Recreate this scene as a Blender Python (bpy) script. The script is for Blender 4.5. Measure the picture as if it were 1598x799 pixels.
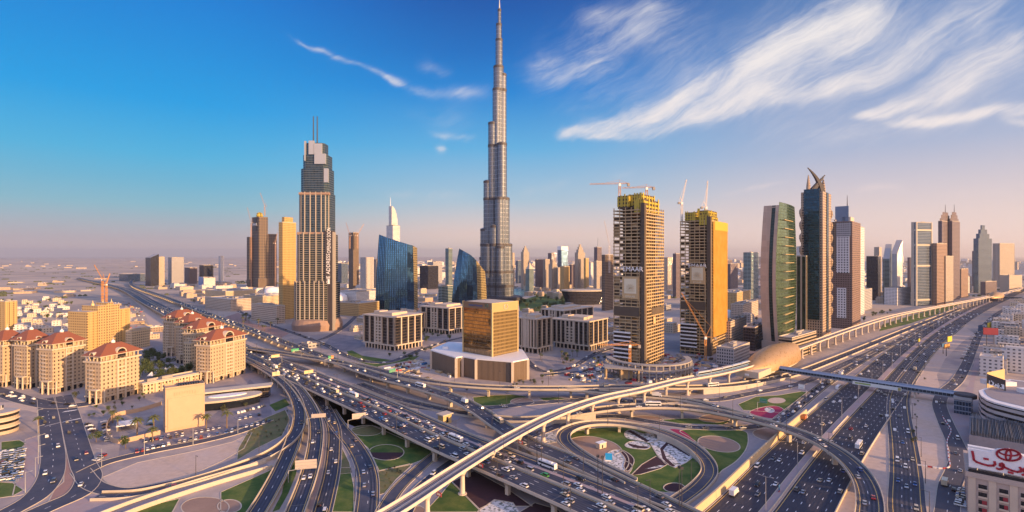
import bpy, bmesh, math, random
from mathutils import Vector, Matrix
random.seed(11)
for _o in list(bpy.data.objects): bpy.data.objects.remove(_o)
SC = bpy.context.scene
C = SC.collection
R = math.radians
EYE, FOC, CX, CY = 123.0, 800.0, 799.0, 399.5      # eye height and the lens of the photograph (pixels of a 1598 wide picture)

# ------------------------------------------------------------------ camera
cam_d = bpy.data.cameras.new('camera'); cam = bpy.data.objects.new('camera', cam_d); C.objects.link(cam)
cam.location = (0, 0, EYE); cam.rotation_euler = (R(90), 0, 0)
cam_d.sensor_width = 36; cam_d.lens = 36 * FOC / 1598
cam_d.clip_start = 1; cam_d.clip_end = 90000
SC.camera = cam
# ------------------------------------------------------------------ light
SUN_AZ, SUN_EL, HAZE, EXPO = 125.0, 10.0, 2.8e-5, 0.85         # azimuth from +Y towards +X
sun_d = bpy.data.lights.new('sun', 'SUN'); sun = bpy.data.objects.new('sun', sun_d); C.objects.link(sun)
sun_d.energy = 5.0; sun_d.angle = R(0.5); sun_d.color = (1.0, 0.60, 0.28)
_sv = Vector((math.sin(R(SUN_AZ)) * math.cos(R(SUN_EL)), math.cos(R(SUN_AZ)) * math.cos(R(SUN_EL)), math.sin(R(SUN_EL))))
sun.rotation_euler = _sv.to_track_quat('Z', 'Y').to_euler()
sun.location = (0, -50, 400)
SC.view_settings.view_transform = 'Standard'; SC.view_settings.look = 'None'
SC.view_settings.gamma = 1; SC.view_settings.exposure = EXPO
SC.view_settings.use_curve_mapping = False

def lin(r, g, b):
    f = lambda c: (c / 255 / 12.92) if c / 255 <= 0.04045 else ((c / 255 + 0.055) / 1.055) ** 2.4
    return (f(r), f(g), f(b), 1.0)

class NT:
    """small node-tree writer"""
    def __init__(s, nt): s.nt = nt
    def n(s, t, **kw):
        o = s.nt.nodes.new(t)
        for k, v in kw.items(): setattr(o, k, v)
        return o
    def put(s, sock, v):
        if isinstance(v, bpy.types.NodeSocket): s.nt.links.new(v, sock)
        elif v is not None:
            if sock.type == 'VECTOR' and not isinstance(v, (int, float)): v = tuple(v)[:3]
            if sock.type == 'RGBA' and len(tuple(v)) == 3: v = (*v, 1.0)
            sock.default_value = v
    def m(s, op, a, b=None, c=None, clamp=False):
        o = s.n('ShaderNodeMath', operation=op, use_clamp=clamp)
        for i, v in enumerate((a, b, c)):
            if v is not None: s.put(o.inputs[i], v)
        return o.outputs[0]
    def vm(s, op, a, b=None):
        o = s.n('ShaderNodeVectorMath', operation=op)
        s.put(o.inputs[0], a)
        if b is not None: s.put(o.inputs[1], b)
        return o.outputs['Value'] if op in ('DOT_PRODUCT', 'LENGTH') else o.outputs[0]
    def mix(s, f, a, b, blend='MIX'):
        o = s.n('ShaderNodeMix', data_type='RGBA', blend_type=blend)
        s.put(o.inputs[0], f); s.put(o.inputs[6], a); s.put(o.inputs[7], b)
        return o.outputs[2]
    def ramp(s, f, stops, mode='LINEAR'):
        o = s.n('ShaderNodeValToRGB'); o.color_ramp.interpolation = mode
        e = o.color_ramp.elements
        while len(e) < len(stops): e.new(0.5)
        for el, (p, c) in zip(e, stops):
            el.position = p; el.color = c if len(c) == 4 else (*c, 1)
        s.put(o.inputs[0], f)
        return o.outputs[0]
    def sm(s, v, a, b):
        o = s.n('ShaderNodeMapRange', interpolation_type='SMOOTHSTEP')
        s.put(o.inputs[0], v); s.put(o.inputs[1], a); s.put(o.inputs[2], b)
        return o.outputs[0]
    def noise(s, vec, scale, detail=4, rough=0.55, dist=0.0):
        o = s.n('ShaderNodeTexNoise')
        if vec is not None: s.put(o.inputs['Vector'], vec)
        o.inputs['Scale'].default_value = scale; o.inputs['Detail'].default_value = detail
        o.inputs['Roughness'].default_value = rough; o.inputs['Distortion'].default_value = dist
        return o.outputs[0]
    def xyz(s, x, y, z):
        o = s.n('ShaderNodeCombineXYZ'); s.put(o.inputs[0], x); s.put(o.inputs[1], y); s.put(o.inputs[2], z)
        return o.outputs[0]

# ------------------------------------------------------------------ sky with cirrus
def make_world():
    w = bpy.data.worlds.new('World'); SC.world = w; w.use_nodes = True
    t = NT(w.node_tree); w.node_tree.nodes.clear()
    sky = t.n('ShaderNodeTexSky', sky_type='NISHITA', sun_disc=False)
    sky.sun_elevation = R(SUN_EL); sky.sun_rotation = R(SUN_AZ); sky.altitude = 100
    sky.air_density = 1.0; sky.dust_density = 1.2; sky.ozone_density = 3.0
    tc = t.n('ShaderNodeTexCoord')
    sp = t.n('ShaderNodeSeparateXYZ'); t.put(sp.inputs[0], tc.outputs['Generated'])
    x, y, z = sp.outputs
    az = t.m('ARCTAN2', x, y)
    hyp = t.m('SQRT', t.m('ADD', t.m('MULTIPLY', x, x), t.m('MULTIPLY', y, y)))
    el = t.m('DIVIDE', z, t.m('MAXIMUM', hyp, 0.02))
    elc = t.m('MINIMUM', t.m('MAXIMUM', el, 0.0), 2.0)
    k = t.m('DIVIDE', elc, 0.55, clamp=True)
    left = t.ramp(k, [(0.0, lin(236, 204, 190)), (0.05, lin(194, 182, 186)), (0.15, lin(134, 190, 208)), (0.22, lin(104, 184, 216)), (0.30, lin(70, 180, 226)), (0.46, lin(0, 160, 230)), (0.62, lin(0, 144, 222)), (0.95, lin(0, 110, 208))])
    mid = t.ramp(k, [(0.0, lin(255, 230, 210)), (0.08, lin(240, 214, 204)), (0.20, lin(168, 200, 220)), (0.38, lin(92, 178, 228)), (0.58, lin(14, 136, 216)), (0.72, lin(0, 112, 196)), (0.95, lin(0, 80, 166))])
    right = t.ramp(k, [(0.0, lin(255, 226, 214)), (0.12, lin(232, 214, 212)), (0.32, lin(168, 184, 214)), (0.6, lin(108, 148, 202)), (0.95, lin(40, 104, 172))])
    azd = t.m('MULTIPLY', az, 180 / math.pi)
    g = t.mix(t.sm(azd, -34.0, -2.0), left, mid)
    g = t.mix(t.sm(azd, 0.0, 34.0), g, right)
    # the rest of the sky, behind the eye: brightened all round to lift the ground, glow towards the low sun
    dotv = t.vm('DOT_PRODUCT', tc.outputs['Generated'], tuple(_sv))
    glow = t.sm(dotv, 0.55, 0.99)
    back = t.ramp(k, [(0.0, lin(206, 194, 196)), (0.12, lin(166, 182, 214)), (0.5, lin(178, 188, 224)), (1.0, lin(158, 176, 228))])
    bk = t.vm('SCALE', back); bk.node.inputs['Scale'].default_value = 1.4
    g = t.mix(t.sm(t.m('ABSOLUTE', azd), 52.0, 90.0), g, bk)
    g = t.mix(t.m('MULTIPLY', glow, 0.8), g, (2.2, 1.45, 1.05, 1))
    # cirrus: strokes in azimuth / elevation
    def ae(px, py):
        a = math.atan((px - CX) / FOC); return a, (CY - py) / FOC * math.cos(a)
    p2 = t.xyz(az, el, 0.0)
    wn = t.n('ShaderNodeTexNoise'); t.put(wn.inputs['Vector'], p2); wn.inputs['Scale'].default_value = 7; wn.inputs['Detail'].default_value = 4
    warp = t.vm('SCALE', t.vm('SUBTRACT', wn.outputs['Color'], (0.5, 0.5, 0.5))); warp.node.inputs['Scale'].default_value = 0.06
    pw = t.vm('ADD', p2, warp)
    ws = t.n('ShaderNodeSeparateXYZ'); t.put(ws.inputs[0], pw)
    wa, we = ws.outputs[0], ws.outputs[1]
    def stroke(p0, p1, w0, w1, dens, bend=0.0, soft=0.25):
        (a0, e0), (a1, e1) = ae(*p0), ae(*p1)
        L = math.hypot(a1 - a0, e1 - e0); ux, uy = (a1 - a0) / L, (e1 - e0) / L
        da = t.m('SUBTRACT', wa, a0); de = t.m('SUBTRACT', we, e0)
        tt = t.m('DIVIDE', t.m('ADD', t.m('MULTIPLY', da, ux), t.m('MULTIPLY', de, uy)), L)
        v = t.m('ADD', t.m('MULTIPLY', da, -uy), t.m('MULTIPLY', de, ux))
        if bend:
            v = t.m('ADD', v, t.m('MULTIPLY', t.m('MULTIPLY', tt, t.m('SUBTRACT', 1.0, tt)), bend * 4 / FOC))
        wv = t.m('MULTIPLY_ADD', tt, (w1 - w0) / FOC, w0 / FOC)
        q = t.m('DIVIDE', v, t.m('MAXIMUM', wv, 1.0 / FOC))
        gg = t.m('POWER', 2.718, t.m('MULTIPLY', t.m('MULTIPLY', q, q), -1.0))
        win = t.m('MULTIPLY', t.sm(tt, -0.02, soft), t.sm(tt, 1.05, 1.0 - soft))
        return t.m('MULTIPLY', t.m('MULTIPLY', gg, win), dens)
    S = [((858, 206), (1125, 118), 9, 26, 1.0, 16, .10), ((880, 216), (1250, 118), 5, 24, .7, 20, .12), ((1090, 150), (1420, -30), 24, 40, 1.0, 0, .3),
         ((1040, 190), (1330, 40), 12, 24, .55, 8, .3), ((1330, 182), (1640, 40), 6, 30, 1.0, 10, .15), ((1170, 170), (1620, -40), 9, 34, .6, 18, .2),
         ((1370, 190), (1660, 162), 4, 11, .95, 4, .2), ((1560, 196), (1650, 190), 5, 5, .6, 0, .3), ((790, 120), (985, 82), 30, 34, .6, 0, .35), ((850, 190), (1000, 95), 30, 30, .3, 0, .4),
         ((436, 50), (640, 140), 2.5, 8, .55, -6, .2), ((560, 108), (775, 152), 5, 12, .5, 6, .3), ((650, 98), (715, 112), 10, 8, .42, 0, .4),
         ((655, 210), (750, 216), 7, 6, .5, 0, .4), ((668, 244), (696, 230), 9, 8, .75, 0, .45), ((560, 296), (750, 312), 7, 9, .38, 0, .35), ((590, 180), (760, 190), 22, 20, .18, 0, .4),
         ((800, 310), (905, 284), 9, 9, .4, 0, .3), ((925, 290), (1010, 262), 8, 8, .35, 0, .4), ((1110, 302), (1260, 286), 4, 4, .5, 0, .3), ((1320, 302), (1430, 298), 7, 7, .5, 0, .4),
         ((1450, 310), (1610, 300), 6, 10, .3, 0, .4), ((900, 150), (1640, -20), 70, 130, .36, 0, .3), ((820, 60), (1120, 20), 34, 44, .55, 0, .4), ((1150, 230), (1640, 150), 14, 30, .38, 0, .4), ((880, 20), (1060, 8), 14, 14, .25, 0, .3), ((930, 330), (1100, 322), 6, 8, .2, 0, .4)]
    tot = None
    for a in S:
        m_ = stroke(*a); tot = m_ if tot is None else t.m('ADD', tot, m_)
    # streaks fan out towards the upper right
    ang = R(27)
    su = t.m('ADD', t.m('MULTIPLY', wa, math.cos(ang)), t.m('MULTIPLY', we, math.sin(ang)))
    sv = t.m('SUBTRACT', t.m('MULTIPLY', we, math.cos(ang)), t.m('MULTIPLY', wa, math.sin(ang)))
    st = t.noise(t.xyz(t.m('MULTIPLY', su, 5.0), t.m('MULTIPLY', sv, 26.0), 0.0), 1.0, 7, 0.62, 0.6)
    bl = t.noise(t.xyz(t.m('MULTIPLY', su, 9.0), t.m('MULTIPLY', sv, 15.0), 3.0), 1.0, 6, 0.6, 0.3)
    hair = t.noise(t.xyz(t.m('MULTIPLY', su, 11.0), t.m('MULTIPLY', sv, 70.0), 7.0), 1.0, 8, 0.72, 1.2)
    lump = t.noise(t.xyz(t.m('MULTIPLY', su, 4.5), t.m('MULTIPLY', sv, 8.0), 9.0), 1.0, 3, 0.5, 0.4)
    tex = t.m('ADD', t.m('ADD', t.m('MULTIPLY', st, 1.5), t.m('MULTIPLY', bl, 0.9)), t.m('ADD', t.m('MULTIPLY', hair, 0.8), t.m('MULTIPLY', lump, 0.7)))
    tot1 = t.m('MINIMUM', tot, 1.25)
    cl = t.m('SUBTRACT', t.m('ADD', t.m('MULTIPLY', tot1, 0.62), tex), 2.07)
    cl = t.m('MULTIPLY', t.m('POWER', t.sm(cl, -0.42, 1.1), 1.3), t.m('MINIMUM', t.m('MULTIPLY', tot, 1.3), 1.0), clamp=True)
    ccol = t.ramp(k, [(0.0, lin(240, 212, 208)), (0.35, lin(246, 236, 234)), (1.0, lin(240, 238, 238))])
    g = t.mix(cl, g, ccol)
    below = t.sm(el, 0.0, -0.03)
    g = t.mix(below, g, lin(150, 130, 124))
    # fold the physical sky in, both scaled to a background strength of 0.1
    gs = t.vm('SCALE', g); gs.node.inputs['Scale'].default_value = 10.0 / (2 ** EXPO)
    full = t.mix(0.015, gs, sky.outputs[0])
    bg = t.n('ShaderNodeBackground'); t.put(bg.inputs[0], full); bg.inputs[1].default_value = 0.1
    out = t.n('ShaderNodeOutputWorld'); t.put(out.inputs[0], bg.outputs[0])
    w.cycles.sampling_method = 'MANUAL'; w.cycles.sample_map_resolution = 512
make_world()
SC.cycles.max_bounces = 6; SC.cycles.diffuse_bounces = 2; SC.cycles.glossy_bounces = 3; SC.cycles.transmission_bounces = 2
SC.cycles.volume_bounces = 0; SC.cycles.use_denoising = True; SC.cycles.caustics_reflective = False; SC.cycles.caustics_refractive = False
SC.cycles.sample_clamp_indirect = 4.0

# ------------------------------------------------------------------ geometry helpers
def G(px, py, z=0.0):
    Y = (EYE - z) * FOC / (py - CY); return Vector(((px - CX) / FOC * Y, Y, z))
def GD(px, Y, z=0.0): return Vector(((px - CX) / FOC * Y, Y, z))
def ZD(py, Y): return EYE - (py - CY) * Y / FOC

class MB:
    def __init__(s): s.v = []; s.f = []; s.mi = []; s.cur = 0
    def add(s, vs, fs):
        n = len(s.v); s.v += [tuple(p) for p in vs]; s.f += [tuple(i + n for i in f) for f in fs]; s.mi += [s.cur] * len(fs)
    def box(s, x0, y0, z0, x1, y1, z1, M=None):
        vs = [Vector(p) for p in ((x0, y0, z0), (x1, y0, z0), (x1, y1, z0), (x0, y1, z0), (x0, y0, z1), (x1, y0, z1), (x1, y1, z1), (x0, y1, z1))]
        if M: vs = [M @ p for p in vs]
        s.add(vs, [(3, 2, 1, 0), (4, 5, 6, 7), (0, 1, 5, 4), (1, 2, 6, 5), (2, 3, 7, 6), (3, 0, 4, 7)]); return s
    def prism(s, lo, z0, z1, hi=None, top=True, bot=False, zt=None):
        n = len(lo); hi = hi or lo
        vs = [(p[0], p[1], z0) for p in lo] + [(p[0], p[1], zt[i] if zt else z1) for i, p in enumerate(hi)]
        fs = [(i, (i + 1) % n, n + (i + 1) % n, n + i) for i in range(n)]
        if top: fs.append(tuple(range(n, 2 * n)))
        if bot: fs.append(tuple(reversed(range(n))))
        s.add(vs, fs); return s
    def bar(s, a, b, w, h=None):
        a, b = Vector(a), Vector(b); h = h or w; d = (b - a); L = d.length
        if L < 1e-6: return s
        M = Matrix.Translation(a) @ d.to_track_quat('X', 'Z').to_matrix().to_4x4()
        return s.box(0, -w / 2, -h / 2, L, w / 2, h / 2, M)
    def tube(s, a, b, r0, r1=None, n=6):
        a, b = Vector(a), Vector(b); r1 = r0 if r1 is None else r1
        q = (b - a).to_track_quat('Z', 'Y')
        vs = []
        for c, r in ((a, r0), (b, r1)):
            for i in range(n):
                t = 2 * math.pi * i / n; vs.append(c + q @ Vector((r * math.cos(t), r * math.sin(t), 0)))
        s.add(vs, [(i, (i + 1) % n, n + (i + 1) % n, n + i) for i in range(n)] + [tuple(range(n, 2 * n)), tuple(reversed(range(n)))]); return s
    def lathe(s, prof, n=16, c=(0, 0), a0=0.0, a1=2 * math.pi, cap=True):
        full = abs(a1 - a0 - 2 * math.pi) < 1e-4; m = n if full else n + 1
        vs = []
        for r, z in prof:
            for i in range(m):
                t = a0 + (a1 - a0) * i / n; vs.append((c[0] + r * math.cos(t), c[1] + r * math.sin(t), z))
        fs = []
        for j in range(len(prof) - 1):
            for i in range(n):
                k = (i + 1) % m; fs.append((j * m + i, j * m + k, (j + 1) * m + k, (j + 1) * m + i))
        if cap and prof[-1][0] > 1e-3: fs.append(tuple((len(prof) - 1) * m + i for i in range(m)))
        s.add(vs, fs); return s
    def build(s, name, mat, parent=None, world=False, smooth=False):
        me = bpy.data.meshes.new(name)
        vs = s.v
        if world and parent is not None:
            o = parent.location; vs = [(p[0] - o[0], p[1] - o[1], p[2] - o[2]) for p in vs]
        me.from_pydata(vs, [], s.f)
        mats = mat if isinstance(mat, (list, tuple)) else [mat]
        for m_ in mats: me.materials.append(m_)
        if len(mats) > 1: me.polygons.foreach_set('material_index', s.mi)
        if smooth: me.polygons.foreach_set('use_smooth', [True] * len(me.polygons))
        me.update()
        ob = bpy.data.objects.new(name, me); C.objects.link(ob)
        if parent is not None: ob.parent = parent
        return ob

LABELS = {}
def tag(o, label, cat, group=None, kind=None):
    if label: o['label'] = label; LABELS.setdefault(label, []).append(o.name)
    if cat: o['category'] = cat
    if group: o['group'] = group
    if kind: o['kind'] = kind
    return o
def thing(name, label, cat, loc=(0, 0, 0), rz=0.0, group=None):
    o = bpy.data.objects.new(name, None); C.objects.link(o); o.location = loc; o.rotation_euler = (0, 0, rz); o.empty_display_size = 2
    return tag(o, label, cat, group)
def copy_tree(o, parent=None):
    c = o.copy(); C.objects.link(c); c.parent = parent
    if 'label' in c and parent is None: del c['label']
    for ch in o.children: copy_tree(ch, c)
    return c
def structure(o, label=None, cat=None):
    return tag(o, label, cat, kind='structure')
ORD = 'first second third fourth fifth sixth seventh eighth ninth tenth eleventh twelfth thirteenth fourteenth fifteenth sixteenth seventeenth eighteenth nineteenth'.split()
TENS = {2: 'twent', 3: 'thirt', 4: 'fort', 5: 'fift', 6: 'sixt', 7: 'sevent', 8: 'eight', 9: 'ninet'}
def ordw(i):                                        # 0 -> first
    n = i + 1
    if n <= 19: return ORD[i]
    if n >= 100: return 'hundred-and-' + ordw(n - 101) if n > 100 else 'hundredth'
    t, u = divmod(n, 10)
    return TENS[t] + ('ieth' if u == 0 else 'y-' + ORD[u - 1])

# ------------------------------------------------------------------ materials
def new_mat(name):
    m = bpy.data.materials.new(name); m.use_nodes = True; m.node_tree.nodes.clear()
    t = NT(m.node_tree); p = t.n('ShaderNodeBsdfPrincipled'); o = t.n('ShaderNodeOutputMaterial')
    t.nt.links.new(p.outputs[0], o.inputs[0]); return m, t, p
def c4(c): return (*c[:3], 1.0)
def mat(name, col, rough=0.8, metal=0.0, var=0.18, scale=0.15, col2=None, var2=0.5, bump=0.0):
    m, t, p = new_mat(name)
    geo = t.n('ShaderNodeNewGeometry')
    n1 = t.noise(geo.outputs['Position'], scale, 6, 0.62)
    n2 = t.noise(geo.outputs['Position'], scale * 9, 4, 0.6)
    f = t.m('ADD', t.m('MULTIPLY', n1, 0.65), t.m('MULTIPLY', n2, 0.35))
    g = t.m('MULTIPLY_ADD', t.m('SUBTRACT', f, 0.5), 2.6 * var, 1.0)
    col_s = c4(col)
    if col2 is not None: col_s = t.mix(t.sm(n1, 0.5 - var2 * 0.3, 0.5 + var2 * 0.3), c4(col), c4(col2))
    v = t.n('ShaderNodeVectorMath', operation='SCALE'); t.put(v.inputs[0], col_s); t.put(v.inputs['Scale'], g)
    t.put(p.inputs['Base Color'], v.outputs[0])
    p.inputs['Roughness'].default_value = rough; p.inputs['Metallic'].default_value = metal
    if bump:
        b = t.n('ShaderNodeBump'); b.inputs['Strength'].default_value = bump; t.put(b.inputs['Height'], n2); t.put(p.inputs['Normal'], b.outputs[0])
    return m
def facade(name, wall, glass=(0.05, 0.07, 0.09), fh=3.6, bay=3.2, wf=0.55, hf=0.5, roof=None, groof=0.12, gmetal=0.55, wrough=0.7, wmetal=0.0, zoff=0.0, lit=0.0, pil=0, pilf=0.2, pilc=None, rnd=0.5, tilt=0.05):
    """wall with rows of windows; the pattern follows each wall's own direction and the storeys, so it sits on the building"""
    m, t, p = new_mat(name)
    geo = t.n('ShaderNodeNewGeometry'); P = geo.outputs['Position']; N = geo.outputs['True Normal']
    ns = t.n('ShaderNodeSeparateXYZ'); t.put(ns.inputs[0], N); ps = t.n('ShaderNodeSeparateXYZ'); t.put(ps.inputs[0], P)
    hl = t.m('MAXIMUM', t.m('SQRT', t.m('ADD', t.m('MULTIPLY', ns.outputs[0], ns.outputs[0]), t.m('MULTIPLY', ns.outputs[1], ns.outputs[1]))), 0.001)
    u = t.m('DIVIDE', t.m('SUBTRACT', t.m('MULTIPLY', ps.outputs[1], ns.outputs[0]), t.m('MULTIPLY', ps.outputs[0], ns.outputs[1])), hl)
    z = t.m('ADD', ps.outputs[2], 100.0 + zoff)
    ub = t.m('DIVIDE', t.m('ADD', u, 4000.0), bay); zb = t.m('DIVIDE', z, fh)
    fu = t.m('FRACT', ub); fz = t.m('FRACT', zb)
    wu = t.m('LESS_THAN', t.m('ABSOLUTE', t.m('SUBTRACT', fu, 0.5)), wf / 2)
    wz = t.m('LESS_THAN', t.m('ABSOLUTE', t.m('SUBTRACT', fz, 0.5)), hf / 2)
    win = t.m('MULTIPLY', wu, wz)
    wn = t.n('ShaderNodeTexWhiteNoise', noise_dimensions='2D'); t.put(wn.inputs['Vector'], t.xyz(t.m('FLOOR', ub), t.m('FLOOR', zb), 0.0))
    big = t.noise(P, 0.05, 5, 0.6); fine = t.noise(P, 0.6, 4, 0.6)
    wv = t.m('ADD', 0.82, t.m('ADD', t.m('MULTIPLY', big, 0.22), t.m('MULTIPLY', fine, 0.14)))
    ws_ = t.n('ShaderNodeVectorMath', operation='SCALE'); t.put(ws_.inputs[0], c4(wall)); t.put(ws_.inputs['Scale'], wv)
    wall_c = ws_.outputs[0]
    if pil:
        pu = t.m('LESS_THAN', t.m('FRACT', t.m('DIVIDE', ub, float(pil))), pilf)
        wall_c = t.mix(pu, wall_c, c4(pilc or wall)); win = t.m('MULTIPLY', win, t.m('SUBTRACT', 1.0, pu))
    gs = t.n('ShaderNodeVectorMath', operation='SCALE'); t.put(gs.inputs[0], c4(glass)); t.put(gs.inputs['Scale'], t.m('MULTIPLY_ADD', wn.outputs[0], rnd * 1.6, 1 - rnd * 0.8))
    vert = t.m('LESS_THAN', ns.outputs[2], 0.6); win = t.m('MULTIPLY', win, vert)
    rc = roof or (0.42, 0.38, 0.34)
    rs = t.n('ShaderNodeVectorMath', operation='SCALE'); t.put(rs.inputs[0], c4(rc)); t.put(rs.inputs['Scale'], t.m('ADD', 0.55, t.m('MULTIPLY', fine, 0.9)))
    wall_c = t.mix(vert, rs.outputs[0], wall_c)
    t.put(p.inputs['Base Color'], t.mix(win, wall_c, gs.outputs[0]))
    t.put(p.inputs['Roughness'], t.m('MULTIPLY_ADD', win, groof - wrough, wrough))
    t.put(p.inputs['Metallic'], t.m('MULTIPLY_ADD', win, gmetal - wmetal, wmetal))
    b = t.n('ShaderNodeBump'); b.inputs['Strength'].default_value = 0.6; b.inputs['Distance'].default_value = 0.35
    t.put(b.inputs['Height'], t.m('SUBTRACT', 1.0, win))
    # panes lean a hair from one another so the reflections break up
    jn = t.n('ShaderNodeVectorMath', operation='SCALE'); t.put(jn.inputs[0], t.vm('SUBTRACT', wn.outputs['Color'], (0.5, 0.5, 0.5))); t.put(jn.inputs['Scale'], t.m('MULTIPLY', win, tilt))
    t.put(p.inputs['Normal'], t.vm('NORMALIZE', t.vm('ADD', b.outputs[0], jn.outputs[0])))
    return m

M = {}
M['concrete'] = mat('pale_concrete', (0.50, 0.43, 0.34), 0.85, var=0.25, scale=0.08)
M['concrete_d'] = mat('grey_concrete', (0.33, 0.30, 0.27), 0.85, var=0.3, scale=0.1)
M['asphalt'] = mat('asphalt', (0.050, 0.058, 0.088), 0.75, var=0.6, scale=0.05, col2=(0.072, 0.072, 0.092))
M['asphalt_new'] = mat('asphalt_dark', (0.028, 0.031, 0.052), 0.75, var=0.55, scale=0.05, col2=(0.040, 0.041, 0.056))
M['asphalt2'] = mat('asphalt_old', (0.075, 0.074, 0.092), 0.8, var=0.35, scale=0.03)
M['paint'] = mat('road_paint_white', (0.74, 0.73, 0.70), 0.6, var=0.25, scale=0.4)
M['paint_y'] = mat('road_paint_yellow', (0.72, 0.48, 0.12), 0.6, var=0.2, scale=0.4)
M['sand'] = mat('sand', (0.60, 0.45, 0.34), 0.95, var=0.55, scale=0.035, col2=(0.42, 0.34, 0.30), var2=.8, bump=0.4)
M['lot'] = mat('worn_car_park', (0.19, 0.175, 0.20), 0.9, var=0.4, scale=0.06, col2=(0.24, 0.21, 0.22))
M['paver'] = mat('pink_pavers', (0.40, 0.29, 0.27), 0.85, var=0.3, scale=0.06, col2=(0.33, 0.27, 0.27))
M['paver_g'] = mat('grey_pavers', (0.34, 0.295, 0.29), 0.85, var=0.45, scale=0.04, col2=(0.25, 0.225, 0.235), var2=.8)
M['median'] = mat('median_pavers', (0.33, 0.20, 0.165), .9, var=.3, scale=.1)
M['brown'] = mat('brown_mulch', (0.30, 0.20, 0.15), 0.95, var=0.3, scale=0.08)
M['grass'] = mat('lawn_grass', (0.040, 0.105, 0.010), 0.95, var=0.7, scale=0.09, col2=(0.095, 0.125, 0.022))
M['dryg'] = mat('dry_ground_cover', (0.19, 0.16, 0.07), 0.95, var=0.5, scale=0.2, col2=(0.10, 0.12, 0.04))
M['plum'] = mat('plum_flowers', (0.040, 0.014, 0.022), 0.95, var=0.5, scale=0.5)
M['magenta'] = mat('magenta_flowers', (0.30, 0.015, 0.075), 0.9, var=0.5, scale=0.5)
M['steel'] = mat('galvanised_steel', (0.42, 0.42, 0.42), 0.5, 0.5, var=0.1)
M['pole'] = mat('dark_pole_paint', (0.05, 0.048, 0.055), 0.6, var=0.1)
M['white'] = mat('white_paint', (0.78, 0.76, 0.74), 0.5, var=0.1)
M['dark'] = mat('dark_glass', (0.018, 0.022, 0.030), 0.1, 0.3, var=0.1)
M['black'] = mat('black_rubber', (0.02, 0.02, 0.02), 0.7, var=0.1)
def gravel(name, base, spot, sc, thr=0.47):
    m, t, p = new_mat(name); geo = t.n('ShaderNodeNewGeometry')
    v = t.n('ShaderNodeTexVoronoi'); t.put(v.inputs['Vector'], geo.outputs['Position']); v.inputs['Scale'].default_value = sc
    n = t.noise(geo.outputs['Position'], sc * 0.8, 3, 0.6)
    f = t.sm(n, thr, thr + 0.09)
    c = t.mix(f, c4(spot), c4(base)); c = t.mix(t.m('MULTIPLY', v.outputs['Color'], 0.25), c, (0.6, 0.6, 0.6, 1))
    t.put(p.inputs['Base Color'], c); p.inputs['Roughness'].default_value = 0.9; return m
M['gravel'] = gravel('white_gravel_with_shrubs', (0.66, 0.63, 0.60), (0.10, 0.12, 0.09), 0.55, 0.42)
def ground_mat():
    m, t, p = new_mat('city_ground'); geo = t.n('ShaderNodeNewGeometry'); P = geo.outputs['Position']
    big = t.noise(P, 0.0011, 7, 0.6); mid_ = t.noise(P, 0.012, 6, 0.6); fine = t.noise(P, 0.15, 5, 0.65)
    ps = t.n('ShaderNodeSeparateXYZ'); t.put(ps.inputs[0], P)
    dist = t.vm('LENGTH', P)
    near = t.mix(t.sm(mid_, 0.42, 0.58), (0.27, 0.235, 0.235, 1), (0.42, 0.34, 0.29, 1))
    # far off: plots of sand, pale yards and darker scrub
    v = t.n('ShaderNodeTexVoronoi', distance='CHEBYCHEV'); t.put(v.inputs['Vector'], P); v.inputs['Scale'].default_value = 0.006
    plot = t.mix(t.sm(v.outputs['Color'], 0.3, 0.7), (0.46, 0.36, 0.27, 1), (0.30, 0.25, 0.22, 1))
    plot = t.mix(t.sm(big, 0.46, 0.6), plot, (0.52, 0.42, 0.33, 1))
    stripes = t.noise(t.xyz(t.m('MULTIPLY', ps.outputs[0], 0.0016), t.m('MULTIPLY', ps.outputs[1], 0.0045), 0.0), 1.0, 6, 0.65)
    plot = t.mix(t.sm(stripes, 0.55, 0.68), plot, (0.17, 0.16, 0.15, 1))
    col = t.mix(t.sm(dist, 700.0, 1500.0), near, plot)
    sc = t.n('ShaderNodeVectorMath', operation='SCALE'); t.put(sc.inputs[0], col); t.put(sc.inputs['Scale'], t.m('ADD', 0.72, t.m('MULTIPLY', fine, 0.56)))
    t.put(p.inputs['Base Color'], sc.outputs[0]); p.inputs['Roughness'].default_value = 0.95; return m
M['ground'] = ground_mat()
# ------------------------------------------------------------------ ground
b = MB(); b.add([(-60000, -3000, 0), (60000, -3000, 0), (60000, 70000, 0), (-60000, 70000, 0)], [(0, 1, 2, 3)])
structure(b.build('ground', M['ground']), 'sandy city ground that runs to the horizon', 'ground')

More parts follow.
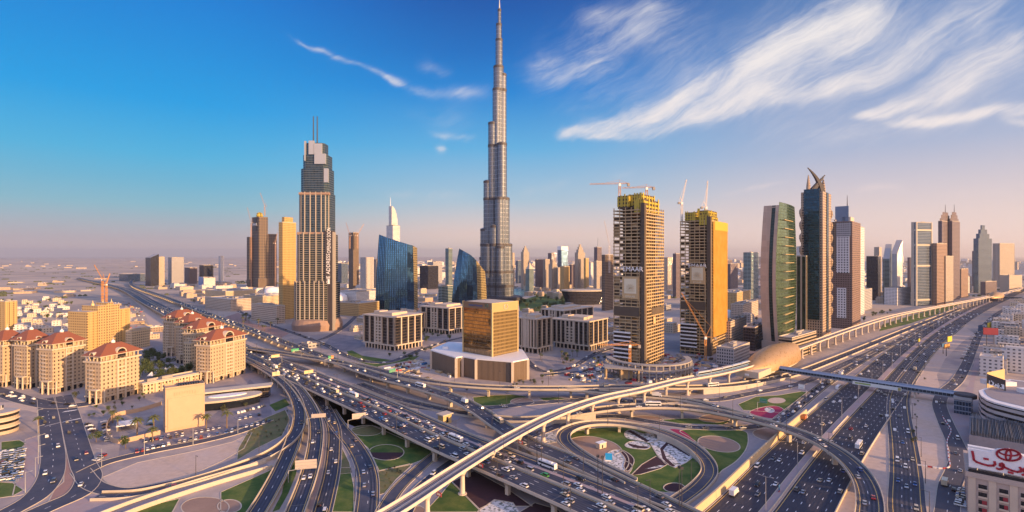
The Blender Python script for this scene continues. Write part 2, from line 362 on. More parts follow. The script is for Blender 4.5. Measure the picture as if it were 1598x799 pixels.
# ------------------------------------------------------------------ paths, ribbons and sweeps
class Path:
    def __init__(s, pts, step=4.0):
        P = [Vector(p) for p in pts]; P = [P[0] * 2 - P[1]] + P + [P[-1] * 2 - P[-2]]
        dense = []
        for i in range(1, len(P) - 2):
            p0, p1, p2, p3 = P[i - 1:i + 3]
            # centripetal Catmull-Rom keeps long and short spans smooth together
            t0 = 0.0; t1 = t0 + max((p1 - p0).length, 1e-3) ** 0.5; t2 = t1 + max((p2 - p1).length, 1e-3) ** 0.5; t3 = t2 + max((p3 - p2).length, 1e-3) ** 0.5
            n = max(4, int((p2 - p1).length / step))
            for k in range(n):
                t = t1 + (t2 - t1) * k / n
                a1 = p0 * ((t1 - t) / (t1 - t0)) + p1 * ((t - t0) / (t1 - t0)); a2 = p1 * ((t2 - t) / (t2 - t1)) + p2 * ((t - t1) / (t2 - t1)); a3 = p2 * ((t3 - t) / (t3 - t2)) + p3 * ((t - t2) / (t3 - t2))
                b1 = a1 * ((t2 - t) / (t2 - t0)) + a2 * ((t - t0) / (t2 - t0)); b2 = a2 * ((t3 - t) / (t3 - t1)) + a3 * ((t - t1) / (t3 - t1))
                dense.append(b1 * ((t2 - t) / (t2 - t1)) + b2 * ((t - t1) / (t2 - t1)))
        dense.append(P[-2]); s.set(dense)
    def set(s, pts):
        s.p = pts; s.s = [0.0]; s.r = []
        for i in range(1, len(pts)): s.s.append(s.s[-1] + (pts[i] - pts[i - 1]).length)
        for i in range(len(pts)):
            d = pts[min(i + 1, len(pts) - 1)] - pts[max(i - 1, 0)]; d.z = 0; d.normalize(); s.r.append(Vector((d.y, -d.x, 0)))
        s.L = s.s[-1]
    def offset(s, off, zf=None):
        q = Path.__new__(Path); q.set([p + r * off for p, r in zip(s.p, s.r)])
        if zf:
            for p, ss in zip(q.p, q.s): p.z = zf(p, ss, q.L)
            q.set(q.p)
        return q
    def at(s, d, off=0.0, dz=0.0):
        d = min(max(d, 0.0), s.L); lo, hi = 0, len(s.s) - 1
        while hi - lo > 1:
            m_ = (lo + hi) // 2
            if s.s[m_] <= d: lo = m_
            else: hi = m_
        f = (d - s.s[lo]) / max(s.s[hi] - s.s[lo], 1e-6)
        p = s.p[lo].lerp(s.p[hi], f); r = s.r[lo].lerp(s.r[hi], f).normalized()
        q = p + r * off; q.z += dz
        return q, Vector((-r.y, r.x, 0)), r
    def near(s, w):
        i = min(range(len(s.p)), key=lambda k: (s.p[k].xy - w.xy).length); return s.s[i]
    def sub(s, s0, s1, step=None):
        out = [s0] + [x for x in s.s if s0 + 0.3 < x < s1 - 0.3] + [s1]
        return out
def ribbon(mb, pa, o0, o1, dz, s0=0.0, s1=None):
    s1 = pa.L if s1 is None else min(s1, pa.L); vs = []
    ss = pa.sub(s0, s1)
    for d in ss:
        q, t, r = pa.at(d, o0, dz); vs.append(q); q, t, r = pa.at(d, o1, dz); vs.append(q)
    mb.add(vs, [(2 * i, 2 * i + 1, 2 * i + 3, 2 * i + 2) for i in range(len(ss) - 1)])
def sweep(mb, pa, prof, s0=0.0, s1=None, floor=None):
    """prof: (offset, dz) around a closed section; floor(z) gives a lower limit that the lowest points drop to"""
    s1 = pa.L if s1 is None else min(s1, pa.L); vs = []; n = len(prof); ss = pa.sub(s0, s1); zmin = min(q[1] for q in prof)
    for d in ss:
        for off, dz in prof:
            q, t, r = pa.at(d, off, dz)
            if floor is not None and dz <= zmin + 1e-6 and q.z - dz < floor: q.z = 0.0
            vs.append(q)
    fs = []
    for i in range(len(ss) - 1):
        for k in range(n):
            j = (k + 1) % n; fs.append((i * n + k, i * n + j, (i + 1) * n + j, (i + 1) * n + k))
    fs += [tuple(reversed(range(n))), tuple((len(ss) - 1) * n + k for k in range(n))]
    mb.add(vs, fs)
def dashes(mb, pa, off, dz, ln=3.0, gap=9.0, w=0.22, s0=0.0, s1=None):
    s1 = pa.L if s1 is None else s1; d = s0
    while d + ln < s1:
        ribbon(mb, pa, off - w / 2, off + w / 2, dz, d, d + ln); d += ln + gap
def pxpath(pts, z=None, step=4.0):
    return Path([G(p[0], p[1], p[2] if len(p) > 2 else z) for p in pts], step)

ROADS = {}
M['wear'] = mat('tyre_darkened_asphalt', (0.026, 0.029, 0.046), 0.6, var=0.6, scale=0.12)
M['joint'] = mat('expansion_joint', (0.16, 0.15, 0.15), 0.8, var=0.3)
def wear(pa, lanes, dz, s0, s1, parent, world):
    w = MB()
    for a, c in zip(lanes, lanes[1:]):
        if 2.4 < c - a < 4.4:
            for x in ((a + c) / 2 - .85, (a + c) / 2 + .85): ribbon(w, pa, x - .42, x + .42, dz, s0, s1)
    if w.f: w.build('tyre_wear', M['wear'], parent, world=world)
_rz = [0.10]
def ground_road(key, name, label, pa, o0, o1, lanes, m='asphalt', yellow=True, dash=True, kerb=True, s0=0.0, s1=None, lw=0.26):
    """a road on the ground: asphalt sheet, kerbs, lane paint"""
    _rz[0] += 0.008; dz = _rz[0]
    mb = MB(); ribbon(mb, pa, o0, o1, dz, s0, s1); r = structure(mb.build('road', M[m]), label, 'road')
    if kerb:
        k = MB(); 
        for a, c in ((o0 - 0.35, o0), (o1, o1 + 0.35)): sweep(k, pa, [(a, -0.05), (c, -0.05), (c, dz + 0.13), (a, dz + 0.13)], s0, s1)
        k.build('kerb', M['concrete'], r)
    mk = MB()
    if dash:
        for x in lanes[1:-1]: dashes(mk, pa, x, dz + 0.012, w=lw, s0=s0 + 2, s1=s1)
    if mk.f: mk.build('lane_marking', M['paint'], r)
    if yellow:
        e = MB()
        for x in (lanes[0], lanes[-1]): ribbon(e, pa, x - 0.14, x + 0.14, dz + 0.012, s0, s1)
        e.build('edge_line', M['paint_y'], r)
    if m in ('asphalt', 'asphalt_new'): wear(pa, lanes, dz + .006, s0, s1, r, False)
    ROADS[key] = (pa, lanes, dz + 0.01, label)
    return r
def pier(mb_parent, pa, d, o0, o1, depth=1.7, colw=2.0, kind='hammer', m='concrete'):
    q, t, r = pa.at(d, (o0 + o1) / 2, -depth)
    if q.z < 1.6: return
    w = (o1 - o0); mb = MB()
    def sec(hw, ht, z): return [q + r * a + t * c + Vector((0, 0, z - q.z)) for a, c in ((-hw, -ht), (hw, -ht), (hw, ht), (-hw, ht))]
    def loft(a, c): 
        mb.add(a + c, [(0, 1, 5, 4), (1, 2, 6, 5), (2, 3, 7, 6), (3, 0, 4, 7), (4, 5, 6, 7), (3, 2, 1, 0)])
    if w > 14:
        for sx in (-w * 0.27, w * 0.27):
            qq = q + r * sx; mb.box(-1.1, -1.0, 0, 1.1, 1.0, q.z, Matrix.Translation((qq.x, qq.y, 0)) @ Matrix.Rotation(math.atan2(t.y, t.x), 4, 'Z'))
        loft(sec(w * 0.34, 1.1, q.z - 1.3), sec(w * 0.40, 1.1, q.z + 0.02))
    else:
        loft(sec(1.3, 0.9, 0), sec(1.3, 0.9, q.z - 2.0)); loft(sec(1.3, 0.9, q.z - 2.0), sec(w * 0.36, 1.0, q.z - 0.5)); loft(sec(w * 0.36, 1.0, q.z - 0.5), sec(w * 0.36, 1.0, q.z + 0.02))
    mb.build('pier', M[m], mb_parent, world=True)
def flyover(key, label, pa, o0, o1, lanes, depth=1.5, piers=34.0, pstart=14.0, s0=0.0, s1=None, yellow=True, par=(1, 1), floor=4.2, m='asphalt', par_s=None, cat='flyover', name='flyover', deck='concrete', gap=()):
    """an elevated road: deck, road surface, lane paint, parapets and piers"""
    s1 = pa.L if s1 is None else s1
    o, _, _ = pa.at((s0 + s1) / 2, (o0 + o1) / 2); o.z = 0
    th = thing(name, label, cat, o)
    mb = MB(); w = (o1 - o0)
    sweep(mb, pa, [(o0 + w * 0.16, -depth), (o1 - w * 0.16, -depth), (o1, -0.45), (o1, -0.02), (o0, -0.02), (o0, -0.45)], s0, s1, floor=None)
    # where the ramp comes down, walls hold the fill under it
    walls = []; ss = pa.sub(s0, s1); run = []
    for d in ss + [None]:
        low = d is not None and pa.at(d)[0].z < floor
        if low: run.append(d)
        else:
            if len(run) > 2:
                vs = []
                for dd in run:
                    for off in (o0 + 0.25, o1 - 0.25):
                        q, t, r = pa.at(dd, off, -0.1); vs += [(q.x, q.y, 0), (q.x, q.y, q.z)]
                fs = []
                for i in range(len(run) - 1):
                    a = 4 * i; fs += [(a, a + 1, a + 5, a + 4), (a + 2, a + 6, a + 7, a + 3)]
                fs += [(0, 2, 3, 1)]; e = 4 * (len(run) - 1); fs += [(e, e + 1, e + 3, e + 2)]
                wl = MB(); wl.add(vs, fs); walls.append(wl)
            run = []
    mb.build('deck', M[deck], th, world=True)
    for wl in walls: wl.build('retaining_wall', M[deck], th, world=True)
    rs = MB(); ribbon(rs, pa, o0 + 0.4, o1 - 0.4, 0.03, s0, s1); rs.build('road_surface', M[m], th, world=True)
    mk = MB()
    for x in lanes[1:-1]: dashes(mk, pa, x, 0.045, w=0.26, s0=s0 + 3, s1=s1)
    if mk.f: mk.build('lane_marking', M['paint'], th, world=True)
    if yellow:
        e = MB()
        for x in (lanes[0], lanes[-1]): ribbon(e, pa, x - 0.14, x + 0.14, 0.045, s0, s1)
        e.build('edge_line', M['paint_y'], th, world=True)
    for side, (a, c) in enumerate(((o0, o0 + 0.4), (o1 - 0.4, o1))):
        if not par[side]: continue
        a0, a1 = (par_s[side] if par_s and par_s[side] else (s0, s1))
        pb = MB(); sweep(pb, pa, [(a - (0.06 if side == 0 else 0), -0.3), (c + (0.06 if side else 0), -0.3), (c + (0.02 if side else -0.08), 1.15), (a + (0.08 if side else -0.02), 1.15)], a0, a1)
        pb.build('parapet', M[deck], th, world=True)
    wear(pa, lanes, .038, s0, s1, th, True)
    if piers:
        d = s0 + pstart
        while d < min(s1 - 4, 900):
            jb = MB(); ribbon(jb, pa, o0 + .45, o1 - .45, .042, d - .22, d + .22); jb.build('expansion_joint', M['joint'], th, world=True); d += piers
        d = s0 + pstart
        while d < s1 - 4:
            if not any(g0 < d < g1 for g0, g1 in gap): pier(th, pa, d, o0, o1, depth)
            d += piers
    ROADS[key] = (pa, lanes, 0.04, label)
    return th

# ------------------------------------------------------------------ flat patches of ground
_pz = [0.010]
def smooth_loop(pts, n=5):
    out = []; k = len(pts)
    for i in range(k):
        p0, p1, p2, p3 = [Vector((*pts[(i + j) % k][:2], 0)) for j in (-1, 0, 1, 2)]
        for a in range(n):
            t = a / n
            q = 0.5 * ((2 * p1) + (p2 - p0) * t + (2 * p0 - 5 * p1 + 4 * p2 - p3) * t * t + (3 * p1 - p0 - 3 * p2 + p3) * t ** 3); out.append((q.x, q.y))
    return out
def patch(name, m, pts, label, cat=None, smooth=False, edge=False, z=None, px=True, ew=0.45):
    _pz[0] += 0.0008; zz = z if z is not None else _pz[0]
    if smooth: pts = smooth_loop(pts)
    W = [G(p[0], p[1], 0) if px else Vector((p[0], p[1], 0)) for p in pts]
    mb = MB(); 
    area = sum(W[i].x * W[(i + 1) % len(W)].y - W[(i + 1) % len(W)].x * W[i].y for i in range(len(W)))
    if area < 0: W.reverse()
    mb.add([(p.x, p.y, zz) for p in W], [tuple(range(len(W)))])
    o = structure(mb.build(name, M[m]), label, cat or name.replace('_', ' '))
    if edge:
        k = MB(); cen = sum(W, Vector((0, 0, 0))) / len(W); n = len(W)
        outer, inner = [], []
        for i in range(n):
            d = (W[(i + 1) % n] - W[i - 1]); d.z = 0; d.normalize(); r = Vector((d.y, -d.x, 0))
            outer.append(W[i] + r * ew); inner.append(W[i] - r * ew * 0.2)
        vs = [(p.x, p.y, 0.16) for p in outer] + [(p.x, p.y, 0.16) for p in inner] + [(p.x, p.y, -0.05) for p in outer] + [(p.x, p.y, -0.05) for p in inner]
        fs = []
        for i in range(n):
            j = (i + 1) % n; fs += [(i, j, n + j, n + i), (2 * n + i, 2 * n + j, j, i), (n + i, n + j, 3 * n + j, 3 * n + i)]
        k.add(vs, fs); k.build('kerb', M['concrete'], o)
    return o
def ell(cx, cy, rx, ry, n=28, rot=0.0):
    return [(cx + rx * math.cos(t) * math.cos(rot) - ry * math.sin(t) * math.sin(rot), cy + rx * math.cos(t) * math.sin(rot) + ry * math.sin(t) * math.cos(rot)) for t in (2 * math.pi * i / n for i in range(n))]

# ------------------------------------------------------------------ the great highway on the ground
def world_shift(pts): return pts
zr = Path([(-20, 91, 0), G(1150, 850), G(1195, 799), G(1245, 735), G(1295, 676), G(1360, 608), G(1412, 555), G(1462, 515), G(1512, 486), G(1550, 469), G(1598, 450), Vector((3300, 2950, 0)), Vector((6500, 5200, 0))], 8)
L = lambda a, n, w: [a + w * i for i in range(n + 1)]
ground_road('highway_left', 'road', 'near carriageway of the wide highway beside the golden retaining wall', zr, -21.5, -2.6, [-20.6 + 3.6 * i for i in range(6)], m='asphalt_new', yellow=True, lw=0.3)
ground_road('highway_right', 'road', 'far carriageway of the wide highway beside the sand strip', zr, 2.6, 24.6, [3.6 + 3.55 * i for i in range(7)], m='asphalt_new', lw=0.3)
md = MB(); sweep(md, zr, [(-2.25, -0.05), (2.25, -0.05), (2.25, 0.30), (-2.25, 0.30)]); structure(md.build('highway_median', M['paver']), 'pink paved median strip of the wide highway', 'median')
s_m0 = zr.near(G(1200, 790)); s_m1 = zr.near(G(1330, 640))
for k_, (sa, sb) in enumerate(((s_m0 - 60, zr.near(G(1272, 703))), (zr.near(G(1296, 675)), zr.near(G(1318, 650))))):
    mb = MB(); sweep(mb, zr, [(1.2, 0.28), (1.8, 0.28), (1.65, 1.1), (1.35, 1.1)], sa, sb)
    tag(mb.build('median_barrier', M['concrete']), ['pale concrete median barrier on the highway below the crossing flyover', 'short pale median barrier just beyond the crossing flyover'][k_], 'barrier')
# service road on the right
sr = pxpath([(1428, 850), (1416, 799), (1414, 740), (1409, 690), (1403, 650), (1404, 615), (1424, 580), (1458, 540), (1498, 507)], 0)
ground_road('service_road', 'road', 'three lane service road right of the sand triangle', sr, -7.5, 7.5, [-5.6, -1.9, 1.9, 5.6])
patch('sand_strip', 'sand', [(1287, 799), (1383, 799), (1392, 745), (1396, 700), (1388, 660), (1380, 660), (1345, 705), (1310, 760)], 'long sand triangle between highway and service road', 'sand')
patch('sand_lot', 'sand', [(1440, 799), (1480, 799), (1478, 755), (1480, 728), (1474, 700), (1475, 665), (1487, 655), (1468, 610), (1462, 585), (1475, 560), (1500, 535), (1520, 520), (1505, 510), (1470, 535), (1440, 565), (1425, 600), (1418, 640), (1420, 690), (1428, 745)], 'bare sandy lot right of the service road', 'sand')
# street on the right, winding past the low buildings
st = pxpath([(1470, 850), (1478, 799), (1482, 760), (1492, 735), (1498, 712), (1490, 690), (1476, 660), (1466, 630), (1474, 612), (1492, 596), (1505, 575), (1518, 545), (1532, 515), (1556, 490), (1592, 470)], 0)
ground_road('right_street', 'road', 'winding side street past the low buildings on the right', st, -4.6, 4.6, [-4, 0, 4], m='asphalt2', yellow=False)
patch('pavement', 'paver', [(1498, 690), (1512, 690), (1520, 600), (1530, 560), (1522, 560), (1512, 600), (1482, 640), (1484, 665)], 'reddish paved forecourt under the footbridge end', 'pavement')
# collector left of the highway
cr = pxpath([(1218, 655), (1250, 630), (1287, 600), (1322, 577), (1368, 549), (1420, 522), (1470, 497), (1520, 474), (1560, 458)], 0)
ground_road('collector', 'road', 'collector road left of the highway with queuing cars', cr, -5.0, 5.0, [-3.7, 0, 3.7])
s_w0, s_w1 = zr.near(G(1095, 812)), zr.near(G(1262, 690))
mb = MB(); rw = zr.offset(-23.0)
sweep(mb, rw, [(-0.6, -0.05), (0.6, -0.05), (0.35, 4.2), (-0.6, 4.2)], max(0, rw.near(G(1040, 850))), rw.near(G(1292, 652)))
tag(mb.build('retaining_wall', mat('sunlit_wall_plaster', (0.55, 0.42, 0.25), 0.8, var=0.15, scale=0.1)), 'long plain retaining wall along the highway below the gardens', 'wall')
mb = MB(); sweep(mb, zr.offset(-23.0), [(-0.6, -0.05), (0.4, -0.05), (0.2, 1.6), (-0.4, 1.6)], rw.near(G(1232, 662)), rw.near(G(1285, 610)))
tag(mb.build('divider_wall', M['concrete']), 'low divider wall between collector road and highway', 'wall')
mb = MB(); sweep(mb, zr, [(24.9, -0.05), (25.6, -0.05), (25.5, 1.2), (25.1, 1.2)], zr.near(G(1290, 800)), zr.near(G(1392, 648)))
tag(mb.build('roadside_barrier', M['concrete']), 'pale barrier along the sand triangle beside the highway', 'barrier')

# ------------------------------------------------------------------ main double viaduct to the upper left
ve = Path([G(1130, 905, 8), G(1000, 849, 8), G(890, 798, 8), G(780, 749, 8), G(679, 705, 8), G(615, 674, 8), G(550, 641, 8), G(470, 604, 8), G(400, 571, 8), G(330, 535, 8), G(265, 498, 8), G(222, 473, 8), G(180, 449, 8), Vector((-2300, 2700, 8))], 6)
flyover('viaduct_near', 'long viaduct carriageway packed with traffic nearest the gardens', ve, 0, 16.2, [1.2, 4.7, 8.2, 11.7, 15.2], depth=1.9, piers=31, pstart=20, floor=0)
s_split = ve.near(G(455, 590, 8)); s_down = ve.near(G(300, 515, 8))
def zv2(p, s, Lg):
    return 8 - 7.6 * min(1, max(0, (s - s_split - 20) / (s_down - s_split)))
v2 = ve.offset(24.7, zv2)
flyover('viaduct_mid', 'viaduct carriageway with a bus queue beside a free lane, behind the packed carriageway', v2, -8.1, 8.6, [-7.2, -3.8, -0.4, 2.6, 6.0], depth=1.9, piers=31, pstart=20, floor=3.0)
_v = MB(); ribbon(_v, v2, -0.4, 1.9, 0.047, 0, s_split + 40); 
ps_ = _v.build('shoulder_strip', M['paver']); tag(ps_, 'pinkish hard shoulder strip along the middle of the viaduct', 'shoulder', kind='structure')
# third deck: from the far upper left, bending under the metro line
v3 = Path([G(1135, 835, 8), G(1040, 789, 8), G(1000, 770, 8), G(929, 736, 8), G(877, 713, 8), G(825, 692, 8), G(779, 663, 8), G(748, 642, 8), G(710, 622, 8), G(653, 604, 8), G(600, 590, 8), G(530, 566, 8), G(450, 537, 8), G(385, 512, 8), G(320, 488, 8), G(262, 465, 8), G(205, 444, 8), Vector((-2000, 2720, 8))], 6)
s3 = v3.near(G(690, 614, 8))
flyover('far_flyover', 'curving flyover that runs behind the twin carriageways and dives under the metro line', v3, -6.8, 6.8, [-5.6, -1.9, 1.9, 5.6], depth=1.7, piers=30, pstart=10, floor=0, par=(1, 1), par_s=(None, None))
# second leg of the far flyover, running level across to the highway
f1 = Path([Vector((-330, 640, 7.98)), G(560, 571, 7.98), G(625, 587, 7.98), G(680, 597, 7.98), G(740, 603, 8), G(810, 606, 8), G(900, 606, 8), G(980, 604, 7.5), G(1060, 605, 6), G(1130, 603, 4), G(1185, 596, 2), G(1240, 584, 0.5), G(1300, 562, 0.3), G(1400, 521, 0.3), G(1500, 481, 0.3)], 5)
flyover('cross_flyover', 'level flyover crossing behind the metro line towards the station', f1, -6.0, 5.2, [-4.8, -1.4, 2.0, 4.4], depth=1.5, piers=36, pstart=150, floor=5.2)
l2 = Path([G(880, 607, 7.6), G(930, 611, 7.6), G(1006, 618, 7.5), G(1070, 625, 7.4), G(1118, 636, 7.6), G(1165, 650, 7.7)], 4)
flyover('link_ramp', 'narrow link ramp that drops from the level flyover to the curved ramp', l2, -4.2, 4.2, [-3.2, 0, 3.2], depth=1.3, piers=40, pstart=20, floor=0)
l1 = Path([G(560, 599, 0.3), G(623, 623, 0.3), G(680, 637, 0.3), G(740, 648, 0.35), G(800, 655, 0.5), G(850, 653, 2.5), G(900, 645, 5), G(960, 637, 7), G(1020, 634, 8), G(1080, 637, 8), G(1150, 649, 8), G(1220, 667, 8), G(1275, 688, 8), G(1318, 715, 8), G(1345, 745, 7.6), G(1357, 780, 7), G(1352, 830, 6), G(1330, 890, 5)], 4)
flyover('curved_ramp', 'curved ramp sweeping over the wide highway', l1, -5.6, 5.6, [-3.4, 0.2, 3.8], depth=1.6, piers=38, pstart=l1.near(G(985, 636, 8)), floor=6.0)
# ground road behind
g2 = pxpath([(560, 622), (700, 640), (760, 637), (850, 628), (930, 624), (1010, 627), (1078, 624), (1118, 624), (1167, 615), (1240, 601), (1300, 576), (1400, 531)], 0)
ground_road('under_road', 'road', 'ground road passing beneath the flyovers towards the station', g2, -4.6, 4.6, [-3.6, 0, 3.6], m='asphalt2', yellow=False)
g3 = pxpath([(1250, 628), (1225, 650), (1200, 662), (1150, 668), (1080, 667), (1020, 659), (960, 650), (900, 655), (850, 672), (800, 690)], 0)
ground_road('garden_road', 'road', 'short road with slow cars along the loop garden', g3, -4.0, 4.0, [-3.4, 0, 3.4], yellow=False)
# the loop
lp = Path([G(985, 752, 7.9), G(924, 721, 7.9), G(895, 702, 7.9), G(880, 687, 7.6), G(884, 673, 7.2), G(915, 662, 6.6), G(962, 661, 5.6), G(1020, 671, 4.2), G(1070, 691, 2.8), G(1100, 716, 1.6), G(1107, 736, 0.9), G(1094, 756, 0.5), G(1060, 782, 0.4), G(1020, 805, 0.4), G(960, 850, 0.4)], 2.5)
flyover('loop_ramp', 'tight loop ramp curling around the patterned garden', lp, -4.6, 4.6, [-2.2, 2.6], depth=1.4, piers=24, pstart=60, floor=4.0)

# ------------------------------------------------------------------ ramps on the left
a1 = Path([G(352, 548, 8.04), G(400, 569, 8.04), G(430, 587, 8.04), G(452, 607, 8.0), G(465, 632, 7.2), G(467, 655, 6.0), G(460, 677, 4.6), G(440, 697, 3.2), G(412, 713, 1.8), G(370, 729, 0.8), G(333, 742, 0.5), G(276, 758, 0.4), G(210, 772, 0.4), G(150, 775, 0.4)], 3)
flyover('left_ramp', 'ramp that peels off the viaduct and bends left to the boulevard', a1, -4.4, 4.4, [-3.4, 0, 3.4], depth=1.5, piers=24, pstart=70, floor=4.0)
a1b = Path([G(463, 664, 5.3), G(457, 690, 3.4), G(444, 722, 2.0), G(424, 762, 1.0), G(398, 805, 0.5), G(365, 850, 0.4)], 3)
flyover('lower_ramp', 'straight slip ramp running down past the gantry sign', a1b, -4.8, 4.8, [-3.4, 0, 3.4], depth=1.2, piers=0, floor=6.0)
a2 = Path([G(405, 565, 8.06), G(432, 580, 8.06), G(455, 597, 8.06), G(476, 622, 8.0), G(488, 645, 7.6), G(493, 668, 7.2), G(491, 700, 6.4), G(482, 740, 5.4), G(466, 785, 4.6), G(440, 850, 4.0)], 3)
flyover('middle_ramp', 'steeply curved ramp with bright parapets between two slip roads', a2, -4.6, 4.6, [-3.2, 0.1, 3.3], depth=1.5, piers=22, pstart=75, floor=3.0)
a3 = pxpath([(455, 580), (478, 600), (497, 622), (512, 646), (521, 672), (521, 705), (517, 740), (508, 778), (494, 830)], 0)
ground_road('slip_road', 'road', 'slip road between the curved ramp and the grass verge', a3, -4.6, 4.6, [-3.2, 0.2, 3.4])
a4 = pxpath([(512, 640), (530, 668), (552, 694), (567, 720), (574, 745), (574, 775), (568, 830)], 0)
ground_road('bend_road', 'road', 'bending two lane road between the garden and the ramps', a4, -5.6, 5.6, [-4.6, -0.2, 4.2])
a5 = pxpath([(735, 688), (690, 704), (650, 735), (620, 764), (598, 799), (580, 850)], 0)
ground_road('under_curve', 'road', 'dark curved road slipping out from under the viaduct', a5, -3.8, 3.8, [-3.0, 3.0], dash=False)
a6 = pxpath([(760, 690), (712, 718), (676, 745), (650, 770), (632, 799), (620, 850)], 0)
ground_road('metro_side_road', 'road', 'road with a few cars half hidden beside the metro line', a6, -3.8, 3.8, [-3.2, 0, 3.2], yellow=False)
# underpass trough beside the left ramp
tr = pxpath([(420, 727), (380, 738), (300, 762), (200, 796), (120, 830)], 0)
for off, lab in ((-5.2, 'upper golden parapet wall of the underpass trough'), (5.2, 'lower golden parapet wall of the underpass trough')):
    mb = MB(); sweep(mb, tr, [(off - 0.4, -0.05), (off + 0.4, -0.05), (off + 0.35, 2.2), (off - 0.35, 2.2)])
    tag(mb.build('trough_wall', M['concrete']), lab, 'wall')
mb = MB(); ribbon(mb, tr, -4.8, 4.8, 0.12); structure(mb.build('underpass_road', M['paver_g']), 'grey sloping floor of the underpass trough', 'road')

# ------------------------------------------------------------------ streets on the left
bl = pxpath([(72, 622), (76, 650), (81, 690), (83, 720), (76, 750), (52, 778), (15, 799), (-40, 830)], 0)
ground_road('boulevard_left', 'road', 'left carriageway of the boulevard beside the striped plaza', bl, -5.6, 5.6, [-5, 0, 5], m='asphalt', yellow=False)
br = pxpath([(98, 618), (108, 645), (120, 690), (130, 725), (138, 748), (120, 772), (80, 790), (40, 808)], 0)
ground_road('boulevard_right', 'road', 'right carriageway of the boulevard past the parking lot', br, -5.8, 5.8, [-5, 0, 5], yellow=False)
bc = pxpath([(125, 735), (150, 760), (195, 768), (260, 757), (333, 741), (380, 726)], 0)
ground_road('boulevard_link', 'road', 'curved link from the boulevard along the sand lot', bc, -4.4, 4.4, [-3.6, 3.6], dash=False, yellow=False)
ct = pxpath([(-30, 603), (10, 615), (50, 627), (100, 634), (150, 628), (215, 606), (250, 592)], 0)
ground_road('cross_street', 'road', 'street in front of the red roofed apartment blocks', ct, -7.5, 7.5, [-7, 0, 7], m='asphalt', yellow=False)
pk = pxpath([(130, 738), (165, 722), (230, 706), (310, 690), (370, 675), (420, 655)], 0)
ground_road('parking_street', 'road', 'narrow street between the car park and the sand lot', pk, -4.0, 4.0, [-3.6, 3.6], dash=False, yellow=False, m='asphalt2')
cs2 = pxpath([(15, 640), (45, 655), (62, 640), (100, 628)], 0)
# highway at ground level between the two far decks
far_hw = ve.offset(35.0, lambda p, s, Lg: 0.0)
ground_road('sunken_highway', 'road', 'ground level highway running between the two long viaducts', far_hw, -9, 9, [-8, -4.5, -1, 2.5, 6], s0=far_hw.near(G(520, 600)), yellow=False)
# inner street behind the flyover, past the office blocks
oi = pxpath([(360, 480), (430, 510), (500, 535), (560, 562), (600, 566), (660, 545), (700, 532), (740, 523)], 0)
ground_road('office_street', 'road', 'street curving around the nearest office block', oi, -4.5, 4.5, [-4, 0, 4], m='asphalt2', yellow=False)
oj = pxpath([(740, 523), (800, 545), (850, 580), (880, 577), (940, 548), (1000, 536)], 0)
ground_road('plaza_street', 'road', 'street looping in front of the pilastered office blocks', oj, -4.2, 4.2, [-4, 0, 4], m='asphalt2', yellow=False)

# ------------------------------------------------------------------ gardens
patch('pavement', 'paver_g', [(600, 799), (1100, 799), (1290, 640), (1230, 610), (1080, 615), (900, 615), (740, 612), (560, 605), (430, 560), (330, 530), (380, 620), (420, 700), (560, 799)], 'pale paved ground under the whole interchange', 'pavement')
lawn = lambda pts, lab, **k: patch('lawn', 'grass', pts, lab, 'lawn', **k)
bed = lambda m, pts, lab, **k: patch('flower_bed', m, pts, lab, 'flower bed', **k)
lawn([(887, 683), (905, 672), (945, 667), (985, 669), (1020, 679), (1060, 700), (1090, 722), (1092, 738), (1078, 752), (1055, 768), (1010, 764), (960, 746), (925, 724), (895, 704)], 'lawn inside the loop ramp', smooth=True, edge=True)
bed('brown', [(890, 686), (920, 681), (955, 690), (970, 703), (958, 711), (985, 725), (978, 740), (955, 738), (915, 718), (893, 702)], 'bare brown soil patch inside the loop', smooth=True, edge=True)
bed('gravel', ell(962, 720, 19, 18), 'white gravel disc beside the blue sign in the loop', edge=True)
bed('plum', [(966, 702), (978, 706), (988, 715), (988, 724), (980, 735), (974, 728), (976, 716)], 'plum crescent bed curving round the gravel disc', smooth=True, edge=True)
bed('gravel', [(975, 676), (985, 671), (1005, 677), (1030, 673), (1033, 682), (1018, 691), (1000, 688), (980, 684)], 'white gravel leaf bed near the top of the loop', smooth=True, edge=True)
bed('plum', [(978, 672), (984, 671), (1014, 688), (1009, 690)], 'thin plum stripe across the gravel leaf')
bed('gravel', [(976, 694), (985, 689), (1002, 690), (1014, 696), (1008, 701), (990, 700), (979, 698)], 'small white gravel lens below the leaf bed', smooth=True, edge=True)
bed('plum', [(980, 692), (1000, 696), (1012, 697), (1006, 700), (988, 698)], 'plum stripe in the small gravel lens', smooth=True)
bed('gravel', [(1015, 692), (1032, 684), (1052, 695), (1083, 712), (1070, 722), (1053, 730), (1038, 723), (1026, 710)], 'large white gravel panel beside the loop road', smooth=False, edge=True)
bed('plum', [(1030, 700), (1042, 688), (1078, 709), (1075, 712), (1043, 693), (1035, 702), (1040, 715), (1054, 727), (1048, 729), (1034, 716)], 'plum outline drawn in the large gravel panel')
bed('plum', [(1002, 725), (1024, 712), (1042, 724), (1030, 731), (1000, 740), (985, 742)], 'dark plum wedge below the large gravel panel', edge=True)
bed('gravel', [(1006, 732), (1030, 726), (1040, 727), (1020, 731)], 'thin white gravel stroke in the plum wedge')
bed('plum', ell(1052, 761, 16, 7), 'dark oval bed where the loop dips under the viaduct', edge=True)
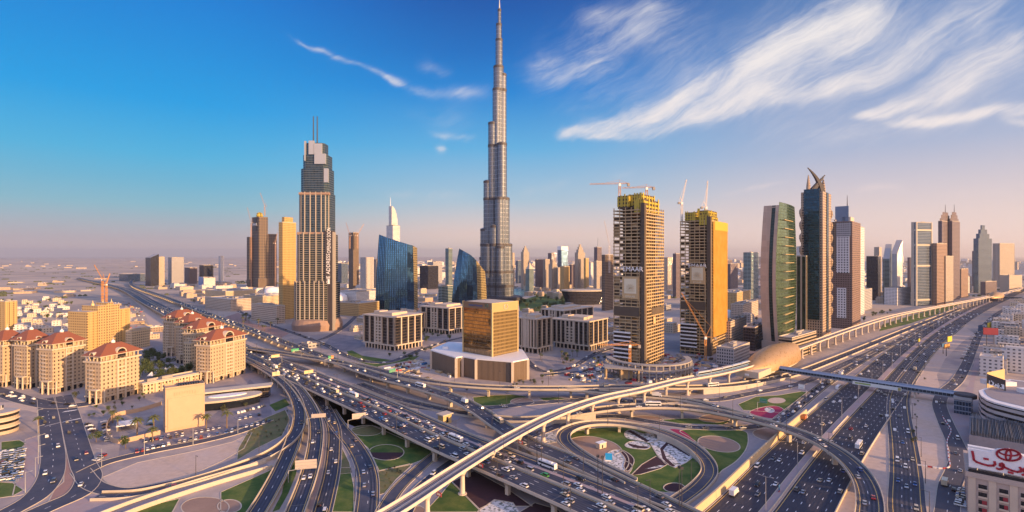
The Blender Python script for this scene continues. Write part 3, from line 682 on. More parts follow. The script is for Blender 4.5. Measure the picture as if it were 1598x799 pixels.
# right of the loop
lawn([(1062, 672), (1100, 670), (1158, 672), (1167, 684), (1163, 702), (1148, 720), (1128, 733), (1120, 738), (1112, 715), (1096, 696), (1075, 682)], 'lawn wedge with a sand oval right of the loop', smooth=True, edge=True)
bed('brown', ell(1122, 693, 33, 11.5, rot=0.17), 'brown oval bed in the right lawn', edge=True)
bed('magenta', [(1046, 670), (1062, 671), (1075, 679), (1085, 691), (1074, 686), (1058, 677)], 'magenta flower strip beside the loop road', smooth=True)
bed('brown', ell(1208, 679, 33, 10, rot=0.1), 'shaded brown oval under the curved ramp', edge=True)
lawn([(1152, 631), (1180, 619), (1215, 617), (1250, 611), (1264, 613), (1240, 632), (1222, 644), (1190, 642), (1160, 640)], 'lawn triangle with magenta flowers near the footbridge', smooth=False, edge=True)
bed('magenta', [(1170, 644), (1188, 636), (1212, 634), (1224, 642), (1212, 652), (1195, 652)], 'magenta flower bed around the white gravel eye', smooth=True, edge=True)
bed('gravel', ell(1201, 640, 8, 4, rot=0.2), 'white gravel eye inside the magenta bed')
bed('sand', ell(1212, 625, 14, 4.5), 'sandy oval in the lawn triangle')
lawn([(1028, 655), (1075, 653), (1140, 657), (1128, 663), (1060, 661)], 'thin lawn strip under the curved ramp', edge=True)
bed('brown', ell(1115, 653, 24, 6), 'brown oval bed under the curved ramp piers', edge=True)
bed('brown', ell(1005, 655, 30, 6), 'pinkish oval bed above the loop', edge=True)
lawn([(738, 620), (770, 617), (800, 616), (822, 619), (790, 632), (742, 634)], 'lawn patch below the level flyover', edge=True)
bed('brown', ell(815, 627, 18, 6), 'brown oval bed beneath the level flyover', edge=True)
lawn([(840, 621), (870, 620), (890, 624), (860, 630)], 'small lawn beneath the level flyover piers', edge=True)
bed('gravel', [(820, 685), (850, 673), (870, 676), (868, 690), (845, 694)], 'white gravel bed beside the metro piers', edge=True)
# left and bottom centre
lawn([(472, 632), (490, 610), (520, 612), (560, 650), (600, 680), (640, 700), (665, 712), (672, 705), (560, 640), (498, 612)], 'dark lawn strip under the viaduct')
lawn([(545, 672), (580, 664), (640, 690), (688, 706), (640, 725), (592, 735), (585, 720), (575, 700)], 'lawn around the two coloured oval', edge=True)
bed('grass', ell(603, 706, 27, 12), 'oval garden with green upper half', edge=True)
bed('plum', [(576, 706), (630, 706), (627, 712), (618, 716), (603, 718.5), (588, 716), (579, 712)], 'plum lower half of the oval garden')
bed('dryg', [(590, 735), (640, 724), (640, 728), (618, 748), (600, 770), (592, 772), (592, 750)], 'dry yellow shrub patch below the oval garden', edge=True)
bed('dryg', ell(572, 672, 24, 8), 'dry oval bed under the viaduct edge', edge=True)
lawn([(663, 799), (690, 770), (704, 752), (722, 770), (750, 799)], 'lawn wedge below the metro line', edge=True)
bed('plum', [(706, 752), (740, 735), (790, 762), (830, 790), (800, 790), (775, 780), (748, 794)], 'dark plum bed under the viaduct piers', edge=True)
bed('gravel', [(745, 799), (772, 780), (800, 785), (810, 799), (800, 815), (760, 815)], 'white gravel bed at the foot of the viaduct', edge=True)
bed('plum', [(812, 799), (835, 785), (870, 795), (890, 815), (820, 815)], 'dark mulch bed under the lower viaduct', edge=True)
bed('brown', [(615, 790), (655, 790), (672, 799), (660, 815), (612, 815)], 'pink fluted paving fan under the metro line', edge=True)
lawn([(524, 742), (530, 730), (546, 730), (552, 760), (552, 799), (512, 799)], 'lawn between slip road and bend road', edge=True)
bed('dryg', [(527, 702), (534, 700), (545, 722), (548, 738), (530, 740)], 'dry grass triangle at the road fork', edge=True)
lawn([(448, 726), (466, 716), (462, 740), (450, 770), (436, 795), (425, 799), (440, 770)], 'narrow lawn between the two ramps')
bed('paver', [(500, 700), (507, 690), (508, 740), (502, 770), (490, 799), (480, 799), (492, 750)], 'pink paved wedge between ramp and slip road')
lawn([(345, 768), (420, 735), (432, 728), (440, 720), (420, 760), (396, 799), (380, 815), (345, 815)], 'lawn beside the brown spiral beds', edge=True)
bed('brown', ell(320, 792, 37, 16), 'large brown oval bed below the trough', edge=True)
bed('brown', ell(358, 790, 18, 10), 'smaller brown oval bed below the trough', edge=True)
lawn([(170, 820), (230, 790), (280, 778), (268, 800), (262, 820)], 'lawn corner below the trough', edge=True)
bed('sand', [(400, 725), (438, 700), (450, 700), (441, 722), (436, 728), (420, 726)], 'sandy gore where the left ramp forks')
# sand lots and car park on the left
patch('sand_lot', 'sand', [(160, 745), (215, 722), (300, 705), (362, 690), (393, 675), (380, 700), (345, 720), (290, 745), (215, 766), (180, 765)], 'sandy lot between the parking street and the left ramp', 'sand', smooth=False, edge=True)
patch('car_park', 'lot', [(150, 735), (185, 712), (188, 690), (250, 680), (330, 650), (375, 615), (390, 592), (420, 620), (426, 655), (370, 668), (300, 685), (210, 705)], 'grey paved car park around the sandstone block', 'car park')
patch('car_park', 'lot', [(135, 690), (135, 665), (155, 660), (185, 655), (187, 690), (160, 695)], 'small car park beside the boulevard', 'car park')
bed('dryg', [(395, 660), (420, 650), (445, 640), (452, 655), (440, 680), (400, 700), (370, 718), (372, 700)], 'dry sloping verge beside the left ramp', edge=True)
lawn([(420, 632), (445, 622), (452, 632), (430, 642)], 'small lawn under the left ramp bend')
M['blue_park'] = mat('blue_car_park', (0.06, 0.17, 0.26), .8, var=.3, scale=.1)
patch('car_park', 'blue_park', [(-20, 704), (40, 699), (36, 718), (27, 752), (-20, 752)], 'blue surfaced car park left of the striped plaza', 'car park', edge=True)
patch('plaza', 'paver', [(40, 686), (58, 680), (62, 710), (70, 730), (62, 750), (36, 772), (20, 775), (28, 740), (35, 715)], 'pink striped plaza left of the boulevard', 'plaza', edge=True)
lawn([(2, 690), (30, 687), (40, 692), (30, 702), (2, 706)], 'oval lawn on the striped plaza', edge=True)
lawn([(-20, 752), (20, 754), (36, 765), (20, 774), (-20, 780)], 'rounded lawn at the plaza corner', edge=True)
patch('boulevard_median', 'median', [(97, 662), (102, 684), (114, 694), (118, 715), (127, 766), (100, 780), (76, 784), (85, 765), (100, 752), (101, 720), (98, 690)], 'pink paved median of the boulevard', 'median', edge=True)
patch('sand_strip', 'sand', [(-20, 628), (40, 628), (92, 640), (85, 652), (40, 640), (-20, 640)], 'sand strip across the street from the apartments', 'sand')
patch('pavement', 'paver', [(75, 800), (150, 770), (200, 775), (280, 762), (180, 800), (120, 815)], 'pink paved verge beside the underpass trough', 'pavement')
patch('field', 'sand', [(210, 455), (235, 462), (268, 500), (262, 520), (235, 512), (222, 480), (190, 455)], 'long bare strip beside the near viaduct', 'sand')
lawn([(230, 462), (262, 490), (270, 500), (266, 505), (240, 478), (225, 463)], 'weedy green verge beside the near viaduct')
lawn([(1372, 517), (1378, 506), (1430, 490), (1480, 477), (1500, 474), (1470, 488), (1420, 505)], 'green lawn under the far metro viaduct')
lawn([(540, 542), (565, 555), (610, 562), (655, 555), (640, 566), (590, 574), (545, 560)], 'lawn slope in front of the nearest office block')
lawn([(808, 470), (850, 458), (890, 462), (880, 478), (840, 486), (812, 485)], 'park lawn at the foot of the tallest tower')
patch('construction_yard', 'sand', [(560, 578), (640, 562), (700, 560), (720, 588), (690, 598), (600, 590)], 'muddy builders yard beside the gold tower podium', 'yard')
patch('construction_yard', 'paver_g', [(870, 590), (930, 545), (1080, 545), (1170, 560), (1150, 590), (1000, 600)], 'grey building site around the twin tower podium', 'yard')
wm, wt, wp = new_mat('lake_water'); wp.inputs['Base Color'].default_value = (0.10, 0.26, 0.27, 1); wp.inputs['Roughness'].default_value = 0.25; M['water'] = wm
patch('lake', 'water', [(795, 452), (815, 449), (830, 458), (812, 464), (795, 463)], 'pale turquoise lake beside the tallest tower', 'water')

for (ax, ay), (bx_, by_), lab in (((72, 665), (93, 660), 'white zebra crossing on the left boulevard carriageway'), ((98, 659), (127, 653), 'white zebra crossing on the right boulevard carriageway'), ((99, 643), (120, 640), 'upper white zebra crossing at the boulevard junction')):
    a_, c_ = G(ax, ay), G(bx_, by_); mb = MB(); n = 11
    for i in range(n):
        q = a_.lerp(c_, (i + .5) / n); mb.box(q.x - .28, q.y - 1.6, .225, q.x + .28, q.y + 1.6, .229)
    structure(mb.build('zebra_crossing', M['paint']), lab, 'crossing')
patch('forecourt', 'median', [(395, 505), (440, 512), (452, 520), (430, 532), (390, 520), (350, 495), (372, 488)], 'reddish mall forecourt with palms beside the far flyover', 'forecourt')
patch('pavement', 'lot', [(520, 520), (560, 505), (568, 540), (545, 548), (500, 545)], 'dark paved yard between the stepped tower and the nearest office block', 'pavement')
ow = pxpath([(452, 540), (500, 530), (530, 515), (552, 497), (566, 480)], 0)
ground_road('tower_street', 'road', 'street between the stepped tower and the blade tower', ow, -4.5, 4.5, [-4, 0, 4], m='asphalt2', yellow=False)
ov = pxpath([(850, 585), (930, 580), (1010, 590), (1075, 588), (1120, 572), (1180, 552)], 0)
ground_road('site_street', 'road', 'street along the fence of the twin tower building site', ov, -4.0, 4.0, [-3.6, 0, 3.6], m='asphalt2', yellow=False)
# ------------------------------------------------------------------ building kit
def fit(cpx, lpx, rpx, rot, by=None, Y=None):
    """near corner on the ground plus the two face lengths; rot turns the block, its -Y face looks right, its -X face looks left"""
    P = G(cpx, by) if by is not None else GD(cpx, Y)
    a = R(rot); ex, ey = (math.cos(a), math.sin(a)), (-math.sin(a), math.cos(a))
    def run(e, px):
        k = (px - CX) / FOC; return (k * P.y - P.x) / (e[0] - k * e[1])
    return P, abs(run(ex, rpx)), abs(run(ey, lpx))
def roof_kit(th, wx, wy, h, wall, n=3, par=1.1, seed=0, m='concrete_d'):
    rr = random.Random(seed * 7 + int(wx * 10))
    pb = MB(); e = 0.45
    for a in ((0, 0, wx, e), (0, wy - e, wx, wy), (0, e, e, wy - e), (wx - e, e, wx, wy - e)): pb.box(a[0], a[1], h - 0.3, a[2], a[3], h + par)
    pb.build('parapet', wall, th)
    for i in range(n):
        sx, sy = rr.uniform(0.12, 0.32) * wx, rr.uniform(0.12, 0.32) * wy; x, y = rr.uniform(0.08, 0.6) * wx, rr.uniform(0.08, 0.6) * wy
        MB().box(x, y, h - 0.2 + i * 0.013, x + sx, y + sy, h + rr.uniform(1.5, 3.8)).build('plant_room', M[m], th)
def block(name, label, cpx, lpx, rpx, top, m, by=None, Y=None, rot=50, cat='building', group=None, n=3, setback=None, plinth=None, crown=None, seed=1, par=1.1, maxw=None):
    P, wx, wy = fit(cpx, lpx, rpx, rot, by, Y)
    if maxw: wx, wy = min(wx, maxw), min(wy, maxw)
    wx, wy = max(wx, 4), max(wy, 4)
    h = ZD(top, P.y); th = thing(name, label, cat, P, R(rot), group)
    mm = m if not isinstance(m, str) else M[m]
    MB().prism([(0, 0), (wx, 0), (wx, wy), (0, wy)], 0, h).build('shell', mm, th)
    if setback:
        f, hh = setback; MB().box(wx * f, wy * f, h - 0.1, wx * (1 - f), wy * (1 - f), h + hh).build('setback_floor', mm, th)
    if crown == 'pyramid':
        MB().prism([(wx * .05, wy * .05), (wx * .95, wy * .05), (wx * .95, wy * .95), (wx * .05, wy * .95)], h, h + wx * .9, hi=[(wx * .48, wy * .48), (wx * .52, wy * .48), (wx * .52, wy * .52), (wx * .48, wy * .52)]).build('spire_roof', M['concrete'], th)
    elif crown == 'dome':
        MB().lathe([(wx * .34 * math.cos(t), h + wx * .45 * math.sin(t)) for t in (0, .3, .6, .9, 1.2, 1.5)], 10, (wx * .5, wy * .5)).build('dome', M['concrete'], th)
    elif crown == 'mast':
        MB().tube((wx * .5, wy * .5, h), (wx * .5, wy * .5, h + wx * 1.1), wx * .05, wx * .02).build('mast', M['steel'], th)
    elif crown == 'step':
        for i, (f, q) in enumerate(((.14, .22), (.26, .42), (.38, .62))):
            MB().box(wx * f, wy * f, h - .1, wx * (1 - f), wy * (1 - f), h + wx * q).build('crown_step', mm, th)
    elif crown == 'slant':
        MB().prism([(0, 0), (wx, 0), (wx, wy), (0, wy)], h - .1, h, zt=[h + .2, h + wx * .5, h + wx * .5, h + .2]).build('slanted_crown', mm, th)
    if plinth:
        f, hh = plinth; MB().box(-wx * f, -wy * f, 0, wx * (1 + f), wy * (1 + f), hh).build('podium', mm, th)
    if n and crown in (None, 'mast'): roof_kit(th, wx, wy, h if not setback else h - 0.0, M['concrete'], n, par, seed)
    return th, wx, wy, h

# facades
M['f_cream'] = facade('cream_facade', (0.56, 0.44, 0.28), (0.10, 0.09, 0.08), 3.4, 3.0, .42, .5)
M['f_beige'] = facade('beige_facade', (0.52, 0.42, 0.33), (0.09, 0.09, 0.10), 3.5, 2.8, .5, .5)
M['f_gold'] = facade('gold_facade', (0.50, 0.35, 0.16), (0.16, 0.11, 0.06), 3.5, 3.1, .42, .55)
M['f_brown'] = facade('brown_facade', (0.30, 0.20, 0.15), (0.05, 0.05, 0.06), 3.6, 2.4, .55, .6)
M['f_grey'] = facade('grey_facade', (0.40, 0.38, 0.38), (0.07, 0.09, 0.12), 3.6, 2.6, .55, .55)
M['f_white'] = facade('white_facade', (0.68, 0.65, 0.62), (0.12, 0.14, 0.17), 3.6, 3.2, .6, .45)
M['f_blue'] = facade('blue_glass_facade', (0.22, 0.25, 0.30), (0.04, 0.09, 0.16), 3.8, 1.8, .86, .78, gmetal=.7)
M['f_dark'] = facade('dark_glass_facade', (0.06, 0.055, 0.07), (0.02, 0.025, 0.04), 3.8, 2.0, .86, .8, gmetal=.5)
M['f_purple'] = facade('dusky_facade', (0.17, 0.13, 0.14), (0.06, 0.06, 0.08), 3.6, 2.6, .6, .55)
M['f_teal'] = facade('teal_banded_facade', (0.30, 0.34, 0.34), (0.03, 0.10, 0.12), 3.8, 30, .98, .6, gmetal=.6)
M['f_strip'] = facade('vertical_strip_facade', (0.50, 0.42, 0.34), (0.08, 0.08, 0.09), 3.5, 4.2, .42, .92)
M['f_strip_w'] = facade('white_vertical_strip_facade', (0.66, 0.60, 0.55), (0.08, 0.10, 0.13), 3.6, 5.0, .5, .94)
M['f_rust'] = facade('raw_concrete_frame', (0.24, 0.17, 0.115), (0.035, 0.03, 0.03), 3.7, 4.0, .74, .66, groof=.9, gmetal=0)

# ------------------------------------------------------------------ tallest tower
M['b_steel'] = facade('steel_tower_cladding', (0.25, 0.265, 0.30), (0.045, 0.075, 0.11), 11.7, 2.3, .55, .9, gmetal=.85, groof=.2, wmetal=.75, wrough=.34)
M['b_band'] = mat('louvre_band', (0.07, 0.065, 0.07), 0.6, 0.4, var=.15)
B = GD(779, 1400); th = thing('skyscraper', 'tapering silver skyscraper with a needle spire, tallest in the skyline', 'skyscraper', B)
TI = [(-39, 10, 13.5, 198), (-31, 6, 12.5, 329), (-18, 2, 12.5, 488), (-6, 2, 12.5, 581), (-2, 8, 14.5, 644), (10.5, 8, 9.5, 623), (-.5, 6, 10, 718), (-1, 6, 8, 760), (0.5, 6, 4.9, 800),
      (7.9, -11, 13.5, 429), (2, -20, 11.5, 281), (17.8, -9, 11, 281), (24, -4, 12, 156), (-13, -16, 11, 206), (-28, -8, 12.5, 156), (30, 6, 9, 96), (4, -27, 11, 150), (-46, 10, 9, 120)]
for x, y, r, h in TI:
    tb = MB().lathe([(r * 1.02, 0), (r, h * .5), (r * .97, h - 5), (r * .97, h), (r * .5, h + 2.5)], 18, (x, y)).build('tier', M['b_steel'], th)
    for zb in (38, 76, 150, 275, 420, 574):
        if zb < h - 12: MB().lathe([(r * 1.02 + .25, zb), (r * 1.02 + .25, zb + 7)], 18, (x, y), cap=False).build('louvre_band', M['b_band'], tb)
    MB().lathe([(r * .97 + .3, h - 7), (r * .97 + .3, h - .5)], 18, (x, y), cap=False).build('louvre_band', M['b_band'], tb)
MB().tube((0.5, 6, 795), (0.5, 6, 829), 2.6, 0.7, 8).build('spire', M['steel'], th)
MB().lathe([(64, 0), (64, 12), (60, 14)], 24).build('podium', M['b_band'], th)

# ------------------------------------------------------------------ stepped tower with twin masts
A = G(492, 516); s_ = A.y / FOC; th = thing('stepped_tower', 'tall stepped hotel tower with twin masts and dark banner strip', 'tower', A)
M['a_glass'] = facade('balcony_glass', (0.20, 0.17, 0.13), (0.018, 0.035, 0.048), 3.6, 7.2, .97, .7, gmetal=.5)
M['a_blue'] = facade('blue_crown_glass', (0.14, 0.20, 0.26), (0.03, 0.10, 0.17), 3.8, 1.8, .88, .84, gmetal=.7)
M['a_rib'] = mat('tower_rib', (0.33, 0.29, 0.245), 0.6, var=.12)
M['a_dark'] = mat('dark_banner_panel', (0.05, 0.04, 0.04), 0.5, var=.2)
def oct_(hw, d, c): return [(-hw, c), (-hw + c, 0), (hw - c, 0), (hw, c), (hw, d - c), (hw - c, d), (-hw + c, d), (-hw, d - c)]
def tier(l, r, top, bot, m, ribs=0, dep=None, rib_top=2.0, y0=0):
    x0, x1 = (l - 492) * s_, (r - 492) * s_; cx, hw = (x0 + x1) / 2, (x1 - x0) / 2; d = dep or hw * 1.7; c = hw * .3
    z0, z1 = ZD(bot, A.y), ZD(top, A.y)
    pts = [(p[0] + cx, p[1] + y0 + (44 - d) / 2) for p in oct_(hw, d, c)]
    MB().prism(pts, max(z0, 0), z1).build('tier', M[m], th)
    if ribs:
        seg = [(pts[0], pts[1]), (pts[1], pts[2]), (pts[2], pts[3])]
        for a, b_ in seg:
            k = ribs if abs(a[0] - b_[0]) > hw else 2
            for i in range(k):
                f = (i + .5) / k; x, y = a[0] + (b_[0] - a[0]) * f, a[1] + (b_[1] - a[1]) * f
                MB().lathe([(1.05, max(z0, 0) + .02), (1.05, z1 + rib_top)], 8, (x, y)).build('rib', M['a_rib'], th)
    return pts, z0, z1
tier(456, 519, 441, 516, 'a_glass', 6, 50, 3)
M['a_slate'] = facade('slate_blue_glass', (0.09, 0.105, 0.12), (0.02, 0.05, 0.075), 3.8, 2.4, .9, .8, gmetal=.6)
MB().lathe([(40, 0), (41, 9), (38, 17), (30, 19)], 28, (-6, 26)).build('podium', M['brown'], th)
tier(460, 516, 365, 441, 'a_glass', 4, 44, 2.5)
tier(463, 512, 301, 365, 'a_slate', 4, 40, 2)
tier(465.5, 510.5, 262, 301, 'a_slate', 0, 36)
tier(468.5, 508, 240, 262, 'a_slate', 0, 32)
tier(472.5, 502, 221, 240, 'a_slate', 0, 26)
M['crown'] = mat('crown_metal', (0.42, 0.43, 0.45), .4, .4, var=.1)
for x0, x1, t_, b_ in ((473, 475, 219, 250), (480, 488, 218.5, 240), (488.5, 500, 223, 239), (489, 506, 239, 255), (503, 510, 262, 284)):
    MB().box((x0 - 492) * s_, -1.0 + 5, ZD(b_, A.y), (x1 - 492) * s_, 9, ZD(t_, A.y)).build('crown_panel', M['crown'], th)
for px, t_ in ((484, 178), (490, 178)):
    MB().tube(((px - 492) * s_, 14, ZD(242, A.y)), ((px - 492) * s_, 14, ZD(t_, A.y)), 1.3, .8, 8).build('mast', M['pole'], th)
for t_, b_ in ((362, 366), (300, 303.5), (440, 444)):
    w = 29 if t_ > 350 else 26
    MB().box(-w + (-2 if t_ > 350 else -2), 1.2, ZD(b_, A.y), w - 4, 8, ZD(t_, A.y)).build('ledge', M['brown'], th)
bx0, bx1 = (507.5 - 492) * s_, (519 - 492) * s_
MB().box(bx0, -1.5, 0, bx1, 12, ZD(360, A.y)).build('banner_panel', M['a_dark'], th)
MB().box(bx1, -1.2, 0, bx1 + 1.6, 11, ZD(362, A.y)).build('rib', M['a_rib'], th)
def text_part(txt, size, parent, mname, loc, rot, ext=0.15, name='lettering', align='CENTER', sx=1.0):
    cu = bpy.data.curves.new(name, 'FONT'); cu.body = txt; cu.size = size; cu.extrude = ext; cu.align_x = align; cu.align_y = 'CENTER'; cu.resolution_u = 2
    tmp = bpy.data.objects.new('tmp', cu); C.objects.link(tmp)
    dg = bpy.context.evaluated_depsgraph_get(); me = bpy.data.meshes.new_from_object(tmp.evaluated_get(dg)); bpy.data.objects.remove(tmp)
    me.name = name; me.materials.clear(); me.materials.append(M[mname])
    o = bpy.data.objects.new(name, me); C.objects.link(o); o.parent = parent; o.location = loc; o.rotation_euler = rot; o.scale = (sx, 1, 1)
    return o
M['sign_white'] = mat('white_sign_letters', (0.85, 0.83, 0.80), 0.5, var=.03)
# lettering climbs the banner, turned a quarter
text_part('THE ADDRESS', 8.6, th, 'sign_white', ((513 - 492) * s_, -1.7, ZD(420, A.y)), (R(90), R(-90), 0), sx=.95)
text_part('OPENING SOON', 9.0, th, 'sign_white', ((514 - 492) * s_, -1.7, ZD(379, A.y) + 4), (R(90), R(-90), 0), sx=.62)
MB().box((512 - 492) * s_, -1.9, ZD(443, A.y), (515 - 492) * s_, -1.5, ZD(436, A.y)).build('banner_square', M['sign_white'], th)

# golden slab behind it
block('apartment_slab', 'slim golden apartment slab beside the stepped tower', 441, 435, 462, 347, facade('golden_slab_windows', (0.48, 0.32, 0.12), (0.14, 0.08, 0.04), 3.3, 3.0, .40, .42), by=499, rot=62, n=2, setback=(.18, 11), cat='tower')

# ------------------------------------------------------------------ two blade towers of blue glass
M['blade'] = facade('blue_blade_glass', (0.05, 0.12, 0.19), (0.15, 0.36, 0.58), 3.9, 1.9, .9, .9, gmetal=1, groof=.04, wmetal=.85, wrough=.2, rnd=.25, tilt=.008)
M['blade_side'] = facade('gold_blade_side', (0.34, 0.26, 0.12), (0.20, 0.15, 0.06), 3.9, 3.0, .8, .6, gmetal=.8, groof=.2)
M['fin'] = mat('facade_fin', (0.025, 0.045, 0.07), .35, .4, var=.1)
def blade(label, lo, hi, tops, side_from, nfin):
    o = GD(*lo[0]); th = thing('blade_tower', label, 'tower', (o.x, o.y, 0))
    def interp(A_, n):
        out = []
        for i in range(len(A_) - 1):
            for k in range(n): f = k / n; out.append(tuple(A_[i][j] + (A_[i + 1][j] - A_[i][j]) * f for j in range(len(A_[0]))))
        return out + [A_[-1]]
    n = 5
    L_, H_, T_ = interp(lo, n), interp(hi, n), [q[0] for q in interp([(t,) for t in tops], n)]
    k = side_from * n
    rows = 14
    def pt(i, f):
        a, c = GD(*L_[i]), GD(*H_[i]); g = f ** 1.6; q = a.lerp(c, g); return (q.x - o.x, q.y - o.y, ZD(T_[i], c.y) * f)
    for name, i0, i1, mm in (('glass_front', 0, k, 'blade'), ('side_wall', k, len(L_) - 1, 'blade_side')):
        mb = MB(); vs = []; m_ = i1 - i0 + 1
        for r in range(rows + 1):
            for i in range(i0, i1 + 1): vs.append(pt(i, r / rows))
        mb.add(vs, [(r * m_ + i, r * m_ + i + 1, (r + 1) * m_ + i + 1, (r + 1) * m_ + i) for r in range(rows) for i in range(m_ - 1)])
        mb.build(name, M[mm], th)
    mb = MB(); top = [pt(i, 1.0) for i in range(len(L_))]; top[-1:] = []
    mb.add(top, [tuple(range(len(top)))]); mb.build('sloping_roof', M['fin'], th)
    for i in range(0, k + 1):
        mb = MB()
        for r in range(rows):
            a, c = Vector(pt(i, r / rows)), Vector(pt(i, (r + 1) / rows)); nrm = Vector((0.0, -0.55, 0)); mb.bar(a + nrm * .5, c + nrm * .5, .8, 1.0)
        mb.build('fin', M['fin'], th)
    return th
blade('broad dark blue glass blade tower with a slanting top, left of the pair', [(586, 1110), (600, 1090), (618, 1082), (636, 1084), (646, 1092), (652, 1125), (620, 1150), (586, 1110)],
      [(592, 1110), (603, 1090), (619, 1082), (636, 1084), (644, 1092), (651, 1125), (620, 1150), (592, 1110)], [366, 371, 377, 381, 383, 387, 376, 366], 4, 12)
blade('smaller blue glass blade tower with a curved gold side, right of the pair', [(705, 1180), (716, 1168), (728, 1162), (738, 1162), (745, 1168), (760, 1200), (730, 1225), (705, 1180)],
      [(717, 1180), (722, 1168), (731, 1162), (738, 1162), (743, 1168), (757, 1200), (735, 1225), (717, 1180)], [388, 391, 396, 401, 406, 424, 398, 388], 4, 10)

# ------------------------------------------------------------------ office blocks with pilasters
M['office_glass'] = facade('office_glass', (0.10, 0.075, 0.06), (0.020, 0.020, 0.026), 3.9, 2.2, .96, .84, gmetal=.25, groof=.12)
M['office_stone'] = mat('office_limestone', (0.56, 0.45, 0.34), .8, var=.12, scale=.2)
def office(label, cpx, lpx, rpx, top, by, rot, pl, pr, dark=None):
    P, wx, wy = fit(cpx, lpx, rpx, rot, by); h = ZD(top, P.y); th = thing('office_block', label, 'office block', P, R(rot), 'low office blocks around the plaza')
    MB().prism([(1, 1), (wx - 1, 1), (wx - 1, wy - 1), (1, wy - 1)], 7.0, h - 1.2).build('glazing', M['office_glass'], th)
    mb = MB().box(-1.4, -1.4, h - 2.0, wx + 1.4, wy + 1.4, h - .4); mb.build('cornice', M['office_stone'], th)
    MB().box(-2.2, -2.2, 6.2, wx + 2.2, wy + 2.2, 7.6).build('arcade_slab', M['office_stone'], th)
    MB().box(2.5, 2.5, 0, wx - 2.5, wy - 2.5, 6.3).build('ground_floor', M['dark'], th)
    for i in range(pr + 1):
        x = wx * i / pr
        MB().box(x - .9, -.9, 7.6, x + .9, 1.3, h - 2.0).build('pilaster', M['office_stone'], th)
    for i in range(pl + 1):
        y = wy * i / pl
        MB().box(-.9, y - .9, 7.6, 1.3, y + .9, h - 2.0).build('pilaster', M['office_stone'], th)
    for i in range(int(wx / 6) + 1):
        x = min(wx, i * 6.0); MB().box(x - .7, -1.9, 0, x + .7, -.5, 6.2).build('arcade_column', M['office_stone'], th)
    for i in range(1, int(wy / 6) + 1):
        y = min(wy, i * 6.0); MB().box(-1.9, y - .7, 0, -.5, y + .7, 6.2).build('arcade_column', M['office_stone'], th)
    # stair bay of square windows on the left face
    y0, y1 = wy * .40, wy * .62
    mb = MB()
    n = int((h - 12) / 3.9)
    for yy in (y0, (y0 + y1) / 2, y1): mb.box(-1.0, yy - 1.1, 7.6, 1.2, yy + 1.1, h - 2)
    for i in range(n): mb.box(-.8, y0 + 1.1, 8 + i * 3.9, 1.2, y1 - 1.1, 9.6 + i * 3.9)
    mb.build('stair_bay', M['office_stone'], th)
    for i, (a, b_, c, d, hh) in enumerate(((.15, .2, .45, .6, 3.2), (.52, .3, .82, .75, 2.4), (.2, .66, .5, .85, 4.0))):
        MB().box(wx * a, wy * b_, h - .5, wx * c, wy * d, h + hh).build('plant_room', M['office_stone'], th)
    return th
office('low office block with dark glass corner and pale pilasters, nearest the flyover', 615, 568, 657, 494, 548, 55, 5, 4)
office('low office block with pale pilasters directly left of the gold tower', 700, 657, 738, 480, 522, 55, 5, 4)
office('low office block with closely spaced pilasters right of the gold tower', 838, 806, 860, 497, 552, 50, 7, 3)
office('low office block with a rooftop plant dome, left of the twin building site', 918, 862, 947, 501, 548, 52, 8, 4)
office('long low office block behind the domed office block', 880, 845, 925, 484, 516, 50, 6, 5)
office('partly hidden office block between the first two, farther back', 650, 618, 662, 488, 520, 55, 5, 2)

# ------------------------------------------------------------------ gold bank tower on its podium
M['gold_glass'] = facade('bronze_mirror_glass', (0.16, 0.11, 0.06), (0.30, 0.21, 0.115), 3.7, 1.6, .94, .86, gmetal=.95, groof=.05, wmetal=.4, wrough=.35, rnd=.3, tilt=.012)
M['gold_grid'] = facade('gold_window_grid', (0.25, 0.17, 0.065), (0.15, 0.10, 0.05), 3.7, 2.0, .55, .6, gmetal=.6, wrough=.5, wmetal=.2)
M['gold_trim'] = mat('gold_trim', (0.56, 0.42, 0.20), .5, .2, var=.1)
P, wx, wy = fit(768, 722.5, 808, 49, Y=520); h = ZD(474, 520); th = thing('bank_tower', 'square bronze glass bank tower with gold corner strips on a white podium', 'tower', P, R(49))
MB().add([], [])
mb = MB(); mb.add([(0, 0, 14), (0, wy, 14), (0, wy, h), (0, 0, h)], [(0, 3, 2, 1)]); mb.build('mirror_front', M['gold_glass'], th)
mb = MB(); mb.add([(0, 0, 14), (wx, 0, 14), (wx, wy, 14), (0, wy, 14), (0, 0, h), (wx, 0, h), (wx, wy, h), (0, wy, h)], [(0, 1, 5, 4), (1, 2, 6, 5), (2, 3, 7, 6)]); mb.build('window_grid', M['gold_grid'], th)
MB().prism([(0, 0), (wx, 0), (wx, wy), (0, wy)], h - 1, h).build('roof', M['concrete'], th)
for x, y in ((-.4, -.4), (wx - 1.0, -.5), (-.5, wy - 1.0)): MB().box(x, y, 10, x + 1.6, y + 1.6, h + .6).build('corner_strip', M['gold_trim'], th)
MB().box(1.2, -.35, h - 9, wx - 1.2, -.02, h + .5).build('gold_band', M['gold_trim'], th)
mb = MB()
for i in range(22): mb.box(1.6 + (wx - 3.2) * i / 22, -.7, h - 8.6, 1.6 + (wx - 3.2) * i / 22 + .5, -.36, h - .2)
mb.build('band_louvre', M['gold_trim'], th)
MB().box(-.35, 1.2, h - 6.4, -.02, wy - 1.2, h + .5).build('sign_band', mat('bronze_band', (.24, .16, .10), .4, .5, var=.1), th)
M['sign_blue'] = mat('blue_sign_letters', (0.05, 0.12, 0.30), .4, var=.05); M['sign_green'] = mat('green_sign', (0.03, 0.30, 0.22), .4, var=.05)
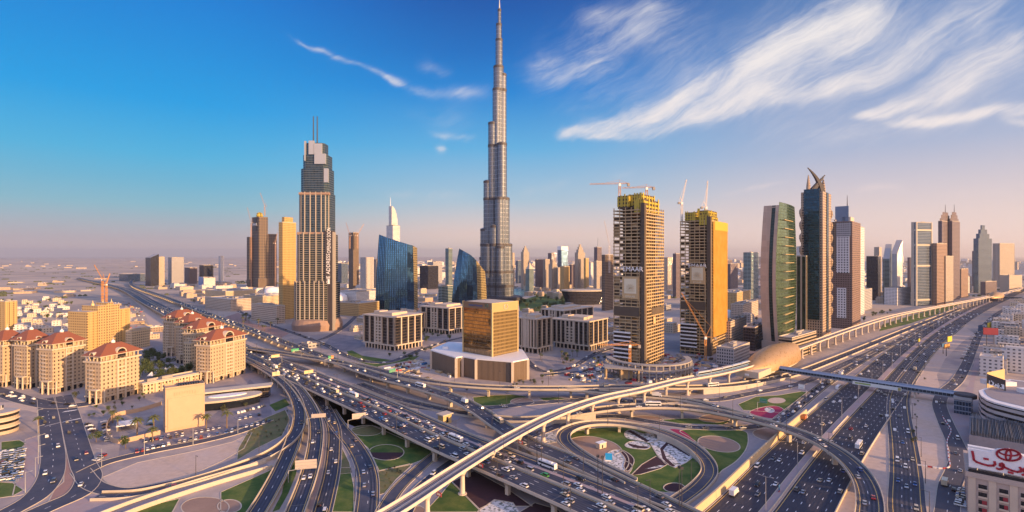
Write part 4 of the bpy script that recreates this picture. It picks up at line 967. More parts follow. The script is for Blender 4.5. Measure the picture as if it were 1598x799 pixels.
text_part('Standard Chartered', 3.1, th, 'sign_blue', (-.5, wy * .55, h - 3.0), (R(90), 0, R(-90)), sx=.8)
def emblem(parent, loc, rot, sc, mname):
    mb = MB()
    for s in (1, -1):
        pts = [(s * (.15 + .32 * math.sin(t)), -.1 + .42 * t / 3.14 * 2 - .3) for t in (x * 3.14 / 8 for x in range(9))]
        for a, c in zip(pts, pts[1:]): mb.bar((a[0] * sc, 0, a[1] * sc), (c[0] * sc, 0, c[1] * sc), .14 * sc, .2)
    o = mb.build('emblem', M[mname], parent); o.location = loc; o.rotation_euler = rot; return o
emblem(th, (-.6, wy * .17, h - 2.6), (0, 0, R(-90)), 4.2, 'sign_green'); emblem(th, (wx * .5, -.8, h - 4.6), (0, 0, 0), 6.0, 'white')
# podium: a zigzag plan seen from above
pp = [(673, 556), (673, 596), (716, 603), (722, 590), (732, 604), (748, 607), (803, 613), (824, 600)]
zt = 19.5
V = [GD(673, 560), GD(712, 518), GD(722, 524), GD(743, 512), GD(800, 498), GD(824, 512), GD(815, 560), GD(770, 600), GD(700, 610)]
o = V[1]; th = thing('podium_building', 'white roofed zigzag podium with bronze louvres below the gold tower', 'building', (o.x, o.y, 0))
pts = [(p.x - o.x, p.y - o.y) for p in V]
M['pod_wall'] = facade('podium_louvres', (0.30, 0.21, 0.14), (0.05, 0.04, 0.035), 30, 1.3, .6, 1.0, gmetal=.3, groof=.3, roof=(.66, .60, .54))
MB().prism(pts, 0, zt).build('louvred_wall', M['pod_wall'], th)
cen = (sum(p[0] for p in pts) / len(pts), sum(p[1] for p in pts) / len(pts))
MB().prism([(p[0] + (p[0] - cen[0]) * .012, p[1] + (p[1] - cen[1]) * .012) for p in pts], zt + .01, zt + 1.2).build('roof_slab', M['white'], th)
for p in pts[:6]: MB().box(p[0] - 1.3, p[1] - 1.3, 0, p[0] + 1.3, p[1] + .6, zt).build('corner_pier', M['office_stone'], th)
MB().box(-20, 45, zt + 1.2, -14, 49, zt + 4).build('plant_room', M['white'], th)

# ------------------------------------------------------------------ towers under construction
M['slab'] = mat('raw_slab', (0.46, 0.33, 0.18), .85, var=.35, scale=.2)
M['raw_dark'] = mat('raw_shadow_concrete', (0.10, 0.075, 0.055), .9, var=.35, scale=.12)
M['yellow'] = mat('yellow_formwork', (0.46, 0.35, 0.04), .6, var=.2, scale=.5)
M['net'] = mat('amber_debris_net', (0.42, 0.19, 0.015), .85, var=.45, scale=.10, col2=(.34, .20, .03))
M['banner'] = mat('tan_banner', (0.55, 0.38, 0.19), .7, var=.06); M['cream_panel'] = mat('cream_panel', (0.74, 0.66, 0.46), .7, var=.04)
M['crane'] = mat('crane_steel', (0.50, 0.30, 0.20), .6, .1, var=.15); M['crane_w'] = mat('crane_steel_white', (0.62, 0.56, 0.52), .6, .1, var=.15); M['crane_o'] = mat('crane_steel_orange', (0.62, 0.28, 0.07), .6, var=.15)
def fan_sign(parent, loc, rot, w, h, words=True):
    """tan banner with a cream square and a fan of petals over waves"""
    w *= 1.25; h *= 1.1; pn = MB().box(-w / 2, -.12, -h / 2, w / 2, .12, h / 2).build('banner', M['banner'], parent); pn.location = loc; pn.rotation_euler = rot
    s = w * .66; cz = h * .08
    MB().box(-s * .56, -.24, cz - s * .64, s * .56, -.125, cz + s * .64).build('cream_square', M['cream_panel'], pn)
    mb = MB()
    for i in range(7):
        a = R(18 + 24 * i); L_ = s * (.42 if i in (0, 6) else .5); d = Vector((math.cos(a), 0, math.sin(a))); c = Vector((0, -.3, cz - s * .30)); q = Vector((-d.z, 0, d.x))
        for sg in (1, -1):
            mb.bar(c + d * s * .08, c + d * L_ * .55 + q * sg * s * .055, .38, .1); mb.bar(c + d * L_ * .55 + q * sg * s * .055, c + d * L_, .38, .1)
    for k in range(2):
        for i in range(8):
            x0 = -s * .42 + s * .84 * i / 8; x1 = x0 + s * .84 / 8; zz = cz - s * (.36 + .09 * k)
            mb.bar((x0, -.3, zz + (.03 * s if i % 2 else 0)), (x1, -.3, zz + (0 if i % 2 else .03 * s)), .4, .1)
    mb.build('fan_emblem', M['banner'], pn)
    if words: text_part('EMAAR', h * .15, pn, 'cream_panel', (0, -.25, -h * .40), (R(90), 0, 0), .05)
    return pn
def slab_tower(label, cpx, lpx, rpx, by, top, rot, fh, form, net=False):
    P, wx, wy = fit(cpx, lpx, rpx, rot, by); h = ZD(top, P.y); n = int(h / fh)
    th = thing('unfinished_tower', label, 'unfinished tower', P, R(rot), 'twin unfinished towers')
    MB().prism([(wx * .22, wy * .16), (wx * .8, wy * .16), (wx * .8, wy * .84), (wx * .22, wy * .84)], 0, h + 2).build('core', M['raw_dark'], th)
    rr = random.Random(n)
    r_ = 5.0
    plan = [(r_, 0), (wx, 0), (wx, wy), (0, wy), (0, r_), (1.4, 1.4)]
    first = None
    for i in range(n):
        z = (i + 1) * fh
        if first is None:
            mb = MB(); mb.prism(plan, -.22, .22, bot=True)
            for a in ((.0, -.25, wx, .0), (-.25, r_, 0, wy)):   # upstand edge
                mb.box(a[0], a[1], -.4, a[2], a[3], .75)
            first = mb.build('floor_slab', M['slab'], th); first.location = (0, 0, z)
        else:
            o = first.copy(); C.objects.link(o); o.location = (0, 0, z)
    kx = max(4, int(wx / 6.2)); ky = max(5, int(wy / 6.2))
    for i in range(kx + 1):
        x = .6 + (wx - 1.6) * i / kx
        if 0 < i: MB().box(x, -.1, 0, x + .6, 1.1, h).build('column', M['slab'], th)
    for i in range(ky + 1):
        y = .6 + (wy - 1.6) * i / ky
        if 0 < i: MB().box(-.1, y, 0, 1.1, y + .6, h).build('column', M['slab'], th)
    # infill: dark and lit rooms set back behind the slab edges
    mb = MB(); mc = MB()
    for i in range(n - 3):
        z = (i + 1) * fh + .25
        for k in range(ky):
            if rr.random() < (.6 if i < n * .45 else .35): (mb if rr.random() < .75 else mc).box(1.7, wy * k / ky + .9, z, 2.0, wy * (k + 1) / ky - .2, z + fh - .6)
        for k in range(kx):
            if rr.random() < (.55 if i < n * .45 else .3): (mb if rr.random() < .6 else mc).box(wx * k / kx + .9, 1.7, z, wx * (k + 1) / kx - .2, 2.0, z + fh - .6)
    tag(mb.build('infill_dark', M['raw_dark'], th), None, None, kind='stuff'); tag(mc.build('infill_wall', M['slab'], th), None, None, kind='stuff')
    # deep hoist slot on the corner
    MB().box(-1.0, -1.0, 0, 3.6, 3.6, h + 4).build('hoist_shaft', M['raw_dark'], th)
    MB().box(-.9, 4.8, 0, .2, 5.8, h * .62).build('hoist_mast', M['slab'], th)
    MB().box(4.8, -.9, 0, 5.7, .2, h * .5).build('hoist_mast', M['slab'], th)
    # curved glazed lower storeys
    for i in range(7):
        MB().box(-1.2, wy * .42, (i + 2) * fh * 1.25 - .5, .9, wy * .98, (i + 2) * fh * 1.25 + 1.1).build('white_balcony', M['white'], th)
    MB().box(-.5, wy * .43, fh * 2, .3, wy * .97, fh * 10).build('lower_glazing', M['office_glass'], th)
    MB().box(-.9, 5, fh * 15.2, .6, wy * .96, fh * 17.8).build('dark_netting', M['raw_dark'], th); MB().box(wx * .35, -.9, fh * 15.4, wx * .95, .6, fh * 17.4).build('dark_netting', M['raw_dark'], th)
    # yellow formwork on the top
    for k, (a, b_, c, d, z0, z1) in enumerate(form):
        q = MB()
        lv = 3
        for j in range(lv): q.box(wx * a, wy * b_, h + z0 + (z1 - z0) * j / lv, wx * c, wy * d, h + z0 + (z1 - z0) * (j + .45) / lv)
        q.build('formwork', M['yellow'], th)
        for j in range(5):
            yy = wy * (b_ + (d - b_) * (j + rr.random() * .6) / 5); MB().box(wx * a - .6, yy, h + z0 - 1, wx * a - .05, yy + rr.uniform(1, 3), h + z1 + rr.uniform(-2, 2.5)).build('formwork', M['yellow'], th)
            xx = wx * (a + (c - a) * (j + rr.random() * .6) / 5); MB().box(xx, wy * b_ - .6, h + z0 - 1, xx + rr.uniform(1, 3), wy * b_ - .05, h + z1 + rr.uniform(-2, 2.5)).build('formwork', M['yellow'], th)
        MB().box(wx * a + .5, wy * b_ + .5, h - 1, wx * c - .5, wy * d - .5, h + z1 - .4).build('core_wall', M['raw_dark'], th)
    return th, P, wx, wy, h, n
F1_ = [(.02, .5, .5, .88, 2, 14), (.1, .12, .72, .55, 3, 15), (.02, .02, .8, .3, -5, 9)]
th, P1, wx1, wy1, h1, n1 = slab_tower('taller unfinished concrete tower with yellow formwork and two hammerhead cranes', 1005, 957, 1036, 575, 322, 52, 3.7, F1_)
fan_sign(th, (-1.4, wy1 * .42, ZD(450, P1.y)), (0, 0, R(-90)), wy1 * .42, 22)
text_part('EMAAR', 7.5, th, 'sign_white', (-1.3, wy1 * .34, ZD(420.5, P1.y)), (R(90), 0, R(-90)), .2)
q = MB().box(-3, -.1, -4, 3, .1, 4).build('small_banner', M['banner'], th); q.location = (wx1 * .45, -1.3, ZD(503, P1.y))
T1_ = th
F2_ = [(.02, .45, .5, .85, 1, 11), (.1, .1, .6, .5, 2, 13), (.0, .02, .5, .3, -5, 6)]
th, P2, wx2, wy2, h2, n2 = slab_tower('shorter unfinished concrete tower wrapped in amber netting on its right side', 1108, 1061, 1133, 556, 343, 52, 3.7, F2_)
MB().box(wx2 * .12, -1.6, fh0 if False else 22, wx2 + 1.6, -1.0, h2 - 2).build('debris_net', M['net'], th)
MB().box(wx2 + 1.0, -1.6, 22, wx2 + 1.6, wy2 * .7, h2 - 2.5).build('debris_net', M['net'], th)
MB().box(wx2 * .2, -1.9, h2 - 12, wx2 + 1.9, -1.65, h2 - 1).build('yellow_net_band', M['yellow'], th)
fan_sign(th, (-1.4, wy2 * .40, ZD(430, P2.y)), (0, 0, R(-90)), wy2 * .40, 20)
text_part('EMAAR', 7.0, th, 'sign_white', (-1.3, wy2 * .40, ZD(415, P2.y)), (R(90), 0, R(-90)), .2)
# the round building site at their feet
o = G(1020, 588); th = thing('site_podium', 'round unfinished concrete podium around the feet of the taller tower', 'building site', (o.x, o.y, 0))
for i, (r, z) in enumerate(((42, 5), (46, 10), (44, 15))):
    MB().lathe([(r - 6, z), (r, z), (r, z + 1.2), (r - 6, z + 1.2), (r - 6, z)], 40, (0, 22), R(175), R(365), cap=False).build('ring_slab', M['concrete_d'], th)
for i in range(22):
    a = R(178 + 184 * i / 21); MB().box(-.6, -.6, 0, .6, .6, 15, Matrix.Translation((44 * math.cos(a), 22 + 44 * math.sin(a), 0))).build('column', M['concrete_d'], th)
MB().prism([(-52, -12), (-18, -22), (-16, -6), (-50, 4)], 11, 12.2, bot=True).build('platform', M['concrete_d'], th)
for x, y in ((-50, -10), (-36, -15), (-20, -20), (-18, -8), (-49, 2)): MB().box(x - .8, y - .8, 0, x + .8, y + .8, 11).build('column', M['slab'], th)
MB().box(-36, -12, 0, -24, -4, 11).build('core', M['slab'], th)

def crane(name, label, base, z0, z1, az, jl, mname, kind='hammer', lift=0.0, group='tower cranes', cat='crane', w=1.9):
    o = Vector((base.x, base.y, z0)); th = thing(name, label, cat, o, 0, group); m = M[mname]; hgt = z1 - z0
    mb = MB(); n = max(4, int(hgt / (w * 2.2)))
    c4_ = ((-w / 2, -w / 2), (w / 2, -w / 2), (w / 2, w / 2), (-w / 2, w / 2)); th_ = w * .17
    for x, y in c4_: mb.bar((x, y, 0), (x, y, hgt), th_)
    for i in range(n):
        za, zb = hgt * i / n, hgt * (i + 1) / n
        for k in range(4):
            a, c = c4_[k], c4_[(k + 1) % 4]
            if i % 2: a, c = c, a
            mb.bar((a[0], a[1], za), (c[0], c[1], zb), th_ * .7)
    mb.build('mast', m, th)
    d = Vector((math.sin(R(az)), math.cos(R(az)), 0)); up = Vector((0, 0, 1)); s = Vector((d.y, -d.x, 0))
    MB().box(-1.3, -1.3, hgt - 1, 1.3, 1.3, hgt + 2).build('cab', M['white'], th)
    def truss(a, b_, ww, hh, nm):
        q = MB(); k = max(4, int((b_ - a).length / 4)); ax = (b_ - a).normalized(); upv = s.cross(ax).normalized()
        if upv.z < 0: upv = -upv
        for off in (s * ww / 2, s * -ww / 2, upv * hh): q.bar(a + off, b_ + off * .5, th_ * .9)
        for i in range(k):
            p, r = a.lerp(b_, i / k), a.lerp(b_, (i + .5) / k); p2 = a.lerp(b_, (i + 1) / k)
            for sg in (1, -1): q.bar(p + s * sg * ww / 2, r + upv * hh, th_ * .55); q.bar(r + upv * hh, p2 + s * sg * ww / 2, th_ * .55)
        return q.build(nm, m, th)
    top = Vector((0, 0, hgt + 1.5))
    if kind == 'hammer':
        truss(top, top + d * jl, 1.5, 1.5, 'jib'); truss(top, top - d * jl * .32, 1.5, 1.2, 'counter_jib')
        pk_ = top + up * jl * .14; q = MB(); q.bar(top + s * .6, pk_, .4); q.bar(top - s * .6, pk_, .4)
        q.bar(pk_, top + d * jl * .65, .22); q.bar(pk_, top - d * jl * .3, .22); q.build('apex', m, th)
        MB().box(-1.3, -1.6, -2.8, 1.3, 1.6, .4, Matrix.Translation(top - d * jl * .29)).build('counterweight', M['concrete_d'], th)
    else:
        e = top + (d * math.cos(R(lift)) + up * math.sin(R(lift))) * jl
        truss(top, e, 1.4, 1.4, 'jib'); truss(top, top - d * jl * .2, 1.4, .8, 'counter_jib')
        q = MB(); pk_ = top + up * jl * .22 - d * jl * .1; q.bar(top, pk_, .5); q.bar(pk_, top.lerp(e, .9), .2); q.bar(pk_, top - d * jl * .2, .25); q.build('apex', m, th)
        MB().box(-1.3, -1.6, -2.2, 1.3, 1.6, .4, Matrix.Translation(top - d * jl * .18)).build('counterweight', M['concrete_d'], th)
    return th
cpt = lambda px, Y: GD(px, Y)
crane('tower_crane', 'hammerhead crane with its jib to the left above the taller unfinished tower', cpt(967, 590), h1, ZD(289, 590), -82, 34, 'crane', w=2.2)
crane('tower_crane', 'hammerhead crane with a long jib meeting its neighbour above the taller unfinished tower', cpt(1009, 585), h1, ZD(295, 585), -80, 27, 'crane', w=2.2)
crane('tower_crane', 'luffing crane raised steeply left of centre on the shorter unfinished tower', cpt(1064, 660), h2 - 6, ZD(318, 660), 55, 32, 'crane_w', 'luff', 72, w=2.0)
crane('tower_crane', 'luffing crane standing almost upright on the shorter unfinished tower', cpt(1102, 660), h2, ZD(325, 660), 80, 34, 'crane_w', 'luff', 86, w=2.0)
crane('tower_crane', 'orange crane with its low jib level beside the round building site', cpt(983, 545), 0, ZD(541, 545), -88, 34, 'crane_o')
crane('tower_crane', 'orange crane leaning its pale jib against the shorter unfinished tower', cpt(1101, 600), 0, ZD(528, 600), -70, 58, 'crane_o', 'luff', 62)
crane('tower_crane', 'thin crane above the half built block left of the twin towers', cpt(951, 1150), 85, ZD(385, 1150), -65, 58, 'crane_w', 'luff', 78, w=2.6)
block('unfinished_block', 'half built banded block just left of the twin towers', 944, 939, 957, 398, 'f_rust', Y=1150, rot=50, cat='unfinished tower', n=1)

# ------------------------------------------------------------------ green tower pair and horned tower
M['salam_stone'] = facade('sand_stone_sail', (0.44, 0.37, 0.31), (0.42, 0.35, 0.29), 7.6, 8, .96, .96, gmetal=0, groof=.7, rnd=.1)
M['salam_glass'] = facade('green_gold_glass', (0.13, 0.17, 0.07), (0.17, 0.27, 0.13), 3.8, 1.5, .92, .86, gmetal=.85, groof=.08, wmetal=.6, wrough=.3, rnd=.4)
M['salam_dark'] = facade('dark_green_strip', (0.03, 0.06, 0.06), (0.012, 0.035, 0.04), 3.8, 1.5, .9, .9, gmetal=.4)
def sail(label, cpx, lpx, rpx, by, topl, topr, rot, bow):
    P, wx, wy = fit(cpx, lpx, rpx, rot, by); hl, hr = ZD(topl, P.y), ZD(topr, P.y); th = thing('sail_tower', label, 'tower', P, R(rot), 'green glass towers with sandstone sails')
    rows = 18
    def sh(f): return math.sin(f * math.pi) * bow
    def panel(name, m, pf):
        mb = MB(); vs = []
        for r in range(rows + 1):
            a, b_ = pf(r / rows); vs += [a, b_]
        mb.add(vs, [(2 * r, 2 * r + 1, 2 * r + 3, 2 * r + 2) for r in range(rows)]); return mb.build(name, M[m], th)
    def strip(y0, y1, off):
        return lambda f: ((-sh(f) * .4 - off, y1 * wy + sh(f) * .5, hl * f), (-sh(f) * .4 - off, y0 * wy + sh(f) * .5, hl * f))
    panel('stone_sail', 'salam_stone', strip(.55, 1.0, 0)); panel('glass_strip', 'salam_dark', strip(.22, .46, -.5)); panel('white_frame', 'salam_stone', strip(.0, .22, 0)); panel('white_frame', 'salam_stone', strip(.46, .55, .1))
    # bulging glass flank
    mb = MB(); vs = []; k = 8
    for r in range(rows + 1):
        f = r / rows
        for i in range(k + 1):
            g = i / k; vs.append((wx * g + (-sh(f) * .4) * (1 - g), -math.sin(g * math.pi) * 2.2 - sh(f) * .35 * g + sh(f) * .5 * (1 - g), hr * f))
    mb.add(vs, [(r * (k + 1) + i, r * (k + 1) + i + 1, (r + 1) * (k + 1) + i + 1, (r + 1) * (k + 1) + i) for r in range(rows) for i in range(k)]); mb.build('glass_flank', M['salam_glass'], th)
    MB().prism([(wx, 0), (wx, wy), (0, wy), (wx * .4, wy * .4)], 0, min(hl, hr) - 1).build('rear_wall', M['salam_stone'], th)
    for i in range(1, 16):
        f = i / 17; q = MB(); z = hr * f
        q.box(wx * .15, -2.9 - sh(f) * .3, z, wx * .7, -1.2, z + .7); q.build('sky_ledge', M['gold_trim'], th)
    MB().prism([(0, .3), (wx, .3), (wx, wy), (0, wy)], min(hl, hr) - 3, min(hl, hr) - 1.5).build('roof', M['concrete_d'], th)
    MB().box(-3, -1, 0, 1, wy + 2, 12).build('podium', M['salam_stone'], th)
    return th
sail('tall curving tower with a sandstone sail and green glass flank', 1216, 1192, 1240, 548, 320, 315, 50, 7)
block('glass_tower', 'lower green glass tower tucked behind the sandstone sail tower', 1258, 1243, 1272, 400, facade('strip_green', (0.40, 0.31, 0.22), (0.04, 0.07, 0.05), 3.8, 6.5, .66, 1.0, gmetal=.6), by=531, rot=50, cat='tower', n=1, plinth=(.12, 14))
block('banded_podium', 'long low podium with golden bands at the foot of the green towers', 1236, 1215, 1274, 528, facade('banded_podium', (0.40, 0.31, 0.22), (0.05, 0.05, 0.045), 4.0, 40, 1.0, .55), by=562, rot=42, n=2)
P, wx, wy = fit(1284, 1250, 1297, 48, 532); h = ZD(298, P.y); th = thing('horned_tower', 'deep blue glass tower crowned by two curved horns', 'tower', P, R(48))
M['horn_glass'] = facade('deep_blue_glass', (0.03, 0.07, 0.10), (0.018, 0.06, 0.095), 3.8, 1.7, .93, .9, gmetal=.75, groof=.08, wmetal=.6)
M['horn_stone'] = facade('brown_stone_pier', (0.40, 0.29, 0.20), (0.07, 0.06, 0.06), 3.8, 3.2, .5, .6)
MB().prism([(0, 0), (wx, 0), (wx, wy), (0, wy)], 0, h).build('shell', M['horn_stone'], th)
MB().prism([(-1.0, wy * .14), (.2, wy * .14), (.2, wy * .86), (-1.0, wy * .86)], 30, h + 4).build('glass_front', M['horn_glass'], th)
MB().prism([(wx * .4, -.9), (wx * .62, -.9), (wx * .62, .2), (wx * .4, .2)], 10, h).build('glass_strip', M['horn_glass'], th)
for i in range(9):
    z = h * (.15 + .085 * i)
    MB().lathe([(1.2, z), (2.6, z + 6), (2.6, z + 10), (1.2, z + 13)], 8, (wx, .2)).build('bay_window', M['horn_stone'], th); MB().lathe([(1.2, z), (2.6, z + 6), (2.6, z + 10), (1.2, z + 13)], 8, (.2, wy)).build('bay_window', M['horn_stone'], th)
M['horn'] = mat('horn_metal', (0.045, 0.042, 0.05), .6, .1, var=.15)
cx_, cy_ = wx * .5, wy * .5
u_ = Vector((math.cos(R(-48)), math.sin(R(-48)), 0))   # picture-right direction in the tower's own frame
def horn(x0, x1, x2, ztop, ph):
    mb = MB(); n = 12; pr = None
    for i in range(n + 1):
        t = i / n; x = (1 - t) ** 2 * x0 + 2 * t * (1 - t) * x1 + t * t * x2; z = h - 4 + (ztop - h + 4) * (t ** .9); w = 7.5 * (1 - t) ** .8 + .9
        p = Vector((cx_, cy_, z)) + u_ * x
        if pr: mb.bar(pr[0], p, (w + pr[1]) / 2, (w + pr[1]) / 2 * .8)
        pr = (p, w)
    return mb.build('horn', M['horn'], th)
sc_ = P.y / FOC
horn(9, 7, -13, ZD(256, P.y), 0); horn(-9, 0, 13, ZD(268, P.y), 0); horn(-13, -3, 4, ZD(276, P.y), 0); horn(12, 6, 2, ZD(285, P.y), 0)
for x, zt_ in ((-12, 268), (10.5, 274)):
    p = Vector((cx_, cy_, 0)) + u_ * x; MB().lathe([(3.6, h - 2), (2.6, (h + ZD(zt_, P.y)) / 2), (.6, ZD(zt_, P.y))], 8, (p.x, p.y)).build('pinnacle', M['horn_stone'], th)

# tower with white window panels
P, wx, wy = fit(1330, 1297, 1343, 48, 514); h = ZD(345, P.y); th = thing('panel_tower', 'brown tower with a patch of white window panels and rooftop mast', 'tower', P, R(48))
MB().prism([(0, 0), (wx, 0), (wx, wy), (0, wy)], 0, h).build('shell', facade('brown_slab', (0.20, 0.13, 0.11), (0.07, 0.055, 0.05), 3.7, 2.5, .5, .5), th)
wp_ = facade('white_panel_windows', (0.66, 0.62, 0.60), (0.10, 0.10, 0.12), 4.2, 4.0, .5, .5)
MB().box(-.9, wy * .12, h * .52, .2, wy * .75, h * .86).build('window_panel', wp_, th); MB().box(-.9, wy * .28, 18, .2, wy * .72, h * .38).build('window_panel', wp_, th)
MB().box(-.5, wy * .06, h * .86, .2, wy * .9, h - 2).build('grey_top', M['f_grey'], th)
MB().box(-.7, wy * .75, h * .55, .3, wy + .5, h).build('stair_tower', M['f_rust'], th)
MB().box(wx * .3, wy * .3, h, wx * .34, wy * .95, h + 28).build('blue_screen', mat('blue_screen', (.14, .20, .30), .3, .3, var=.05), th)
MB().box(wx * .3, wy * .2, h - .1, wx * .7, wy * .6, h + 9).build('plant_room', M['concrete'], th)
MB().tube((wx * .5, wy * .45, h), (wx * .5, wy * .45, h + 48), 1.5, .3).build('mast', M['pole'], th)
crane('tower_crane', 'thin crane between the horned tower and the panelled brown tower', cpt(1292, 900), 150, ZD(345, 900), -60, 60, 'crane', 'luff', 78, w=2.2)
# ------------------------------------------------------------------ red roofed apartment blocks
M['f_rot'] = facade('apartment_plaster', (0.47, 0.355, 0.235), (0.10, 0.075, 0.055), 3.35, 3.4, .34, .46, wrough=.85, gmetal=.2, groof=.3)
M['rot_trim'] = mat('apartment_trim', (0.56, 0.46, 0.34), .8, var=.1)
def tile_mat():
    m, t, p = new_mat('red_roof_tiles'); geo = t.n('ShaderNodeNewGeometry'); ps = t.n('ShaderNodeSeparateXYZ'); t.put(ps.inputs[0], geo.outputs['Position'])
    w = t.m('FRACT', t.m('MULTIPLY', ps.outputs[2], 1.4)); n = t.noise(geo.outputs['Position'], 0.8, 5, .6)
    t.put(p.inputs['Base Color'], t.mix(t.m('MULTIPLY', t.m('ADD', t.m('MULTIPLY', w, .4), n), .6), (0.26, 0.088, 0.048, 1), (0.16, 0.055, 0.032, 1))); p.inputs['Roughness'].default_value = .8; return m
M['tile'] = tile_mat()
def gable(th, along, c, z, w, depth):
    """arched dormer with a glazed fan; along='x' on the right face, 'y' on the left face"""
    ring, gl = MB(), MB(); n = 10
    def P3(u, d, zz): return (c + u, d, zz) if along == 'x' else (d, c + u, zz)
    pts = [(-w / 2, z - w * .45)] + [(-w / 2 * math.cos(math.pi * i / n), z + w / 2 * math.sin(math.pi * i / n)) for i in range(n + 1)] + [(w / 2, z - w * .45)]
    k = len(pts); inn = [(u * .84, z + (zz - z) * .84 if zz > z else zz) for u, zz in pts]
    f, b_ = -1.3, depth
    vs = [P3(u, f, zz) for u, zz in pts] + [P3(u, f, zz) for u, zz in inn] + [P3(u, b_, zz) for u, zz in pts] + [P3(u, f + .8, zz) for u, zz in inn]
    fs = []
    for i in range(k - 1): fs += [(i, i + 1, k + i + 1, k + i), (i, 2 * k + i, 2 * k + i + 1, i + 1), (k + i, k + i + 1, 3 * k + i + 1, 3 * k + i)]
    ring.add(vs, fs); ring.build('arched_gable', M['rot_trim'], th)
    gl.add([P3(u, f + .7, zz) for u, zz in inn], [tuple(range(k))]); gl.build('fan_window', M['office_glass'], th)
def red_block(label, cpx, lpx, rpx, by, eave, rot=75, cup=True):
    P, wx, wy = fit(cpx, lpx, rpx, rot, by); wy = max(wy, 17); h = ZD(eave, P.y)
    th = thing('apartment_block', label, 'apartment block', P, R(rot), 'red roofed apartment blocks')
    MB().prism([(0, 0), (wx, 0), (wx, wy), (0, wy)], 0, h).build('wall', M['f_rot'], th)
    MB().box(-1.1, -1.1, h - .6, wx + 1.1, wy + 1.1, h + .7).build('cornice', M['rot_trim'], th)
    MB().box(-.5, -.5, 4.6, wx + .5, wy + .5, 5.4).build('string_course', M['rot_trim'], th)
    MB().box(2.2, 2.2, h + .7, wx - 2.2, wy - 2.2, h + 5.2).build('top_floor', M['f_rot'], th)
    n = max(4, int(wx / 4))
    for i in range(n + 1): x = .6 + (wx - 1.8) * i / n; MB().box(x, .3, h + .7, x + .7, 1.0, h + 5.2).build('loggia_column', M['rot_trim'], th)
    for i in range(1, 5): y = .6 + (wy - 1.8) * i / 4; MB().box(.3, y, h + .7, 1.0, y + .7, h + 5.2).build('loggia_column', M['rot_trim'], th)
    z = h + 5.2; e = 1.9; rh = wy * .50
    MB().prism([(-e, -e), (wx + e, -e), (wx + e, wy + e), (-e, wy + e)], z, z + rh, hi=[(wx * .32, wy * .42), (wx * .68, wy * .42), (wx * .68, wy * .58), (wx * .32, wy * .58)], bot=True).build('hipped_roof', M['tile'], th)
    MB().box(-2.0, -2.0, z - .5, wx + 2.0, wy + 2.0, z - .01).build('eaves', M['rot_trim'], th)
    gable(th, 'x', wx * .5, z + .3, wx * .27, wy * .36); gable(th, 'y', wy * .5, z + .2, wy * .32, wx * .26)
    if cup:
        q = MB().lathe([(1.5, z + rh - .5), (1.5, z + rh + .8), (1.7, z + rh + .9), (1.3, z + rh + 1.6), (.6, z + rh + 2.3), (.12, z + rh + 2.7), (.08, z + rh + 5.5)], 12, (wx * .5, wy * .5)); q.build('cupola', M['white'], th)
    nb = int((h - 8) / 3.35)
    for i in range(nb):
        zz = 7 + i * 3.35
        for yy, nm in ((wx * .5, 'x'),):
            q = MB().box(yy - wx * .10, -1.3, zz - .25, yy + wx * .10, -.02, zz); q.box(yy - wx * .10, -1.3, zz, yy + wx * .10, -1.15, zz + .95); q.build('balcony', M['rot_trim'], th)
        q = MB().box(-1.4, wy * .35, zz - .25, -.02, wy * .65, zz); q.box(-1.4, wy * .35, zz, -1.25, wy * .65, zz + .95); q.build('balcony', M['rot_trim'], th)
    for s in (-.1, .1): MB().box(wx * (.5 + s) - .5, -1.5, 0, wx * (.5 + s) + .5, -.02, h).build('giant_pilaster', M['rot_trim'], th)
    for i in range(5): x = wx * (i + .5) / 5; MB().box(x - 1.3, -.12, .1, x + 1.3, .2, 4.0).build('shop_window', M['dark'], th)
    for i in range(3): y = wy * (i + .5) / 3; MB().box(-.12, y - 1.3, .1, .2, y + 1.3, 4.0).build('shop_window', M['dark'], th)
    for x, y in ((-2.6, 1.2), (-2.6, wy * .5), (1.2, -2.6)): MB().lathe([(.7, 0), (.6, 11)], 8, (x, y)).build('entrance_column', M['rot_trim'], th)
    MB().box(-3.4, .2, 11, -.02, wy * .55, 12).build('entrance_canopy', M['rot_trim'], th)
    return th
red_block('red roofed block nearest the sandstone box, standing in front of the others', 157, 133, 217.5, 630, 566)
red_block('red roofed block second nearest, left of the foremost one', 82, 62, 131, 615, 546)
red_block('red roofed block squeezed behind the left neighbour of the foremost one', 42, 28, 76, 607, 540)
red_block('red roofed block cut by the left frame edge', 4, -12, 38, 604, 540)
red_block('red roofed block closest to the viaduct, tallest of the right row', 328, 322, 383, 598, 540)
red_block('red roofed block second from the viaduct in the right row', 306, 299, 350, 578, 521, cup=False)
red_block('red roofed block with half hidden roof in the right row', 293, 287, 325, 568, 511)
red_block('red roofed block farthest back in the right row', 272, 267, 311, 556, 503)
th, wx, wy, h = block('hotel_block', 'broad golden hotel block with stepped wings behind the red roofs', 136, 106, 203, 487, facade('gold_hotel', (0.50, 0.34, 0.14), (0.16, 0.10, 0.05), 3.4, 3.3, .38, .5), by=548, rot=74, n=0, cat='hotel')
MB().box(wx * .22, -1.5, 0, wx * .72, wy * .8, h + 7).build('central_wing', M['f_gold'], th); MB().box(wx * .40, -2.4, 0, wx * .56, wy * .5, h + 10).build('central_bay', M['f_gold'], th)
for i in range(9): x = wx * (.05 + .11 * i); MB().box(x, -.9, 0, x + .9, -.02, h).build('pilaster', M['gold_trim'], th)
for f in (.25, .48, .68): MB().lathe([(2.2, h + 7), (2.0, h + 9), (.6, h + 11), (.1, h + 14)], 8, (wx * f, wy * .3)).build('turret', M['gold_trim'], th)
